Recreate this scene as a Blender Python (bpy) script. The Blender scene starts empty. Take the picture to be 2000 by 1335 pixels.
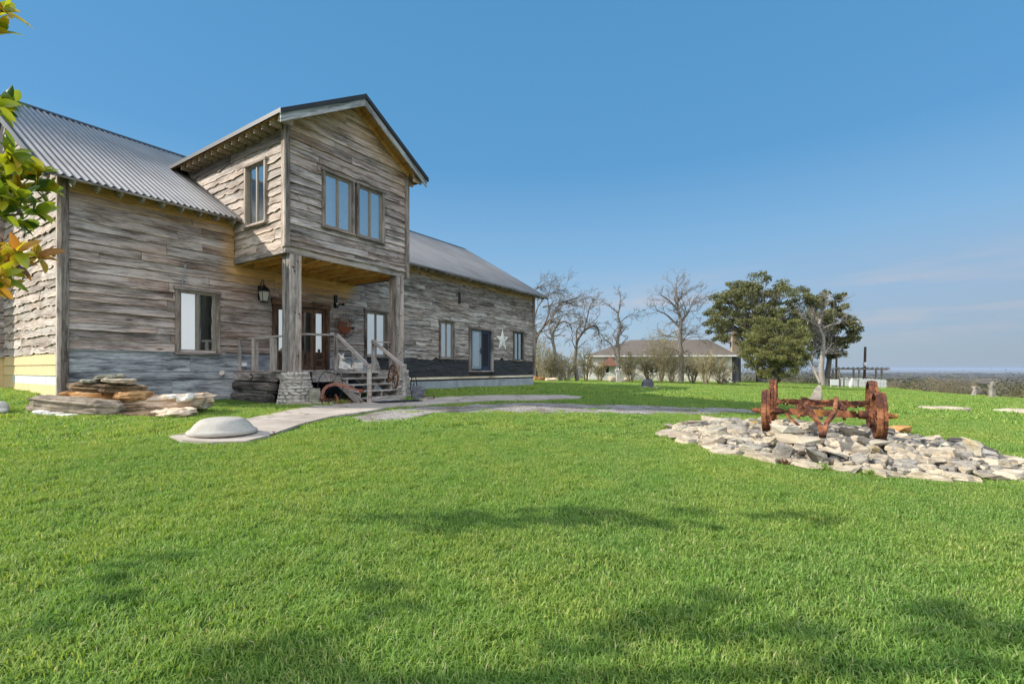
import bpy, bmesh, math, random
import numpy as np
from mathutils import Vector, Matrix, noise as mnoise
R = math.radians
C = bpy.context.scene.collection
EYE = 1.35                       # camera height over the lawn under it
F, CX, CY = 938.0, 1000.0, 720.0  # focal length and principal point measured on the 2000 px wide photograph

# ------------------------------------------------------------------ camera
cam = bpy.data.cameras.new('camera'); cam_o = bpy.data.objects.new('camera', cam); C.objects.link(cam_o)
cam_o.location = (0, 0, EYE); cam_o.rotation_euler = (R(90), 0, 0)
cam.lens = 36 * F / 2000; cam.sensor_width = 36; cam.shift_y = 52.5 / 2000
cam.clip_start = .05; cam.clip_end = 90000
bpy.context.scene.camera = cam_o
# ------------------------------------------------------------------ light
SUN_EL = 31.0
SUN_AZ = math.atan2(-.993, -.12)      # compass angle from +Y towards +X
sc = bpy.context.scene
w = bpy.data.worlds.new('World'); sc.world = w; w.use_nodes = True
nt = w.node_tree; nt.nodes.clear()
def wn(t, **k):
    n = nt.nodes.new(t)
    for a, b in k.items(): setattr(n, a, b)
    return n
sky = wn('ShaderNodeTexSky', sky_type='NISHITA', sun_disc=False, sun_elevation=R(SUN_EL), sun_rotation=SUN_AZ, altitude=0, air_density=1.0, dust_density=0.45, ozone_density=3.2)
bg = wn('ShaderNodeBackground'); bg.inputs[1].default_value = .15
wo = wn('ShaderNodeOutputWorld')
tc = wn('ShaderNodeTexCoord'); mp = wn('ShaderNodeMapping'); mp.inputs['Scale'].default_value = (2.2, 2.2, 17)
nz = wn('ShaderNodeTexNoise'); nz.inputs['Scale'].default_value = 1.5; nz.inputs['Detail'].default_value = 7; nz.inputs['Roughness'].default_value = .55
mp.inputs['Location'].default_value = (1.3, .4, .35)
cr = wn('ShaderNodeValToRGB'); cr.color_ramp.elements[0].position = .47; cr.color_ramp.elements[1].position = .78
sx = wn('ShaderNodeSeparateXYZ')
band = wn('ShaderNodeValToRGB')   # clouds only low over the horizon
e = band.color_ramp.elements; e[0].position = .01; e[0].color = (0,0,0,1); e[1].position = .075; e[1].color = (1,1,1,1)
for p, c in ((.13, 1.0), (.2, 0.0)):
    q = band.color_ramp.elements.new(p); q.color = (c,)*3 + (1,)
mul = wn('ShaderNodeMath', operation='MULTIPLY'); mul2 = wn('ShaderNodeMath', operation='MULTIPLY'); mul2.inputs[1].default_value = .8
mx = wn('ShaderNodeMixRGB'); mx.inputs[2].default_value = (1.75, 1.65, 1.72, 1)
hs = wn('ShaderNodeHueSaturation'); hs.inputs['Saturation'].default_value = 1.0; hs.inputs['Value'].default_value = 1.0
L = nt.links.new
L(tc.outputs['Generated'], mp.inputs[0]); L(mp.outputs[0], nz.inputs['Vector']); L(nz.outputs[0], cr.inputs[0])
L(tc.outputs['Generated'], sx.inputs[0]); L(sx.outputs[2], band.inputs[0])
L(cr.outputs[0], mul.inputs[0]); L(band.outputs[0], mul.inputs[1]); L(mul.outputs[0], mul2.inputs[0]); L(mul2.outputs[0], mx.inputs[0])
# clear-day colours by height over the horizon, blended with the physical sky
gr = wn('ShaderNodeValToRGB'); EXP = .3215
e = gr.color_ramp.elements; stops = [(0, (.37,.46,.57)), (.05, (.36,.47,.60)), (.13, (.31,.475,.66)), (.24, (.21,.42,.66)), (.38, (.105,.32,.60)), (.6, (.085,.29,.55)), (1, (.07,.24,.5))]
while len(e) > 1: e.remove(e[-1])
e[0].position = 0; e[0].color = tuple(c for c in stops[0][1])+(1,)
for p, c in stops[1:]: q = e.new(p); q.color = c+(1,)
gs = wn('ShaderNodeMixRGB', blend_type='MULTIPLY'); gs.inputs[0].default_value = 1; gs.inputs[2].default_value = (1/EXP,)*3+(1,)
sb = wn('ShaderNodeMixRGB'); sb.inputs[0].default_value = .88
tn = wn('ShaderNodeMixRGB', blend_type='MULTIPLY'); tn.inputs[0].default_value = 1; tn.inputs[2].default_value = (.40, .50, .52, 1)
azr = wn('ShaderNodeValToRGB'); azr.color_ramp.elements[0].position = .25; azr.color_ramp.elements[1].position = .72
lowr = wn('ShaderNodeValToRGB'); lowr.color_ramp.elements[0].position = .04; lowr.color_ramp.elements[0].color = (1, 1, 1, 1); lowr.color_ramp.elements[1].position = .26; lowr.color_ramp.elements[1].color = (0, 0, 0, 1)
am_ = wn('ShaderNodeMath', operation='MULTIPLY'); ax_ = wn('ShaderNodeMixRGB'); ax_.inputs[2].default_value = (.27, .33, .45, 1)
L(sx.outputs[0], azr.inputs[0]); L(sx.outputs[2], lowr.inputs[0]); L(azr.outputs[0], am_.inputs[0]); L(lowr.outputs[0], am_.inputs[1]); L(am_.outputs[0], ax_.inputs[0])
L(sx.outputs[2], gr.inputs[0]); L(gr.outputs[0], ax_.inputs[1]); L(ax_.outputs[0], gs.inputs[1]); L(sky.outputs[0], tn.inputs[1]); L(tn.outputs[0], sb.inputs[1]); L(gs.outputs[0], sb.inputs[2]); L(sb.outputs[0], mx.inputs[1])
# unseen bright sky area added behind the camera to fill the shaded front wall
dt = wn('ShaderNodeVectorMath', operation='DOT_PRODUCT'); dt.inputs[1].default_value = (.5, -.85, -.1)
vr = wn('ShaderNodeValToRGB'); vr.color_ramp.elements[0].position = .2; vr.color_ramp.elements[1].position = .68
vn = wn('ShaderNodeTexNoise'); vn.inputs['Scale'].default_value = 3; vn.inputs['Detail'].default_value = 6
vm = wn('ShaderNodeMath', operation='MULTIPLY_ADD'); vm.inputs[1].default_value = .35; vm.inputs[2].default_value = -.17
va = wn('ShaderNodeMath', operation='ADD')
vx = wn('ShaderNodeMixRGB'); vx.inputs[2].default_value = (3.7, 3.75, 3.95, 1)
L(tc.outputs['Generated'], dt.inputs[0]); L(tc.outputs['Generated'], vn.inputs['Vector']); L(vn.outputs[0], vm.inputs[0]); L(dt.outputs['Value'], va.inputs[0]); L(vm.outputs[0], va.inputs[1]); L(va.outputs[0], vr.inputs[0]); va1 = wn('ShaderNodeValToRGB'); va1.color_ramp.elements[0].position = .10; va1.color_ramp.elements[1].position = .26
va2 = wn('ShaderNodeValToRGB'); va2.color_ramp.elements[0].position = .45; va2.color_ramp.elements[1].position = .85
vp = wn('ShaderNodeMath', operation='MULTIPLY'); vq = wn('ShaderNodeMath', operation='MULTIPLY_ADD'); vq.inputs[1].default_value = -.8; vq.inputs[2].default_value = 1; vs_ = wn('ShaderNodeMath', operation='MULTIPLY')
L(sx.outputs[2], va1.inputs[0]); L(sx.outputs[0], va2.inputs[0]); L(va1.outputs[0], vp.inputs[0]); L(va2.outputs[0], vp.inputs[1]); L(vp.outputs[0], vq.inputs[0]); L(vr.outputs[0], vs_.inputs[0]); L(vq.outputs[0], vs_.inputs[1]); L(vs_.outputs[0], vx.inputs[0])
zr = wn('ShaderNodeValToRGB'); zr.color_ramp.elements[0].position = .80; zr.color_ramp.elements[1].position = .97  # second unseen bright patch added high overhead to light the walls from above
zd = wn('ShaderNodeVectorMath', operation='DOT_PRODUCT'); zd.inputs[1].default_value = (.1, -.5, .86); L(tc.outputs['Generated'], zd.inputs[0])
zx = wn('ShaderNodeMixRGB'); zx.inputs[2].default_value = (8.5, 8.6, 8.9, 1)
L(zd.outputs['Value'], zr.inputs[0]); L(zr.outputs[0], zx.inputs[0]); L(vx.outputs[0], zx.inputs[1])
L(mx.outputs[0], vx.inputs[1]); L(zx.outputs[0], bg.inputs[0]); L(bg.outputs[0], wo.inputs[0])
sun = bpy.data.lights.new('sun', 'SUN'); sun.energy = 2.9; sun.angle = R(.6); sun.color = (1, .93, .82)
so = bpy.data.objects.new('sun', sun); C.objects.link(so)
tosun = Vector((math.sin(SUN_AZ)*math.cos(R(SUN_EL)), math.cos(SUN_AZ)*math.cos(R(SUN_EL)), math.sin(R(SUN_EL))))
so.rotation_euler = tosun.to_track_quat('Z', 'Y').to_euler()
so.location = (0, 0, 60)
sc.view_settings.view_transform = 'Standard'; sc.view_settings.look = 'None'; sc.view_settings.gamma = 1
sc.view_settings.exposure = 1.22
sc.cycles.max_bounces = 8; sc.cycles.transparent_max_bounces = 16

# ------------------------------------------------------------------ helpers
rng = random.Random(7)
U = rng.uniform
def tag(o, label=None, cat=None, group=None, kind=None):
    if label: o['label'] = label
    if cat: o['category'] = cat
    if group: o['group'] = group
    if kind: o['kind'] = kind
    return o
def empty(name, loc, rz=0, label=None, cat=None, group=None):
    o = bpy.data.objects.new(name, None); C.objects.link(o); o.location = loc; o.rotation_euler = (0, 0, rz)
    o.empty_display_size = .2
    return tag(o, label, cat, group)
class MB:
    """collects faces; build() links them as one mesh object. wc = wood/grain coordinates, tone = per-board variation"""
    def __init__(s): s.v = []; s.f = []; s.mi = []; s.wc = []; s.tone = []; s.seam = 0
    def add(s, vs, fs, wc=None, tone=(1, 0, 0), mi=0):
        b = len(s.v); s.v += [tuple(p) for p in vs]
        s.wc += list(wc) if wc is not None else [tuple(p) for p in vs]
        s.tone += [tone]*len(vs) if not isinstance(tone, list) else tone
        for f in fs: s.f.append([b+i for i in f]); s.mi.append(mi)
    def box(s, lo, hi, M=None, tone=None, mi=0, jit=0):
        """axis aligned box (then M); grain runs along the longest side"""
        lo = Vector(lo); hi = Vector(hi)
        vs = [Vector((x, y, z)) for x in (lo.x, hi.x) for y in (lo.y, hi.y) for z in (lo.z, hi.z)]
        d = hi-lo; ax = max(range(3), key=lambda i: abs(d[i])); o1, o2 = [i for i in range(3) if i != ax]
        ro, r2 = U(0, 60), U(0, 60)
        wc = [(p[ax]+ro, p[o1]+p[o2]*1.0+r2, 0) for p in vs]
        if jit: vs = [p+Vector((U(-jit, jit), U(-jit, jit), U(-jit, jit))) for p in vs]
        if M is not None: vs = [M @ p for p in vs]
        if tone is None: tone = (U(.8, 1.15), U(0, 1), 0)
        s.add(vs, [(0,1,3,2),(4,6,7,5),(0,4,5,1),(2,3,7,6),(0,2,6,4),(1,5,7,3)], wc, tone, mi)
    def beam(s, a, b, w_, h_, tone=None, mi=0, up=Vector((0,0,1))):
        a = Vector(a); b = Vector(b); d = b-a; ln = d.length; d.normalize()
        sd = d.cross(up)
        if sd.length < 1e-4: sd = Vector((1,0,0))
        sd.normalize(); u_ = sd.cross(d)
        M = Matrix.Translation(a) @ Matrix((d, sd, u_)).transposed().to_4x4()
        s.box((0, -w_/2, -h_/2), (ln, w_/2, h_/2), M, tone, mi)
    def tube(s, pts, rad, k=6, tone=(1,0,0), mi=0, cap=True, seed=0):
        pts = [Vector(p) for p in pts]; n = len(pts)
        if not isinstance(rad, (list, tuple)): rad = [rad]*n
        vs = []; wc = []; ref = Vector((.31, .17, .93)); acc = U(0, 50)
        for i in range(n):
            t = (pts[min(i+1, n-1)]-pts[max(i-1, 0)]).normalized()
            x = t.cross(ref)
            if x.length < .05: x = t.cross(Vector((1, 0, 0)))
            x.normalize(); y = t.cross(x); ref = ref*.0 + y.cross(x)*0 + ref
            if i: acc += (pts[i]-pts[i-1]).length
            for j in range(k):
                an = 2*math.pi*j/k
                vs.append(pts[i]+(x*math.cos(an)+y*math.sin(an))*rad[i]); wc.append((acc, j/k*max(rad[0]*6.28, .02), 0))
        fs = [(i*k+j, i*k+(j+1) % k, (i+1)*k+(j+1) % k, (i+1)*k+j) for i in range(n-1) for j in range(k)]
        if cap: fs += [tuple(range(k))[::-1], tuple((n-1)*k+j for j in range(k))]
        s.add(vs, fs, wc, tone, mi)
    def lathe(s, prof, c, k=24, axis='z', tone=(1,0,0), mi=0, M=None):
        """prof: list of (radius, height)"""
        vs = []
        for r_, h in prof:
            for j in range(k):
                an = 2*math.pi*j/k
                p = Vector((r_*math.cos(an), r_*math.sin(an), h))
                vs.append(p)
        M = M if M is not None else Matrix.Identity(4)
        vs = [(M @ p)+Vector(c) for p in vs]; n = len(prof)
        fs = [(i*k+j, i*k+(j+1) % k, (i+1)*k+(j+1) % k, (i+1)*k+j) for i in range(n-1) for j in range(k)]
        fs += [tuple(range(k))[::-1], tuple((n-1)*k+j for j in range(k))]
        s.add(vs, fs, None, tone, mi)
    def prism(s, poly, z0, z1, M=None, tone=(1,0,0), mi=0):
        n = len(poly); vs = [Vector((x, y, z0)) for x, y in poly]+[Vector((x, y, z1)) for x, y in poly]
        if M is not None: vs = [M @ p for p in vs]
        s.add(vs, [tuple(range(n))[::-1], tuple(range(n, 2*n))]+[(i, (i+1) % n, n+(i+1) % n, n+i) for i in range(n)], None, tone, mi)
    def build(s, name, mats, parent=None, off=None, smooth=False, loc=None):
        me = bpy.data.meshes.new(name)
        co = np.array([tuple(p) for p in s.v], dtype=float)
        if off is not None: co = co+np.array(off)
        if loc is not None: co = co-np.array(loc)
        me.from_pydata(co.tolist(), [], s.f)
        a = me.attributes.new('wc', 'FLOAT_VECTOR', 'POINT'); a.data.foreach_set('vector', np.array(s.wc, dtype=float).ravel())
        a = me.attributes.new('tone', 'FLOAT_VECTOR', 'POINT'); a.data.foreach_set('vector', np.array(s.tone, dtype=float).ravel())
        if not isinstance(mats, (list, tuple)): mats = [mats]
        for m in mats: me.materials.append(m)
        if len(mats) > 1: me.polygons.foreach_set('material_index', s.mi)
        if smooth: me.polygons.foreach_set('use_smooth', [True]*len(s.f))
        me.update()
        o = bpy.data.objects.new(name, me); C.objects.link(o)
        if parent is not None: o.parent = parent
        if loc is not None: o.location = loc
        return o
def recentre(o):
    """a placed top-level mesh gets its origin at its base centre"""
    me = o.data; co = np.zeros(len(me.vertices)*3); me.vertices.foreach_get('co', co); co = co.reshape(-1, 3)
    c = np.array([(co[:, 0].min()+co[:, 0].max())/2, (co[:, 1].min()+co[:, 1].max())/2, co[:, 2].min()])
    me.vertices.foreach_set('co', (co-c).ravel()); o.location = c
    return o

# ------------------------------------------------------------------ materials
class NT:
    def __init__(s, name):
        s.m = bpy.data.materials.new(name); s.m.use_nodes = True; s.t = s.m.node_tree; s.t.nodes.clear()
        s.out = s.n('ShaderNodeOutputMaterial')
    def n(s, t, ins=None, **k):
        nd = s.t.nodes.new(t)
        for a, b in k.items(): setattr(nd, a, b)
        if ins:
            for a, b in ins.items():
                if isinstance(b, bpy.types.NodeSocket): s.t.links.new(b, nd.inputs[a])
                else: nd.inputs[a].default_value = b
        return nd
    def attr(s, name): return s.n('ShaderNodeAttribute', attribute_name=name)
    def noise(s, vec, scale=5, detail=6, rough=.6, dist=0, sc=None):
        if sc is not None: vec = s.n('ShaderNodeMapping', {'Vector': vec, 'Scale': sc}).outputs[0]
        return s.n('ShaderNodeTexNoise', {'Vector': vec, 'Scale': scale, 'Detail': detail, 'Roughness': rough, 'Distortion': dist}).outputs[0]
    def ramp(s, fac, stops):
        r = s.n('ShaderNodeValToRGB', {'Fac': fac}); el = r.color_ramp.elements
        while len(el) > 1: el.remove(el[-1])
        el[0].position = stops[0][0]; c = stops[0][1]; el[0].color = (c if len(c) == 4 else tuple(c)+(1,))
        for p, c in stops[1:]:
            q = el.new(p); q.color = tuple(c)+(1,) if len(c) == 3 else c
        return r.outputs[0]
    def mix(s, fac, a, b, mode='MIX'):
        m = s.n('ShaderNodeMixRGB', {'Fac': fac}, blend_type=mode)
        for i, x in ((1, a), (2, b)):
            if isinstance(x, bpy.types.NodeSocket): s.t.links.new(x, m.inputs[i])
            else: m.inputs[i].default_value = tuple(x)+(1,) if len(x) == 3 else x
        return m.outputs[0]
    def math(s, op, a, b=0, clamp=False):
        m = s.n('ShaderNodeMath', {0: a, 1: b}, operation=op); m.use_clamp = clamp
        return m.outputs[0]
    def bump(s, h, strength=.3, dist=.01): return s.n('ShaderNodeBump', {'Height': h, 'Strength': strength, 'Distance': dist}).outputs[0]
    def bsdf(s, col, rough=.8, metal=0, normal=None, spec=.3, **kw):
        ins = {'Base Color': col if isinstance(col, bpy.types.NodeSocket) else tuple(col)+(1,), 'Roughness': rough, 'Metallic': metal, 'Specular IOR Level': spec}
        if normal is not None: ins['Normal'] = normal
        ins.update(kw)
        b = s.n('ShaderNodeBsdfPrincipled', ins)
        s.t.links.new(b.outputs[0], s.out.inputs[0]); return s.m
    def obj(s): return s.n('ShaderNodeTexCoord').outputs['Object']
G3 = lambda v: (v, v, v)
def wood(name, dark, mid, light, warm, warmth=.5, fresh=(.62, .36, .11), knots=True, streak=1.0):
    t = NT(name); wc = t.attr('wc').outputs['Vector']; tone = t.attr('tone').outputs['Vector']
    sx = t.n('ShaderNodeSeparateXYZ', {0: tone})
    grain = t.noise(wc, 1, 8, .65, .9, (1.1, 17, 17))
    fine = t.noise(wc, 1, 6, .75, .3, (3.5, 60, 60))
    patch = t.noise(wc, 1, 4, .6, .5, (.75, 3.2, 3.2))
    f = t.math('ADD', t.math('MULTIPLY', grain, .55), t.math('MULTIPLY', patch, .6))
    f = t.math('ADD', f, t.math('MULTIPLY', t.math('SUBTRACT', fine, .5), .6))
    col = t.ramp(f, [(.41, dark), (.53, mid), (.66, light)])
    stn = t.ramp(t.noise(wc, 1, 7, .72, .6, (1.6, 6.5, 6.5)), [(.34, G3(.30)), (.43, G3(.8)), (.5, G3(1))])
    col = t.mix(.85, col, stn, 'MULTIPLY')
    wf = t.math('MULTIPLY', t.ramp(t.noise(wc, 1, 4, .6, 0, (.5, 1.6, 1.6)), [(.4, G3(0)), (.68, G3(1))]), warmth)
    wf = t.math('ADD', wf, t.math('MULTIPLY', t.math('SUBTRACT', sx.outputs[1], .5), .5*warmth), True)
    wcol = t.mix(.999, t.ramp(f, [(.36, tuple(x*.35 for x in warm)), (.55, warm), (.72, tuple(min(1, x*1.9) for x in warm))]), G3(1), 'MULTIPLY')
    col = t.mix(wf, col, wcol)
    if knots:
        vo = t.n('ShaderNodeTexVoronoi', {'Vector': t.n('ShaderNodeMapping', {'Vector': wc, 'Scale': (1.15, 3.4, 3.4)}).outputs[0], 'Scale': 1.0})
        kn = t.ramp(vo.outputs['Distance'], [(.05, G3(.25)), (.11, G3(.8)), (.15, G3(1))])
        sel = t.n('ShaderNodeSeparateXYZ', {0: vo.outputs['Color']}).outputs[0]
        col = t.mix(t.math('GREATER_THAN', sel, .6), col, t.mix(1, col, kn, 'MULTIPLY'))
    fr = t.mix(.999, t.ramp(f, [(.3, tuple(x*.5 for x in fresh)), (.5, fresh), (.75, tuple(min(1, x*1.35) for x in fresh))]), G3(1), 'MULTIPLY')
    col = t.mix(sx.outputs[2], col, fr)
    col = t.mix(1, col, t.n('ShaderNodeCombineXYZ', {0: sx.outputs[0], 1: sx.outputs[0], 2: sx.outputs[0]}).outputs[0], 'MULTIPLY')
    h = t.math('ADD', grain, t.math('MULTIPLY', fine, .6))
    return t.bsdf(col, .85, normal=t.bump(h, 1.0, .02), spec=.2)
M = {}
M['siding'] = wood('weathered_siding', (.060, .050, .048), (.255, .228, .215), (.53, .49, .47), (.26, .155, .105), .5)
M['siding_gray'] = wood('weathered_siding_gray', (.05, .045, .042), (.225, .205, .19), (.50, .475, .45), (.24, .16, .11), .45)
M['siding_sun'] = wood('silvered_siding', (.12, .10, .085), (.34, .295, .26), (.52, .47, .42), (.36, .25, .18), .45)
M['base_board'] = wood('blue_gray_board', (.07, .075, .085), (.25, .27, .30), (.52, .55, .58), (.22, .19, .17), .1)
M['trim_wood'] = wood('trim_board', (.05, .042, .038), (.21, .185, .17), (.42, .38, .35), (.22, .13, .08), .4)
M['post_wood'] = wood('post_board', (.085, .075, .068), (.255, .232, .215), (.44, .41, .385), (.29, .20, .145), .4)
M['raw_wood'] = wood('raw_joist', (.42, .18, .05), (.82, .42, .12), (.92, .58, .24), (.74, .32, .08), .5)
M['door_wood'] = wood('stained_door', (.03, .017, .011), (.085, .05, .032), (.2, .13, .09), (.1, .05, .025), .4)
M['log'] = wood('old_log', (.022, .020, .02), (.085, .078, .075), (.27, .25, .24), (.09, .06, .045), .3)
M['cream_wood'] = wood('new_pine', (.5, .42, .3), (.66, .57, .42), (.75, .68, .52), (.6, .48, .3), .3)
def simple(name, c, rough=.7, metal=0, var=.25, scale=6, bump=.15, spec=.3, sc=None):
    t = NT(name); o = t.obj()
    n_ = t.noise(o, scale, 6, .6, 0, sc)
    col = t.mix(1, t.ramp(n_, [(.3, tuple(x*(1-var) for x in c)), (.7, tuple(min(1, x*(1+var)) for x in c))]), G3(1), 'MULTIPLY')
    return t.bsdf(col, rough, metal, t.bump(t.noise(o, scale*6, 4, .6), bump, .01), spec)
# corrugated galvalume: slightly dirty metal
t = NT('roof_metal'); o_ = t.obj()
col = t.ramp(t.noise(o_, 1, 6, .6, .3, (.8, .5, .5)), [(.3, (.24, .225, .21)), (.7, (.34, .325, .31))])
M['roof'] = t.bsdf(col, t.ramp(t.noise(o_, 3, 4), [(.3, G3(.32)), (.7, G3(.42))]), .8, t.bump(t.noise(o_, 9, 3), .05, .01), .5)
M['dark_metal'] = simple('dark_trim_metal', (.028, .031, .036), .5, .0, .2, 4, .05)
M['black_metal'] = simple('black_painted_metal', (.015, .016, .02), .4, .3, .2, 10, .1)
M['taupe'] = simple('taupe_sash_paint', (.23, .205, .175), .5, 0, .12, 9, .05)
M['blue_paint'] = simple('navy_door_paint', (.018, .035, .075), .4, 0, .2, 5, .05)
M['bluegray'] = simple('bluegray_paint', (.22, .27, .32), .5, 0, .15, 8, .05)
M['yellow'] = simple('yellow_lap_siding', (.64, .50, .26), .6, 0, .07, 3, .1)
M['white'] = simple('white_paint', (.75, .75, .73), .6, 0, .08, 8, .1)
M['oldwhite'] = simple('flaking_white', (.72, .71, .66), .7, 0, .25, 12, .3)
M['curtain'] = simple('curtain_cloth', (.62, .62, .60), .9, 0, .06, 3, .1)
M['dark_room'] = simple('dark_room', (.02, .02, .022), .9, 0, .2, 3, 0)
M['insul'] = simple('torn_house_wrap', (.62, .68, .70), .6, 0, .12, 5, .4)
M['mat'] = simple('rubber_mat', (.018, .021, .03), .8, 0, .3, 40, .4)
M['black_cloth'] = None
def concrete(name, a, b, scale=2.5, crack=False):
    t = NT(name); o = t.obj()
    n1 = t.noise(o, scale, 8, .65); n2 = t.noise(o, scale*14, 4, .7)
    col = t.ramp(n1, [(.3, a), (.7, b)])
    col = t.mix(.35, col, t.ramp(n2, [(.3, G3(.55)), (.7, G3(1.2))]), 'MULTIPLY')
    h = n2
    if crack:
        dv = t.n('ShaderNodeVectorMath', {0: o, 1: t.n('ShaderNodeVectorMath', {0: t.n('ShaderNodeTexNoise', {'Vector': o, 'Scale': 3.0}).outputs['Color'], 1: (.35, .35, .35)}, operation='MULTIPLY').outputs[0]}).outputs[0]
        vo = t.n('ShaderNodeTexVoronoi', {'Vector': dv, 'Scale': .8}, feature='DISTANCE_TO_EDGE').outputs['Distance']
        ck = t.ramp(vo, [(.004, G3(.25)), (.014, G3(1))]); col = t.mix(1, col, ck, 'MULTIPLY')
    return t.bsdf(col, .9, 0, t.bump(h, .35, .01), .2)
M['concrete'] = concrete('smooth_concrete', (.34, .315, .28), (.52, .49, .44))
M['walk'] = concrete('walkway_concrete', (.33, .28, .235), (.52, .455, .39), 1.2, True)
M['found'] = concrete('foundation_block', (.22, .25, .27), (.40, .44, .46), 1.8)
t = NT('black_felt'); o_ = t.obj()
fold = t.noise(o_, 1, 4, .55, 1.2, (1.2, 5, 5))
col = t.ramp(t.noise(o_, 3, 5, .6, 0, (.5, 2, 3)), [(.3, (.016, .017, .021)), (.62, (.045, .045, .052)), (.78, (.085, .07, .06))])
M['felt'] = t.bsdf(col, .6, 0, t.bump(fold, 1, .06), .35)
# glass: coated window glass mirrors the sky, rest is see-through
def glassmat(name, gl=.56, tint=(.74, .79, .78)):
    t = NT(name); o = t.obj()
    nrm = t.bump(t.noise(o, 1.6, 2, .4), .06, .04)
    g = t.n('ShaderNodeBsdfGlossy', {'Color': tint+(1,), 'Roughness': .015, 'Normal': nrm}); tr = t.n('ShaderNodeBsdfTransparent', {'Color': (.62, .68, .68, 1)})
    lw = t.n('ShaderNodeLayerWeight', {'Blend': .45}); f = t.math('ADD', t.math('MULTIPLY', lw.outputs['Fresnel'], .55), gl, True)
    mx_ = t.n('ShaderNodeMixShader', {0: f, 1: tr.outputs[0], 2: g.outputs[0]}); t.t.links.new(mx_.outputs[0], t.out.inputs[0]); return t.m
M['glass'] = glassmat('window_glass')
t = NT('rusted_iron'); o_ = t.obj()
n1 = t.noise(o_, 5, 8, .65, .6); n2 = t.noise(o_, 2.3, 4, .6)
col = t.ramp(n1, [(.32, (.03, .015, .012)), (.45, (.10, .04, .025)), (.56, (.26, .10, .045)), (.68, (.34, .165, .085)), (.76, (.36, .24, .17))])
col = t.mix(t.ramp(n2, [(.6, G3(0)), (.72, G3(.6))]), col, (.36, .19, .03))
M['rust'] = t.bsdf(t.mix(.7, col, t.ramp(t.noise(o_, 26, 6, .75), [(.36, G3(.35)), (.5, G3(1)), (.7, G3(1.3))]), 'MULTIPLY'), .85, .1, t.bump(t.noise(o_, 60, 5), .9, .006), .25)
t = NT('red_rust_sheet'); o_ = t.obj()
M['rust_red'] = t.bsdf(t.ramp(t.noise(o_, 9, 6), [(.3, (.13, .035, .015)), (.7, (.30, .09, .04))]), .8, .1)
def stone(name, cols, scale=3.0, strat=6.0, bump=1.0, lichen=None):
    t = NT(name); o = t.obj(); wc = t.attr('wc').outputs['Vector']
    oi = t.n('ShaderNodeObjectInfo').outputs['Random']
    v = t.n('ShaderNodeVectorMath', {0: o, 1: t.n('ShaderNodeCombineXYZ', {0: t.math('MULTIPLY', oi, 40), 1: t.math('MULTIPLY', oi, 17), 2: 0}).outputs[0]}).outputs[0]
    n1 = t.noise(v, scale, 8, .65, .5); n2 = t.noise(v, scale, 5, .6, .4, (.6, .6, strat))
    f = t.math('ADD', t.math('MULTIPLY', n1, .5), t.math('MULTIPLY', n2, .5))
    n_ = len(cols); col = t.ramp(f, [(.3+.4*i/(n_-1), c) for i, c in enumerate(cols)])
    if lichen: col = t.mix(t.ramp(t.noise(v, scale*.5, 5), [(.58, G3(0)), (.66, G3(.9))]), col, lichen)
    br = t.math('ADD', .78, t.math('MULTIPLY', oi, .4))
    col = t.mix(1, col, t.n('ShaderNodeCombineXYZ', {0: br, 1: br, 2: br}).outputs[0], 'MULTIPLY')
    return t.bsdf(col, .9, 0, t.bump(t.math('ADD', n2, t.math('MULTIPLY', t.noise(v, scale*8, 5), .5)), bump, .03), .2)
M['lime'] = stone('pale_limestone', [(.16, .125, .09), (.50, .42, .31), (.72, .645, .52)])
M['limegray'] = stone('gray_limestone', [(.11, .10, .085), (.29, .265, .23), (.48, .44, .385)])
M['limeyel'] = stone('lichen_limestone', [(.13, .115, .085), (.38, .345, .27), (.58, .54, .46)], lichen=(.40, .26, .045))
M['flag_orange'] = stone('orange_flagstone', [(.16, .07, .03), (.42, .22, .08), (.62, .42, .24)], 2.2, 7)
M['flag_brown'] = stone('brown_flagstone', [(.05, .035, .022), (.19, .13, .075), (.36, .27, .16)], 2.2, 7)
M['flag_tan'] = stone('tan_flagstone', [(.14, .11, .085), (.34, .28, .21), (.5, .42, .32)], 2.0, 7)
M['flag_pink'] = stone('pink_flagstone', [(.34, .2, .11), (.62, .47, .34), (.76, .65, .53)], 2.2, 7)
M['flag_gray'] = stone('gray_flagstone', [(.09, .085, .06), (.22, .21, .16), (.38, .37, .3)], 2.2, 7)
M['white_stone'] = stone('white_stone', [(.5, .47, .42), (.7, .67, .61), (.8, .77, .71)], 3, 3)
M['blue_stone'] = stone('dark_stone', [(.05, .055, .07), (.12, .125, .15), (.24, .24, .26)], 3, 3)
M['mortar'] = concrete('mortar', (.22, .20, .17), (.36, .33, .29), 8)
def bark(name, a, b):
    t = NT(name); wc = t.attr('wc').outputs['Vector']
    n1 = t.noise(wc, 1, 6, .7, .4, (3, 14, 1)); return t.bsdf(t.ramp(n1, [(.35, a), (.65, b)]), .95, 0, t.bump(n1, .8, .03), .15)
M['bark'] = bark('gray_bark', (.09, .08, .07), (.27, .245, .22))
M['bark_pale'] = bark('pale_bark', (.18, .155, .135), (.40, .365, .33))
M['bark_brown'] = bark('brown_bark', (.05, .035, .025), (.14, .10, .07))
M['twig_olive'] = bark('olive_twig', (.18, .15, .085), (.42, .36, .21))
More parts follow.
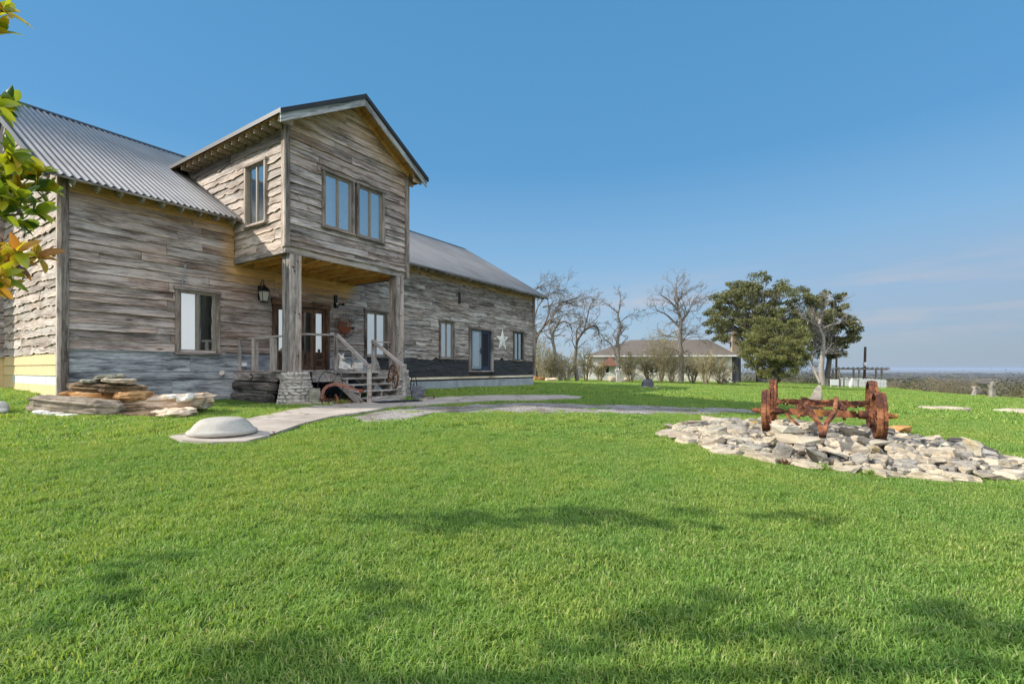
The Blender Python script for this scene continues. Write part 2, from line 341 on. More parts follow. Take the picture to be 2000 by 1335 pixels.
def leafmat(name, cols, trans=.4, gloss=.45, under=None):
    t = NT(name); tone = t.attr('tone').outputs['Vector']; sx_ = t.n('ShaderNodeSeparateXYZ', {0: tone})
    n_ = len(cols); col = t.ramp(sx_.outputs[0], [(i/(n_-1), c) for i, c in enumerate(cols)])
    if under: col = t.mix(t.math('MULTIPLY', t.n('ShaderNodeNewGeometry').outputs['Backfacing'], .85), col, under)
    b = t.n('ShaderNodeBsdfPrincipled', {'Base Color': col, 'Roughness': gloss, 'Specular IOR Level': .4})
    tr = t.n('ShaderNodeBsdfTranslucent', {'Color': t.mix(1, col, (1.5, 1.5, .7), 'MULTIPLY')})
    m_ = t.n('ShaderNodeMixShader', {0: trans, 1: b.outputs[0], 2: tr.outputs[0]}); t.t.links.new(m_.outputs[0], t.out.inputs[0]); return t.m
M['leaf_mag'] = leafmat('magnolia_leaf', [(.07, .13, .02), (.22, .27, .02), (.42, .38, .02), (.46, .25, .03), (.30, .10, .03)], .42, .28)
M['leaf_oak'] = leafmat('live_oak_leaf', [(.06, .065, .026), (.13, .135, .05), (.22, .22, .09)], .3, .55)
M['leaf_round'] = leafmat('round_tree_leaf', [(.085, .092, .032), (.18, .185, .065), (.31, .305, .125)], .35, .5)
M['leaf_yellow'] = leafmat('yellow_shrub_leaf', [(.10, .13, .02), (.22, .2, .03), (.32, .26, .04)], .35, .5)
M['dead_leaf'] = leafmat('dead_leaf', [(.07, .03, .015), (.2, .10, .05), (.32, .2, .12)], .1, .8)
M['scrub'] = leafmat('gray_scrub', [(.11, .10, .08), (.17, .155, .13), (.25, .225, .19)], .55, .9)
M['scrub_tan'] = leafmat('tan_scrub', [(.17, .14, .09), (.26, .215, .14), (.36, .30, .19)], .55, .9)
M['scrub_green'] = leafmat('dark_green_scrub', [(.035, .042, .02), (.055, .065, .03), (.08, .09, .042)], .5, .8)
# grass blades: per blade tone + broad patches over the lawn
t = NT('grass_blade'); tone = t.attr('tone').outputs['Vector']; sx_ = t.n('ShaderNodeSeparateXYZ', {0: tone})
pos = t.n('ShaderNodeNewGeometry').outputs['Position']
big = t.noise(pos, .55, 4, .6); med = t.noise(pos, 2.6, 3, .6)
col = t.ramp(sx_.outputs[0], [(0, (.10, .20, .036)), (.45, (.235, .375, .078)), (.8, (.40, .51, .16)), (.93, (.34, .43, .14)), (1, (.55, .50, .29))])
col = t.mix(t.ramp(big, [(.42, G3(0)), (.66, G3(.5))]), col, t.mix(1, col, (1.6, 1.22, 1.1), 'MULTIPLY'))
col = t.mix(t.ramp(med, [(.42, G3(0)), (.6, G3(.35))]), col, t.mix(1, col, (.55, .85, .6), 'MULTIPLY'))
b = t.n('ShaderNodeBsdfPrincipled', {'Base Color': col, 'Roughness': .5, 'Specular IOR Level': .3})
tr = t.n('ShaderNodeBsdfTranslucent', {'Color': t.mix(1, col, (1.35, 1.25, .6), 'MULTIPLY')})
m_ = t.n('ShaderNodeMixShader', {0: .42, 1: b.outputs[0], 2: tr.outputs[0]}); t.t.links.new(m_.outputs[0], t.out.inputs[0]); M['grass'] = t.m
# ground sheet
t = NT('ground_sheet'); pos = t.n('ShaderNodeNewGeometry').outputs['Position']
lawn_f = t.n('ShaderNodeSeparateXYZ', {0: t.attr('tone').outputs['Vector']})
g = t.ramp(t.noise(pos, .6, 6, .65), [(.3, (.045, .085, .015)), (.55, (.08, .15, .025)), (.75, (.12, .19, .04))])
g = t.mix(.5, g, t.ramp(t.noise(pos, 30, 5, .7), [(.3, G3(.35)), (.7, G3(1.3))]), 'MULTIPLY')
d = t.ramp(t.noise(pos, .008, 8, .65), [(.3, (.13, .12, .095)), (.5, (.185, .16, .125)), (.7, (.25, .21, .15))])
d = t.mix(t.ramp(t.noise(pos, .035, 6, .7, 1), [(.45, G3(0)), (.6, G3(.7))]), d, (.065, .065, .045))
col = t.mix(lawn_f.outputs[0], d, g)
M['ground'] = t.bsdf(col, .95, 0, t.bump(t.noise(pos, 40, 5, .7), .6, .03), .1)
t = NT('gravel'); pos = t.n('ShaderNodeNewGeometry').outputs['Position']
vo = t.n('ShaderNodeTexVoronoi', {'Vector': pos, 'Scale': 42.0}); pc = t.n('ShaderNodeSeparateXYZ', {0: vo.outputs['Color']}).outputs[0]
col = t.ramp(pc, [(0, (.13, .12, .11)), (.5, (.34, .31, .28)), (1, (.56, .53, .5))])
col = t.mix(t.ramp(t.noise(pos, 1.6, 5, .65), [(.42, G3(0)), (.62, G3(.75))]), col, (.16, .125, .085))
M['gravel'] = t.bsdf(col, .95, 0, t.bump(vo.outputs['Distance'], .9, .02), .15)
t = NT('soil'); pos = t.n('ShaderNodeNewGeometry').outputs['Position']
M['soil'] = t.bsdf(t.ramp(t.noise(pos, 14, 6, .7), [(.3, (.03, .022, .016)), (.7, (.14, .10, .07))]), .95, 0, t.bump(t.noise(pos, 30, 5), .8, .03), .1)
t = NT('rubble'); pos = t.n('ShaderNodeNewGeometry').outputs['Position']
vo = t.n('ShaderNodeTexVoronoi', {'Vector': pos, 'Scale': 13.0}); pc = t.n('ShaderNodeSeparateXYZ', {0: vo.outputs['Color']}).outputs[0]
M['rubble'] = t.bsdf(t.ramp(pc, [(0, (.10, .09, .07)), (.5, (.25, .23, .2)), (1, (.45, .42, .37))]), .95, 0, t.bump(vo.outputs['Distance'], 1, .08), .1)
M['shingle'] = simple('gray_shingle', (.135, .115, .098), .9, 0, .18, 3, .3, sc=(1, 1, 6))
M['red_roof'] = simple('red_rust_roof', (.16, .075, .05), .8, 0, .2, 4, .2)
M['dark_wood_far'] = simple('dark_plank', (.05, .052, .06), .8, 0, .4, 3, .3, sc=(8, 8, .5))
t = NT('limestone_wall'); o_ = t.obj()
bk = t.n('ShaderNodeTexVoronoi', {'Vector': t.n('ShaderNodeMapping', {'Vector': o_, 'Scale': (2.4, 2.4, 4.2)}).outputs[0], 'Scale': 1.0}, feature='DISTANCE_TO_EDGE').outputs['Distance']
vc = t.n('ShaderNodeTexVoronoi', {'Vector': t.n('ShaderNodeMapping', {'Vector': o_, 'Scale': (2.4, 2.4, 4.2)}).outputs[0], 'Scale': 1.0})
col = t.ramp(t.n('ShaderNodeSeparateXYZ', {0: vc.outputs['Color']}).outputs[0], [(0, (.55, .50, .39)), (1, (.80, .75, .63))])
col = t.mix(1, col, t.ramp(bk, [(.02, G3(.6)), (.07, G3(1))]), 'MULTIPLY')
M['stone_wall'] = t.bsdf(col, .9, 0, t.bump(bk, .5, .03), .2)

# ------------------------------------------------------------------ terrain
CP = [(-9.57,10.2,-.64),(-7.8,12.9,-.82),(-5.2,12,-.88),(-3.7,10.3,-.93),(-8.3,9.2,-.78),(1.2,26.5,-.92),(-3.9,6.5,-.97),(-5.5,7.5,-.9),(0,0,-1.35),(-6,0,-1.2),(6,0,-1.5),(0,-8,-1.5),
      (5,8,-1.27),(2.8,9.2,-1.2),(9,8,-1.45),(3,13,-1.1),(2.15,15.6,-.97),(0,11,-1.0),(-1.8,14,-.90),(8,28,-1.13),(16,30,-1.4),(22,28,-1.62),(34,32,-2.0),(37,42,-2.15),(43,55,-2.2),
      (42,60,-2.05),(26,60,-1.62),(12,60,-1.38),(0,60,-1.3),(-30,30,-.5),(-20,5,-.4),(60,40,-3),(50,10,-3),(-60,60,-.5),(-50,-30,-1),(50,-30,-3),(0,-60,-2),(0,110,-2),(60,100,-3.5),(-60,110,-1.5)]
_P = np.array([(a, b) for a, b, c in CP], float); _z = np.array([c for a, b, c in CP])
def _phi(r2): return np.where(r2 > 0, r2*np.log(np.maximum(r2, 1e-12)), 0)
_n = len(CP); _A = np.zeros((_n+3, _n+3))
_A[:_n, :_n] = _phi(((_P[:, None]-_P[None])**2).sum(-1))+np.eye(_n)*2.0
_A[:_n, _n] = 1; _A[:_n, _n+1:] = _P; _A[_n, :_n] = 1; _A[_n+1:, :_n] = _P.T
_W = np.linalg.solve(_A, np.concatenate([_z, [0, 0, 0]]))
def lawn_z(x, y):
    q = np.stack([np.ravel(x), np.ravel(y)], -1).astype(float); out = np.empty(len(q))
    for i in range(0, len(q), 20000):
        c = q[i:i+20000]; out[i:i+20000] = _phi(((c[:, None]-_P[None])**2).sum(-1)) @ _W[:_n]+_W[_n]+c @ _W[_n+1:]
    return out
AZ = [-180,-60,-30,0,20,31,34.4,38.3,41.5,46.8,55,70,90,120,180]; RE = [70,80,110,120,105,92,84,70,57,47,40,36,38,50,70]
DD = [0,10,60,260,560,1000,2000,4500,1e6]; DZ = [0,.7,4.0,12.5,22,29,37,44,46]
def terr(x, y):
    x = np.ravel(np.asarray(x, float)); y = np.ravel(np.asarray(y, float)); r = np.hypot(x, y); az = np.degrees(np.arctan2(x, y))
    re = np.interp(az, AZ, RE); k = np.minimum(1, re/np.maximum(r, 1e-6))
    z = lawn_z(x*k, y*k)
    over = np.maximum(0, r-re)
    z = z-np.interp(over, DD, DZ)+np.where(over > 20, np.sin(x*.013)*np.cos(y*.011)*np.minimum(over/200, 1.2), 0)
    return z+EYE, r < re
def tz(x, y): return float(terr([x], [y])[0][0])
def onground(px, py):
    """point of the lawn seen at a pixel of the photograph"""
    k = (px-CX)/F; s = (CY-py)/F
    D = np.concatenate([np.arange(1.5, 40, .02), np.arange(40, 130, .2)])
    z = terr(k*D, D)[0]; ray = EYE+s*D; i = int(np.argmax(ray < z))
    return Vector((k*D[i], D[i], z[i]))
def P3(px, py, D): return Vector(((px-CX)/F*D, D, EYE+(CY-py)/F*D))
rs = [0.0]+list(np.geomspace(.6, 60, 120))+list(np.geomspace(62, 60000, 110))
azs = np.radians(np.concatenate([np.arange(-60, 60, .5), np.arange(60, 300, 3)]))
na = len(azs); rr, aa = np.meshgrid(rs[1:], azs, indexing='ij'); X_ = (rr*np.sin(aa)).ravel(); Y_ = (rr*np.cos(aa)).ravel()
Z_, isl = terr(X_, Y_)
mb = MB(); vs = [(0, 0, tz(0, 0))]+list(zip(X_.tolist(), Y_.tolist(), Z_.tolist()))
fs = [(0, 1+(j+1) % na, 1+j) for j in range(na)]
for i in range(len(rs)-2):
    b0 = 1+i*na; b1 = b0+na
    fs += [(b0+j, b0+(j+1) % na, b1+(j+1) % na, b1+j) for j in range(na)]
mb.v = vs; mb.f = fs; mb.mi = [0]*len(fs); mb.wc = vs; mb.tone = [(1, 0, 0)]+[(1.0 if q else 0.0, 0, 0) for q in isl]
tag(mb.build('ground', M['ground'], smooth=True), kind='structure')

# ------------------------------------------------------------------ house frame
U2 = Vector((.55141203, .83423304)); P0 = Vector((-9.5676, 10.2)); HB = EYE-.6; HO = (0, 0, .6)   # local z = height over eye + .6
HR = math.atan2(U2.y, U2.x)
def hw(a, n, z=None):
    p = P0+U2*a+Vector((U2.y, -U2.x))*n
    return Vector((p.x, p.y, tz(p.x, p.y) if z is None else EYE+z))
def aN(px, N):
    """where along the wall plane n=N the photograph's column px lies"""
    nv = Vector((U2.y, -U2.x)); P = P0+nv*N; k = (px-CX)/F
    return (k*P.y-P.x)/(U2.x-k*U2.y)
H = empty('wooden_house', (P0.x, P0.y, HB), HR, 'long weathered barn-wood house with live-edge siding and corrugated metal roof', 'house')
WF = lambda a, o, z: (a, -o, z)                # front wall
WE = lambda a, o, z: (-o, a, z)                # gable end (a = distance back from the corner)
A0, A1, DN = 3.54, 7.58, 2.46                  # dormer
WD = lambda a, o, z: (a, -DN-o, z)
WS = lambda a, o, z: (A0-o, -a, z)             # dormer side, a = n
ZE = 4.0; RN = -5.4; ZR = 7.45; SL = (ZR-3.97)/5.9
def roofz(n): return 3.97+(.5-n)*SL
def siding(W, a0, a1, z0, z1, zmax=None, zmin=None, holes=(), amp=.02, hmin=.17, hmax=.26, tonef=None, seed=1, step=.09, spike=.12, flip=1):
    rg = random.Random(seed); mb = MB(); z = z0
    cuts = sorted({a0, a1} | {h[0] for h in holes if a0 < h[0] < a1} | {h[1] for h in holes if a0 < h[1] < a1})
    while z < z1-.02:
        h = rg.uniform(hmin, hmax); 
        if z+h > z1-.06: h = z1-z
        a = a0-rg.uniform(0, 2.2)
        while a < a1:
            ln = rg.uniform(1.7, 4.6); b = a+ln; s0, e0 = max(a, a0), min(b, a1)
            if e0-s0 > .02:
                ph = [rg.uniform(0, 6.28) for _ in range(5)]; am = amp*rg.uniform(.5, 1.5)
                dips = [(rg.uniform(s0, e0), rg.uniform(.03, .14), rg.uniform(-1.6, 2.2)*amp) for _ in range(int((e0-s0)*spike*4+rg.random()))]
                tb = (rg.uniform(.80, 1.14), rg.uniform(0, 1)); ox, oy = rg.uniform(0, 90), rg.uniform(0, 40)
                tilt = rg.uniform(.030, .052); th = rg.uniform(.014, .026)
                e0 -= .007; xs = list(np.arange(s0, e0, step))+[e0]+[c for c in cuts if s0 < c < e0]; xs = sorted(set(round(x, 4) for x in xs))
                sd_ = rg.uniform(0, 900)
                def wave(x, k):
                    v = am*(2.0*mnoise.noise(Vector((x*.75, sd_, 0)))+1.3*mnoise.noise(Vector((x*2.3, sd_, 5)))+.7*mnoise.noise(Vector((x*6.5, sd_, 9))))
                    return v+sum(d*math.exp(-((x-c)/w_)**2) for c, w_, d in dips)
                for x, y in zip(xs[:-1], xs[1:]):
                    if y-x < 1e-3: continue
                    m = (x+y)/2
                    zt = z+h+.05; segs = [(z, zt)]
                    for h0, h1, q0, q1 in holes:
                        if h0-1e-4 <= m <= h1+1e-4:
                            new = []
                            for p, q in segs:
                                if q1 <= p or q0 >= q: new.append((p, q)); continue
                                if p < q0: new.append((p, q0))
                                if q > q1: new.append((q1, q))
                            segs = new
                    for p, q in segs:
                        pv = []
                        for xx in (x, y):
                            zb = p+(wave(xx, 0) if abs(p-z) < 1e-6 else 0); ztt = q
                            if zmax: ztt = min(ztt, zmax(xx)); zb = min(zb, ztt)
                            if zmin: lo = zmin(xx); zb = max(zb, lo); ztt = max(ztt, lo)
                            pv.append((xx, zb, ztt))
                        if max(v[2]-v[1] for v in pv) < .004: continue
                        vs = []; wc = []
                        for xx, zb, zt_ in pv:
                            o = .002+tilt*min(1, (zt-zb)/(h+.05))
                            for oo, zz in ((.002+tilt*(zt-zt_)/(h+.05), zt_), (o, zb), (o-th-.01, zb)):
                                vs.append(W(xx, oo, zz)); wc.append((xx+ox, zz+oy+(0 if oo == o else .03), 0))
                        tn = tonef(m, (p+q)/2) if tonef else (1, 0)
                        wm_ = min(1, max(0, tb[1]+(tn[2] if len(tn) > 2 else 0))); T1 = (tb[0]*tn[0], wm_, tn[1]); T2 = (tb[0]*tn[0]*1.5, wm_, min(1, tn[1]+.10)); T0 = (T1[0]*.82, wm_, tn[1])  # T2 paints the lit rim along each board's lower edge paler
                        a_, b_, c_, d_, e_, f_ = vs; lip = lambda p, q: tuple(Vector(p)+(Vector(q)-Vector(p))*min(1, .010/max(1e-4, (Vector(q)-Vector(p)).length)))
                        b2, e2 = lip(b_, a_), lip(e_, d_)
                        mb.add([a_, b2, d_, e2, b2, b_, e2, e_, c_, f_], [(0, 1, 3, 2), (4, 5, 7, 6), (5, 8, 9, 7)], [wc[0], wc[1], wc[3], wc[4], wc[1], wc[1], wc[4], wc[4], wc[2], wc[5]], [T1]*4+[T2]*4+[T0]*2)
            a = b
        z += h
    return mb
# windows / doors of the front wall:  a0, a1, z0, z1 of the outer trim
W1 = (2.10, 3.14, .42, 1.98); DO = (4.60, 6.50, -.05, 2.02); W2 = (7.93, 8.98, .45, 2.02); W3 = (11.78, 12.75, .45, 1.98); D2 = (13.75, 15.6, -.08, 1.86); W4 = (17.4, 18.4, .43, 1.9)
def inset(r, t_): return (r[0]+t_, r[1]-t_, r[2]+t_, r[3]-t_)
FH = [inset(q, .04) for q in (W1, DO, W2, W3, D2, W4)]
def sm(x, a, b): t_ = min(1, max(0, (x-a)/(b-a))); return t_*t_*(3-2*t_)
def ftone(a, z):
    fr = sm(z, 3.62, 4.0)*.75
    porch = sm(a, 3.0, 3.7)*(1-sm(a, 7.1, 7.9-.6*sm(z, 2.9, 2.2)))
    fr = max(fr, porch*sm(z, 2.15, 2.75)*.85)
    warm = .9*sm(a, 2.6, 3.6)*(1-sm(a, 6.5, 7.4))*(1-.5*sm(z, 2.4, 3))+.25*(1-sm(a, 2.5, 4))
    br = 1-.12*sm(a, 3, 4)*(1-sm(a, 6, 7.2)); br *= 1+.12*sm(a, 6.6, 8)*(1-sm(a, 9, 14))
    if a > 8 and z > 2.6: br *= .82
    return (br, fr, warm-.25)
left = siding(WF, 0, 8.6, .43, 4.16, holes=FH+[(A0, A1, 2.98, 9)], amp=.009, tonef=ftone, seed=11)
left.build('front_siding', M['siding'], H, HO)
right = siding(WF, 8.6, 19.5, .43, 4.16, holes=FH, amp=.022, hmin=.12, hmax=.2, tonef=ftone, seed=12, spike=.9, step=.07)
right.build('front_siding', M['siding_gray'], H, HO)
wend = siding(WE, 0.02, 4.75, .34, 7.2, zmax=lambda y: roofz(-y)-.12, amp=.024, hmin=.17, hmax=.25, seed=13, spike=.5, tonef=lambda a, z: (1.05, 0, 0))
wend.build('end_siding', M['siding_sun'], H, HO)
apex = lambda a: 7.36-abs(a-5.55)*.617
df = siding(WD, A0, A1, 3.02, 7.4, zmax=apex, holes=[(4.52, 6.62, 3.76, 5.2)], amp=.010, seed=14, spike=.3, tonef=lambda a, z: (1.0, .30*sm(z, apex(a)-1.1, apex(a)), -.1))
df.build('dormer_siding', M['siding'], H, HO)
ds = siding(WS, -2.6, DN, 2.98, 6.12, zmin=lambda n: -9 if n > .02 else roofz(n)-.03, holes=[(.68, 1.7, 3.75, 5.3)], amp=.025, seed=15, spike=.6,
            tonef=lambda a, z: (.55 if z > 5.55 else 1.02, 0, .1))  # boards close under the dormer eave painted darker, as its shadow
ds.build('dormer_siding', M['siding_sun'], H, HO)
# right side of dormer, end walls and back (seen only from elsewhere)
WS2 = lambda a, o, z: (A1+o, -a, z)
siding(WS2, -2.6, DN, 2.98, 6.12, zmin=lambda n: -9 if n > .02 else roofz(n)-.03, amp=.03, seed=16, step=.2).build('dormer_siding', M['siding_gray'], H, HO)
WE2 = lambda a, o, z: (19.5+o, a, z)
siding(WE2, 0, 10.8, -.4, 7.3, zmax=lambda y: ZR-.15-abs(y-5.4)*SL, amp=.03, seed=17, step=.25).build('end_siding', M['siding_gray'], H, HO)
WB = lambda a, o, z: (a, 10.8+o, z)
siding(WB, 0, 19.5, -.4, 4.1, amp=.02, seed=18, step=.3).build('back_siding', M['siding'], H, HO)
# solid shell behind the boards (keeps the rooms dark)
mb = MB()
def wall_with_holes(mb, W, a0, a1, z0, z1, holes, th=.12, zt=None):
    xs = sorted({a0, a1} | {c for h in holes for c in h[:2] if a0 < c < a1})
    for x, y in zip(xs[:-1], xs[1:]):
        m = (x+y)/2; segs = [(z0, z1)]
        for h0, h1, q0, q1 in holes:
            if h0-1e-4 <= m <= h1+1e-4: segs = [s_ for p, q in segs for s_ in ((p, min(q, q0)), (max(p, q1), q)) if s_[1]-s_[0] > .01]
        for p, q in segs:
            vs = [W(xx, o, zz) for xx in (x, y) for o in (-.004, -th) for zz in (p, q)]
            mb.add(vs, [(0,1,3,2),(4,6,7,5),(0,4,5,1),(2,3,7,6),(0,2,6,4),(1,5,7,3)])
wall_with_holes(mb, WF, .02, 19.46, -1.3, 4.1, [inset(q, .08) for q in (W1, DO, W2, W3, D2, W4)])
wall_with_holes(mb, WE, .15, 10.7, -1.3, 4.0, [])
wall_with_holes(mb, WE2, .15, 10.7, -1.3, 4.0, [])
wall_with_holes(mb, WB, .15, 19.35, -1.3, 4.0, [])
for W_, in ((WE,), (WE2,)):
    vs = [W_(.3, -.06, 3.9), W_(10.5, -.06, 3.9), W_(5.4, -.06, 7.1)]; mb.add(vs, [(0, 1, 2)])
mb.add([(0.2, .3, .3), (19.3, .3, .3), (19.3, 10.6, .3), (.2, 10.6, .3)], [(0, 1, 2, 3)])
mb.build('inner_wall', M['dark_room'], H, HO)
mb = MB()
wall_with_holes(mb, WD, A0+.03, A1-.03, 3.04, 6.0, [(4.6, 5.46, 3.84, 5.12), (5.7, 6.54, 3.84, 5.12)], .08)
wall_with_holes(mb, WS, .3, DN-.1, 3.04, 6.0, [(.76, 1.62, 3.83, 5.22)], .08)
wall_with_holes(mb, WS2, .3, DN-.1, 3.04, 6.0, [], .08)
mb.add([WD(A0+.1, -.05, 6.0), WD(A1-.1, -.05, 6.0), WD(5.55, -.05, 7.2)], [(0, 1, 2)])
mb.add([(A0+.1, .05, 3.0), (A1-.1, .05, 3.0), (A1-.1, -DN+.1, 3.0), (A0+.1, -DN+.1, 3.0)], [(0, 1, 2, 3)])
mb.build('dormer_lining', M['dark_room'], H, HO)
# foundation zone left of the porch: wide blue-gray boards
mb = MB()
def wbox(mb, W, a0, a1, o0, o1, z0, z1, tone=None, mi=0):
    p, q = W(a0, o0, z0), W(a1, o1, z1)
    mb.box([min(p[i], q[i]) for i in range(3)], [max(p[i], q[i]) for i in range(3)], None, tone, mi)
def bboard(*q): mb = MB(); wbox(mb, WF, *q); mb.build('base_board', M['base_board'], H, HO)
for x0, x1 in ((.02, 2.45), (2.455, 4.55)): bboard(x0, x1, 0, .022, -.075, .415)
bboard(.02, 4.55, 0, .034, -.27, -.085)
for x0, x1 in ((.02, 2.05), (2.055, 4.55)): bboard(x0, x1, 0, .018, -1.2, -.285)
bboard(6.52, 8.05, 0, .022, -.075, .415)
bboard(.05, 3.3, .02, .06, .405, .43, (.8, 0, 0))
# felt, pine strip, block foundation right of the porch
mb = MB(); nx = 160; rg = random.Random(5)
for x0, x1 in ((8.05, 13.76), (15.6, 19.47)):
    n_ = int((x1-x0)/.06); vs = []
    for i in range(n_+1):
        a = x0+(x1-x0)*i/n_
        for j in range(9):
            zz = -.34+.78*j/8; vs.append(WF(a, .02+.016*mnoise.noise(Vector((a*1.3, zz*4+a*.5, 3.1)))+.012*mnoise.noise(Vector((a*3.1-zz*6, zz*2, 7)))+.004, zz))
    mb.add(vs, [(i*9+j, (i+1)*9+j, (i+1)*9+j+1, i*9+j+1) for i in range(n_) for j in range(8)])
wbox(mb, WF, 13.76, 15.6, .0, .02, -.34, -.09)
fo = mb.build('felt_skirt', M['felt'], H, HO, smooth=True)
mb = MB()
for i in range(70):
    a = U(8.2, 19.3); 
    if 13.7 < a < 15.65: continue
    z = rg.choice((.36, .36, .02, -.24))+U(-.02, .02); mb = MB(); mb.lathe([(.014, 0), (.014, .006)], WF(a, .05, z), 6, M=Matrix.Rotation(R(90), 4, 'X')); mb.build('nail_cap', M['flag_orange'], fo, HO)
mb = MB()
for x0, x1 in ((8.05, 12.4), (12.405, 16.1), (16.105, 19.5)): wbox(mb, WF, x0, x1, 0, .035, -.43, -.34)
mb.build('pine_strip', M['cream_wood'], H, HO)
mb = MB(); x = 8.05
wbox(mb, WF, 8.05, 19.44, 0, .012, -.5, -.432, (.5, 0, 0), 1)
while x < 19.4:
    x1 = min(x+1.22, 19.44); wbox(mb, WF, x, x1-.012, 0, .02, -1.4, -.5, (U(.85, 1.1), 0, 0)); x += 1.22
mb.build('foundation', [M['found'], M['dark_room']], H, HO)
# yellow lap siding and torn wrap at the foot of the gable end
mb = MB(); z = .33
for h in (.24, .24): 
    vs = [WE(0.1, .008, z), WE(4.75, .008, z), WE(4.75, .03, z-h-.0), WE(0.1, .03, z-h), WE(4.75, .006, z-h), WE(.1, .006, z-h)]; mb.add(vs, [(0, 1, 2, 3), (3, 2, 4, 5)]); z -= h
zt = z-.2
vs = [WE(0.1, .012, zt), WE(4.75, .012, zt), WE(4.75, .03, zt-.22), WE(0.1, .03, zt-.22), WE(4.75, .2, -.9), WE(.1, .2, -.9), WE(4.75, .2, -1.2), WE(.1, .2, -1.2)]
mb.add(vs, [(0, 1, 2, 3), (3, 2, 4, 5), (5, 4, 6, 7)])
wbox(mb, WE, 3.9, 4.75, .004, .014, zt, z)
mb.build('yellow_siding', M['yellow'], H, HO)
mb = MB(); a = .1
while a < 3.9:
    ln = U(.35, .8); b_ = min(3.9, a+ln)
    vs = []
    for i in range(7):
        for j in range(4):
            x_ = a+(b_-a-.01)*i/6; zz = zt+(z-zt)*j/3; vs.append(WE(x_, .008+.016*abs(mnoise.noise(Vector((x_*5, zz*11, 1)))), zz))
    mb.add(vs, [(i*4+j, (i+1)*4+j, (i+1)*4+j+1, i*4+j+1) for i in range(6) for j in range(3)]); a = b_
mb.build('torn_wrap', M['insul'], H, HO, smooth=True)
# side wing behind the recess
mb = siding(lambda a, o, z: (-a, 4.75-o, z), 0.0, .9, .34, 4.6, amp=.02, seed=21, step=.15)
mb.build('wing_siding', M['siding'], H, HO)
mb = MB(); mb.box((-.9, 4.77, -1.2), (-.0, 4.79, .34)); mb.build('wing_base', M['yellow'], H, HO); mb = MB(); mb.box((-.9, 4.8, -1.2), (-.02, 9, 4.55)); mb.build('wing_wall', M['siding_sun'], H, HO)
mb = MB()
for i in range(9):
    x0 = -1.25+i*.138; 
    for k in range(4):
        u0, u1 = x0+k*.0345, x0+(k+1)*.0345; z0_, z1_ = .014*math.sin(k*math.pi/2), .014*math.sin((k+1)*math.pi/2)
        if u1 > -.02: break
        mb.add([(u0, 4.35, 4.5+z0_), (u1, 4.35, 4.5+z1_), (u1, 9.4, 6.2+z1_), (u0, 9.4, 6.2+z0_)], [(0, 1, 2, 3)])
mb.build('wing_roof', M['roof'], H, HO, smooth=True)
# corner boards
mb = MB(); wbox(mb, WF, -.0, .10, 0.001, .072, -1.0, 4.12, (.75, .2, 0)); mb.build('corner_board', M['trim_wood'], H, HO); mb = MB(); wbox(mb, WF, 19.36, 19.53, .0, .09, -.34, 4.12, (.8, .1, 0)); mb.build('corner_board', M['trim_wood'], H, HO)
mb = MB(); wbox(mb, WE, 0.001, .10, .0, .07, -.62, 4.2, (1.2, .4, 0)); wbox(mb, WE, 0.001, .10, .0, .07, -1.0, -.63, (.9, .4, 0)); mb.build('corner_board', M['siding_sun'], H, HO)
mb = MB(); wbox(mb, WD, A0-.03, A0+.08, 0, .07, 3.0, 6.1, (.7, .2, 0)); mb.build('dormer_corner_board', M['trim_wood'], H, HO); mb = MB(); wbox(mb, WD, A1-.1, A1+.05, 0, .085, 2.85, 6.05, (.8, .2, 0)); mb.build('dormer_corner_board', M['trim_wood'], H, HO)
mb = MB(); wbox(mb, WS, DN-.08, DN+.066, .0, .068, 3.0, 6.1, (1.1, .5, 0)); mb.build('dormer_corner_board', M['siding_sun'], H, HO)
# golden frieze under the eave
mb = MB(); wbox(mb, WF, .14, A0-.02, .0, .045, 3.9, 4.2, (.9, .4, .8)); wbox(mb, WF, A1+.1, 19.36, 0, .045, 3.93, 4.2, (.55, .4, .75)); mb.build('frieze_board', M['siding'], H, HO)
# main roof
def corrugated(P, a0, a1, n0f, n1, sign=1, pitch=.138, amp=.032, seg=8):
    mb = MB(); c = int(round((a1-a0)/pitch*seg)); xs = [a0+(a1-a0)*i/c for i in range(c+1)]
    def zz(x): 
        q = math.cos(2*math.pi*(x-a0)/pitch); return amp*(q if q > -.35 else -.35)
    for x, y in zip(xs[:-1], xs[1:]):
        n0 = n0f((x+y)/2)
        vs = [P(x, n0, zz(x)), P(y, n0, zz(y)), P(y, n1, zz(y)), P(x, n1, zz(x))]
        vs2 = [tuple(Vector(p)-Vector((0, 0, .012))) for p in vs[:2]]
        mb.add(vs+vs2, [(0, 1, 2, 3), (0, 4, 5, 1)])
    return mb
Pm = lambda a, n, h: (a, -n, roofz(n)+h+.02)
mb = corrugated(Pm, -.37, 20.1, lambda a: (.52 if not (A0 < a < A1) else -.25), RN)
# merge columns for smooth shading
def weld(o):
    bm = bmesh.new(); bm.from_mesh(o.data); bmesh.ops.remove_doubles(bm, verts=bm.verts, dist=.0004); bm.to_mesh(o.data); bm.free(); return o
roof = weld(mb.build('roof', M['roof'], H, HO, smooth=True))
Pb = lambda a, n, h: (a, -n, roofz(2*RN-n)+h+.02)
mb = MB(); mb.add([Pb(-.37, RN, 0), Pb(20.1, RN, 0), Pb(20.1, 2*RN-.5, 0), Pb(-.37, 2*RN-.5, 0)], [(0, 1, 2, 3)]); mb.build('roof', M['roof'], H, HO)
mb = MB()   # ridge cap, rake trims and eave edge
mb.add([(-.4, 5.4-.16, ZR-.05), (20.13, 5.4-.16, ZR-.05), (20.13, 5.4, ZR+.07), (-.4, 5.4, ZR+.07), (20.13, 5.56, ZR-.05), (-.4, 5.56, ZR-.05)], [(0, 1, 2, 3), (3, 2, 4, 5)])
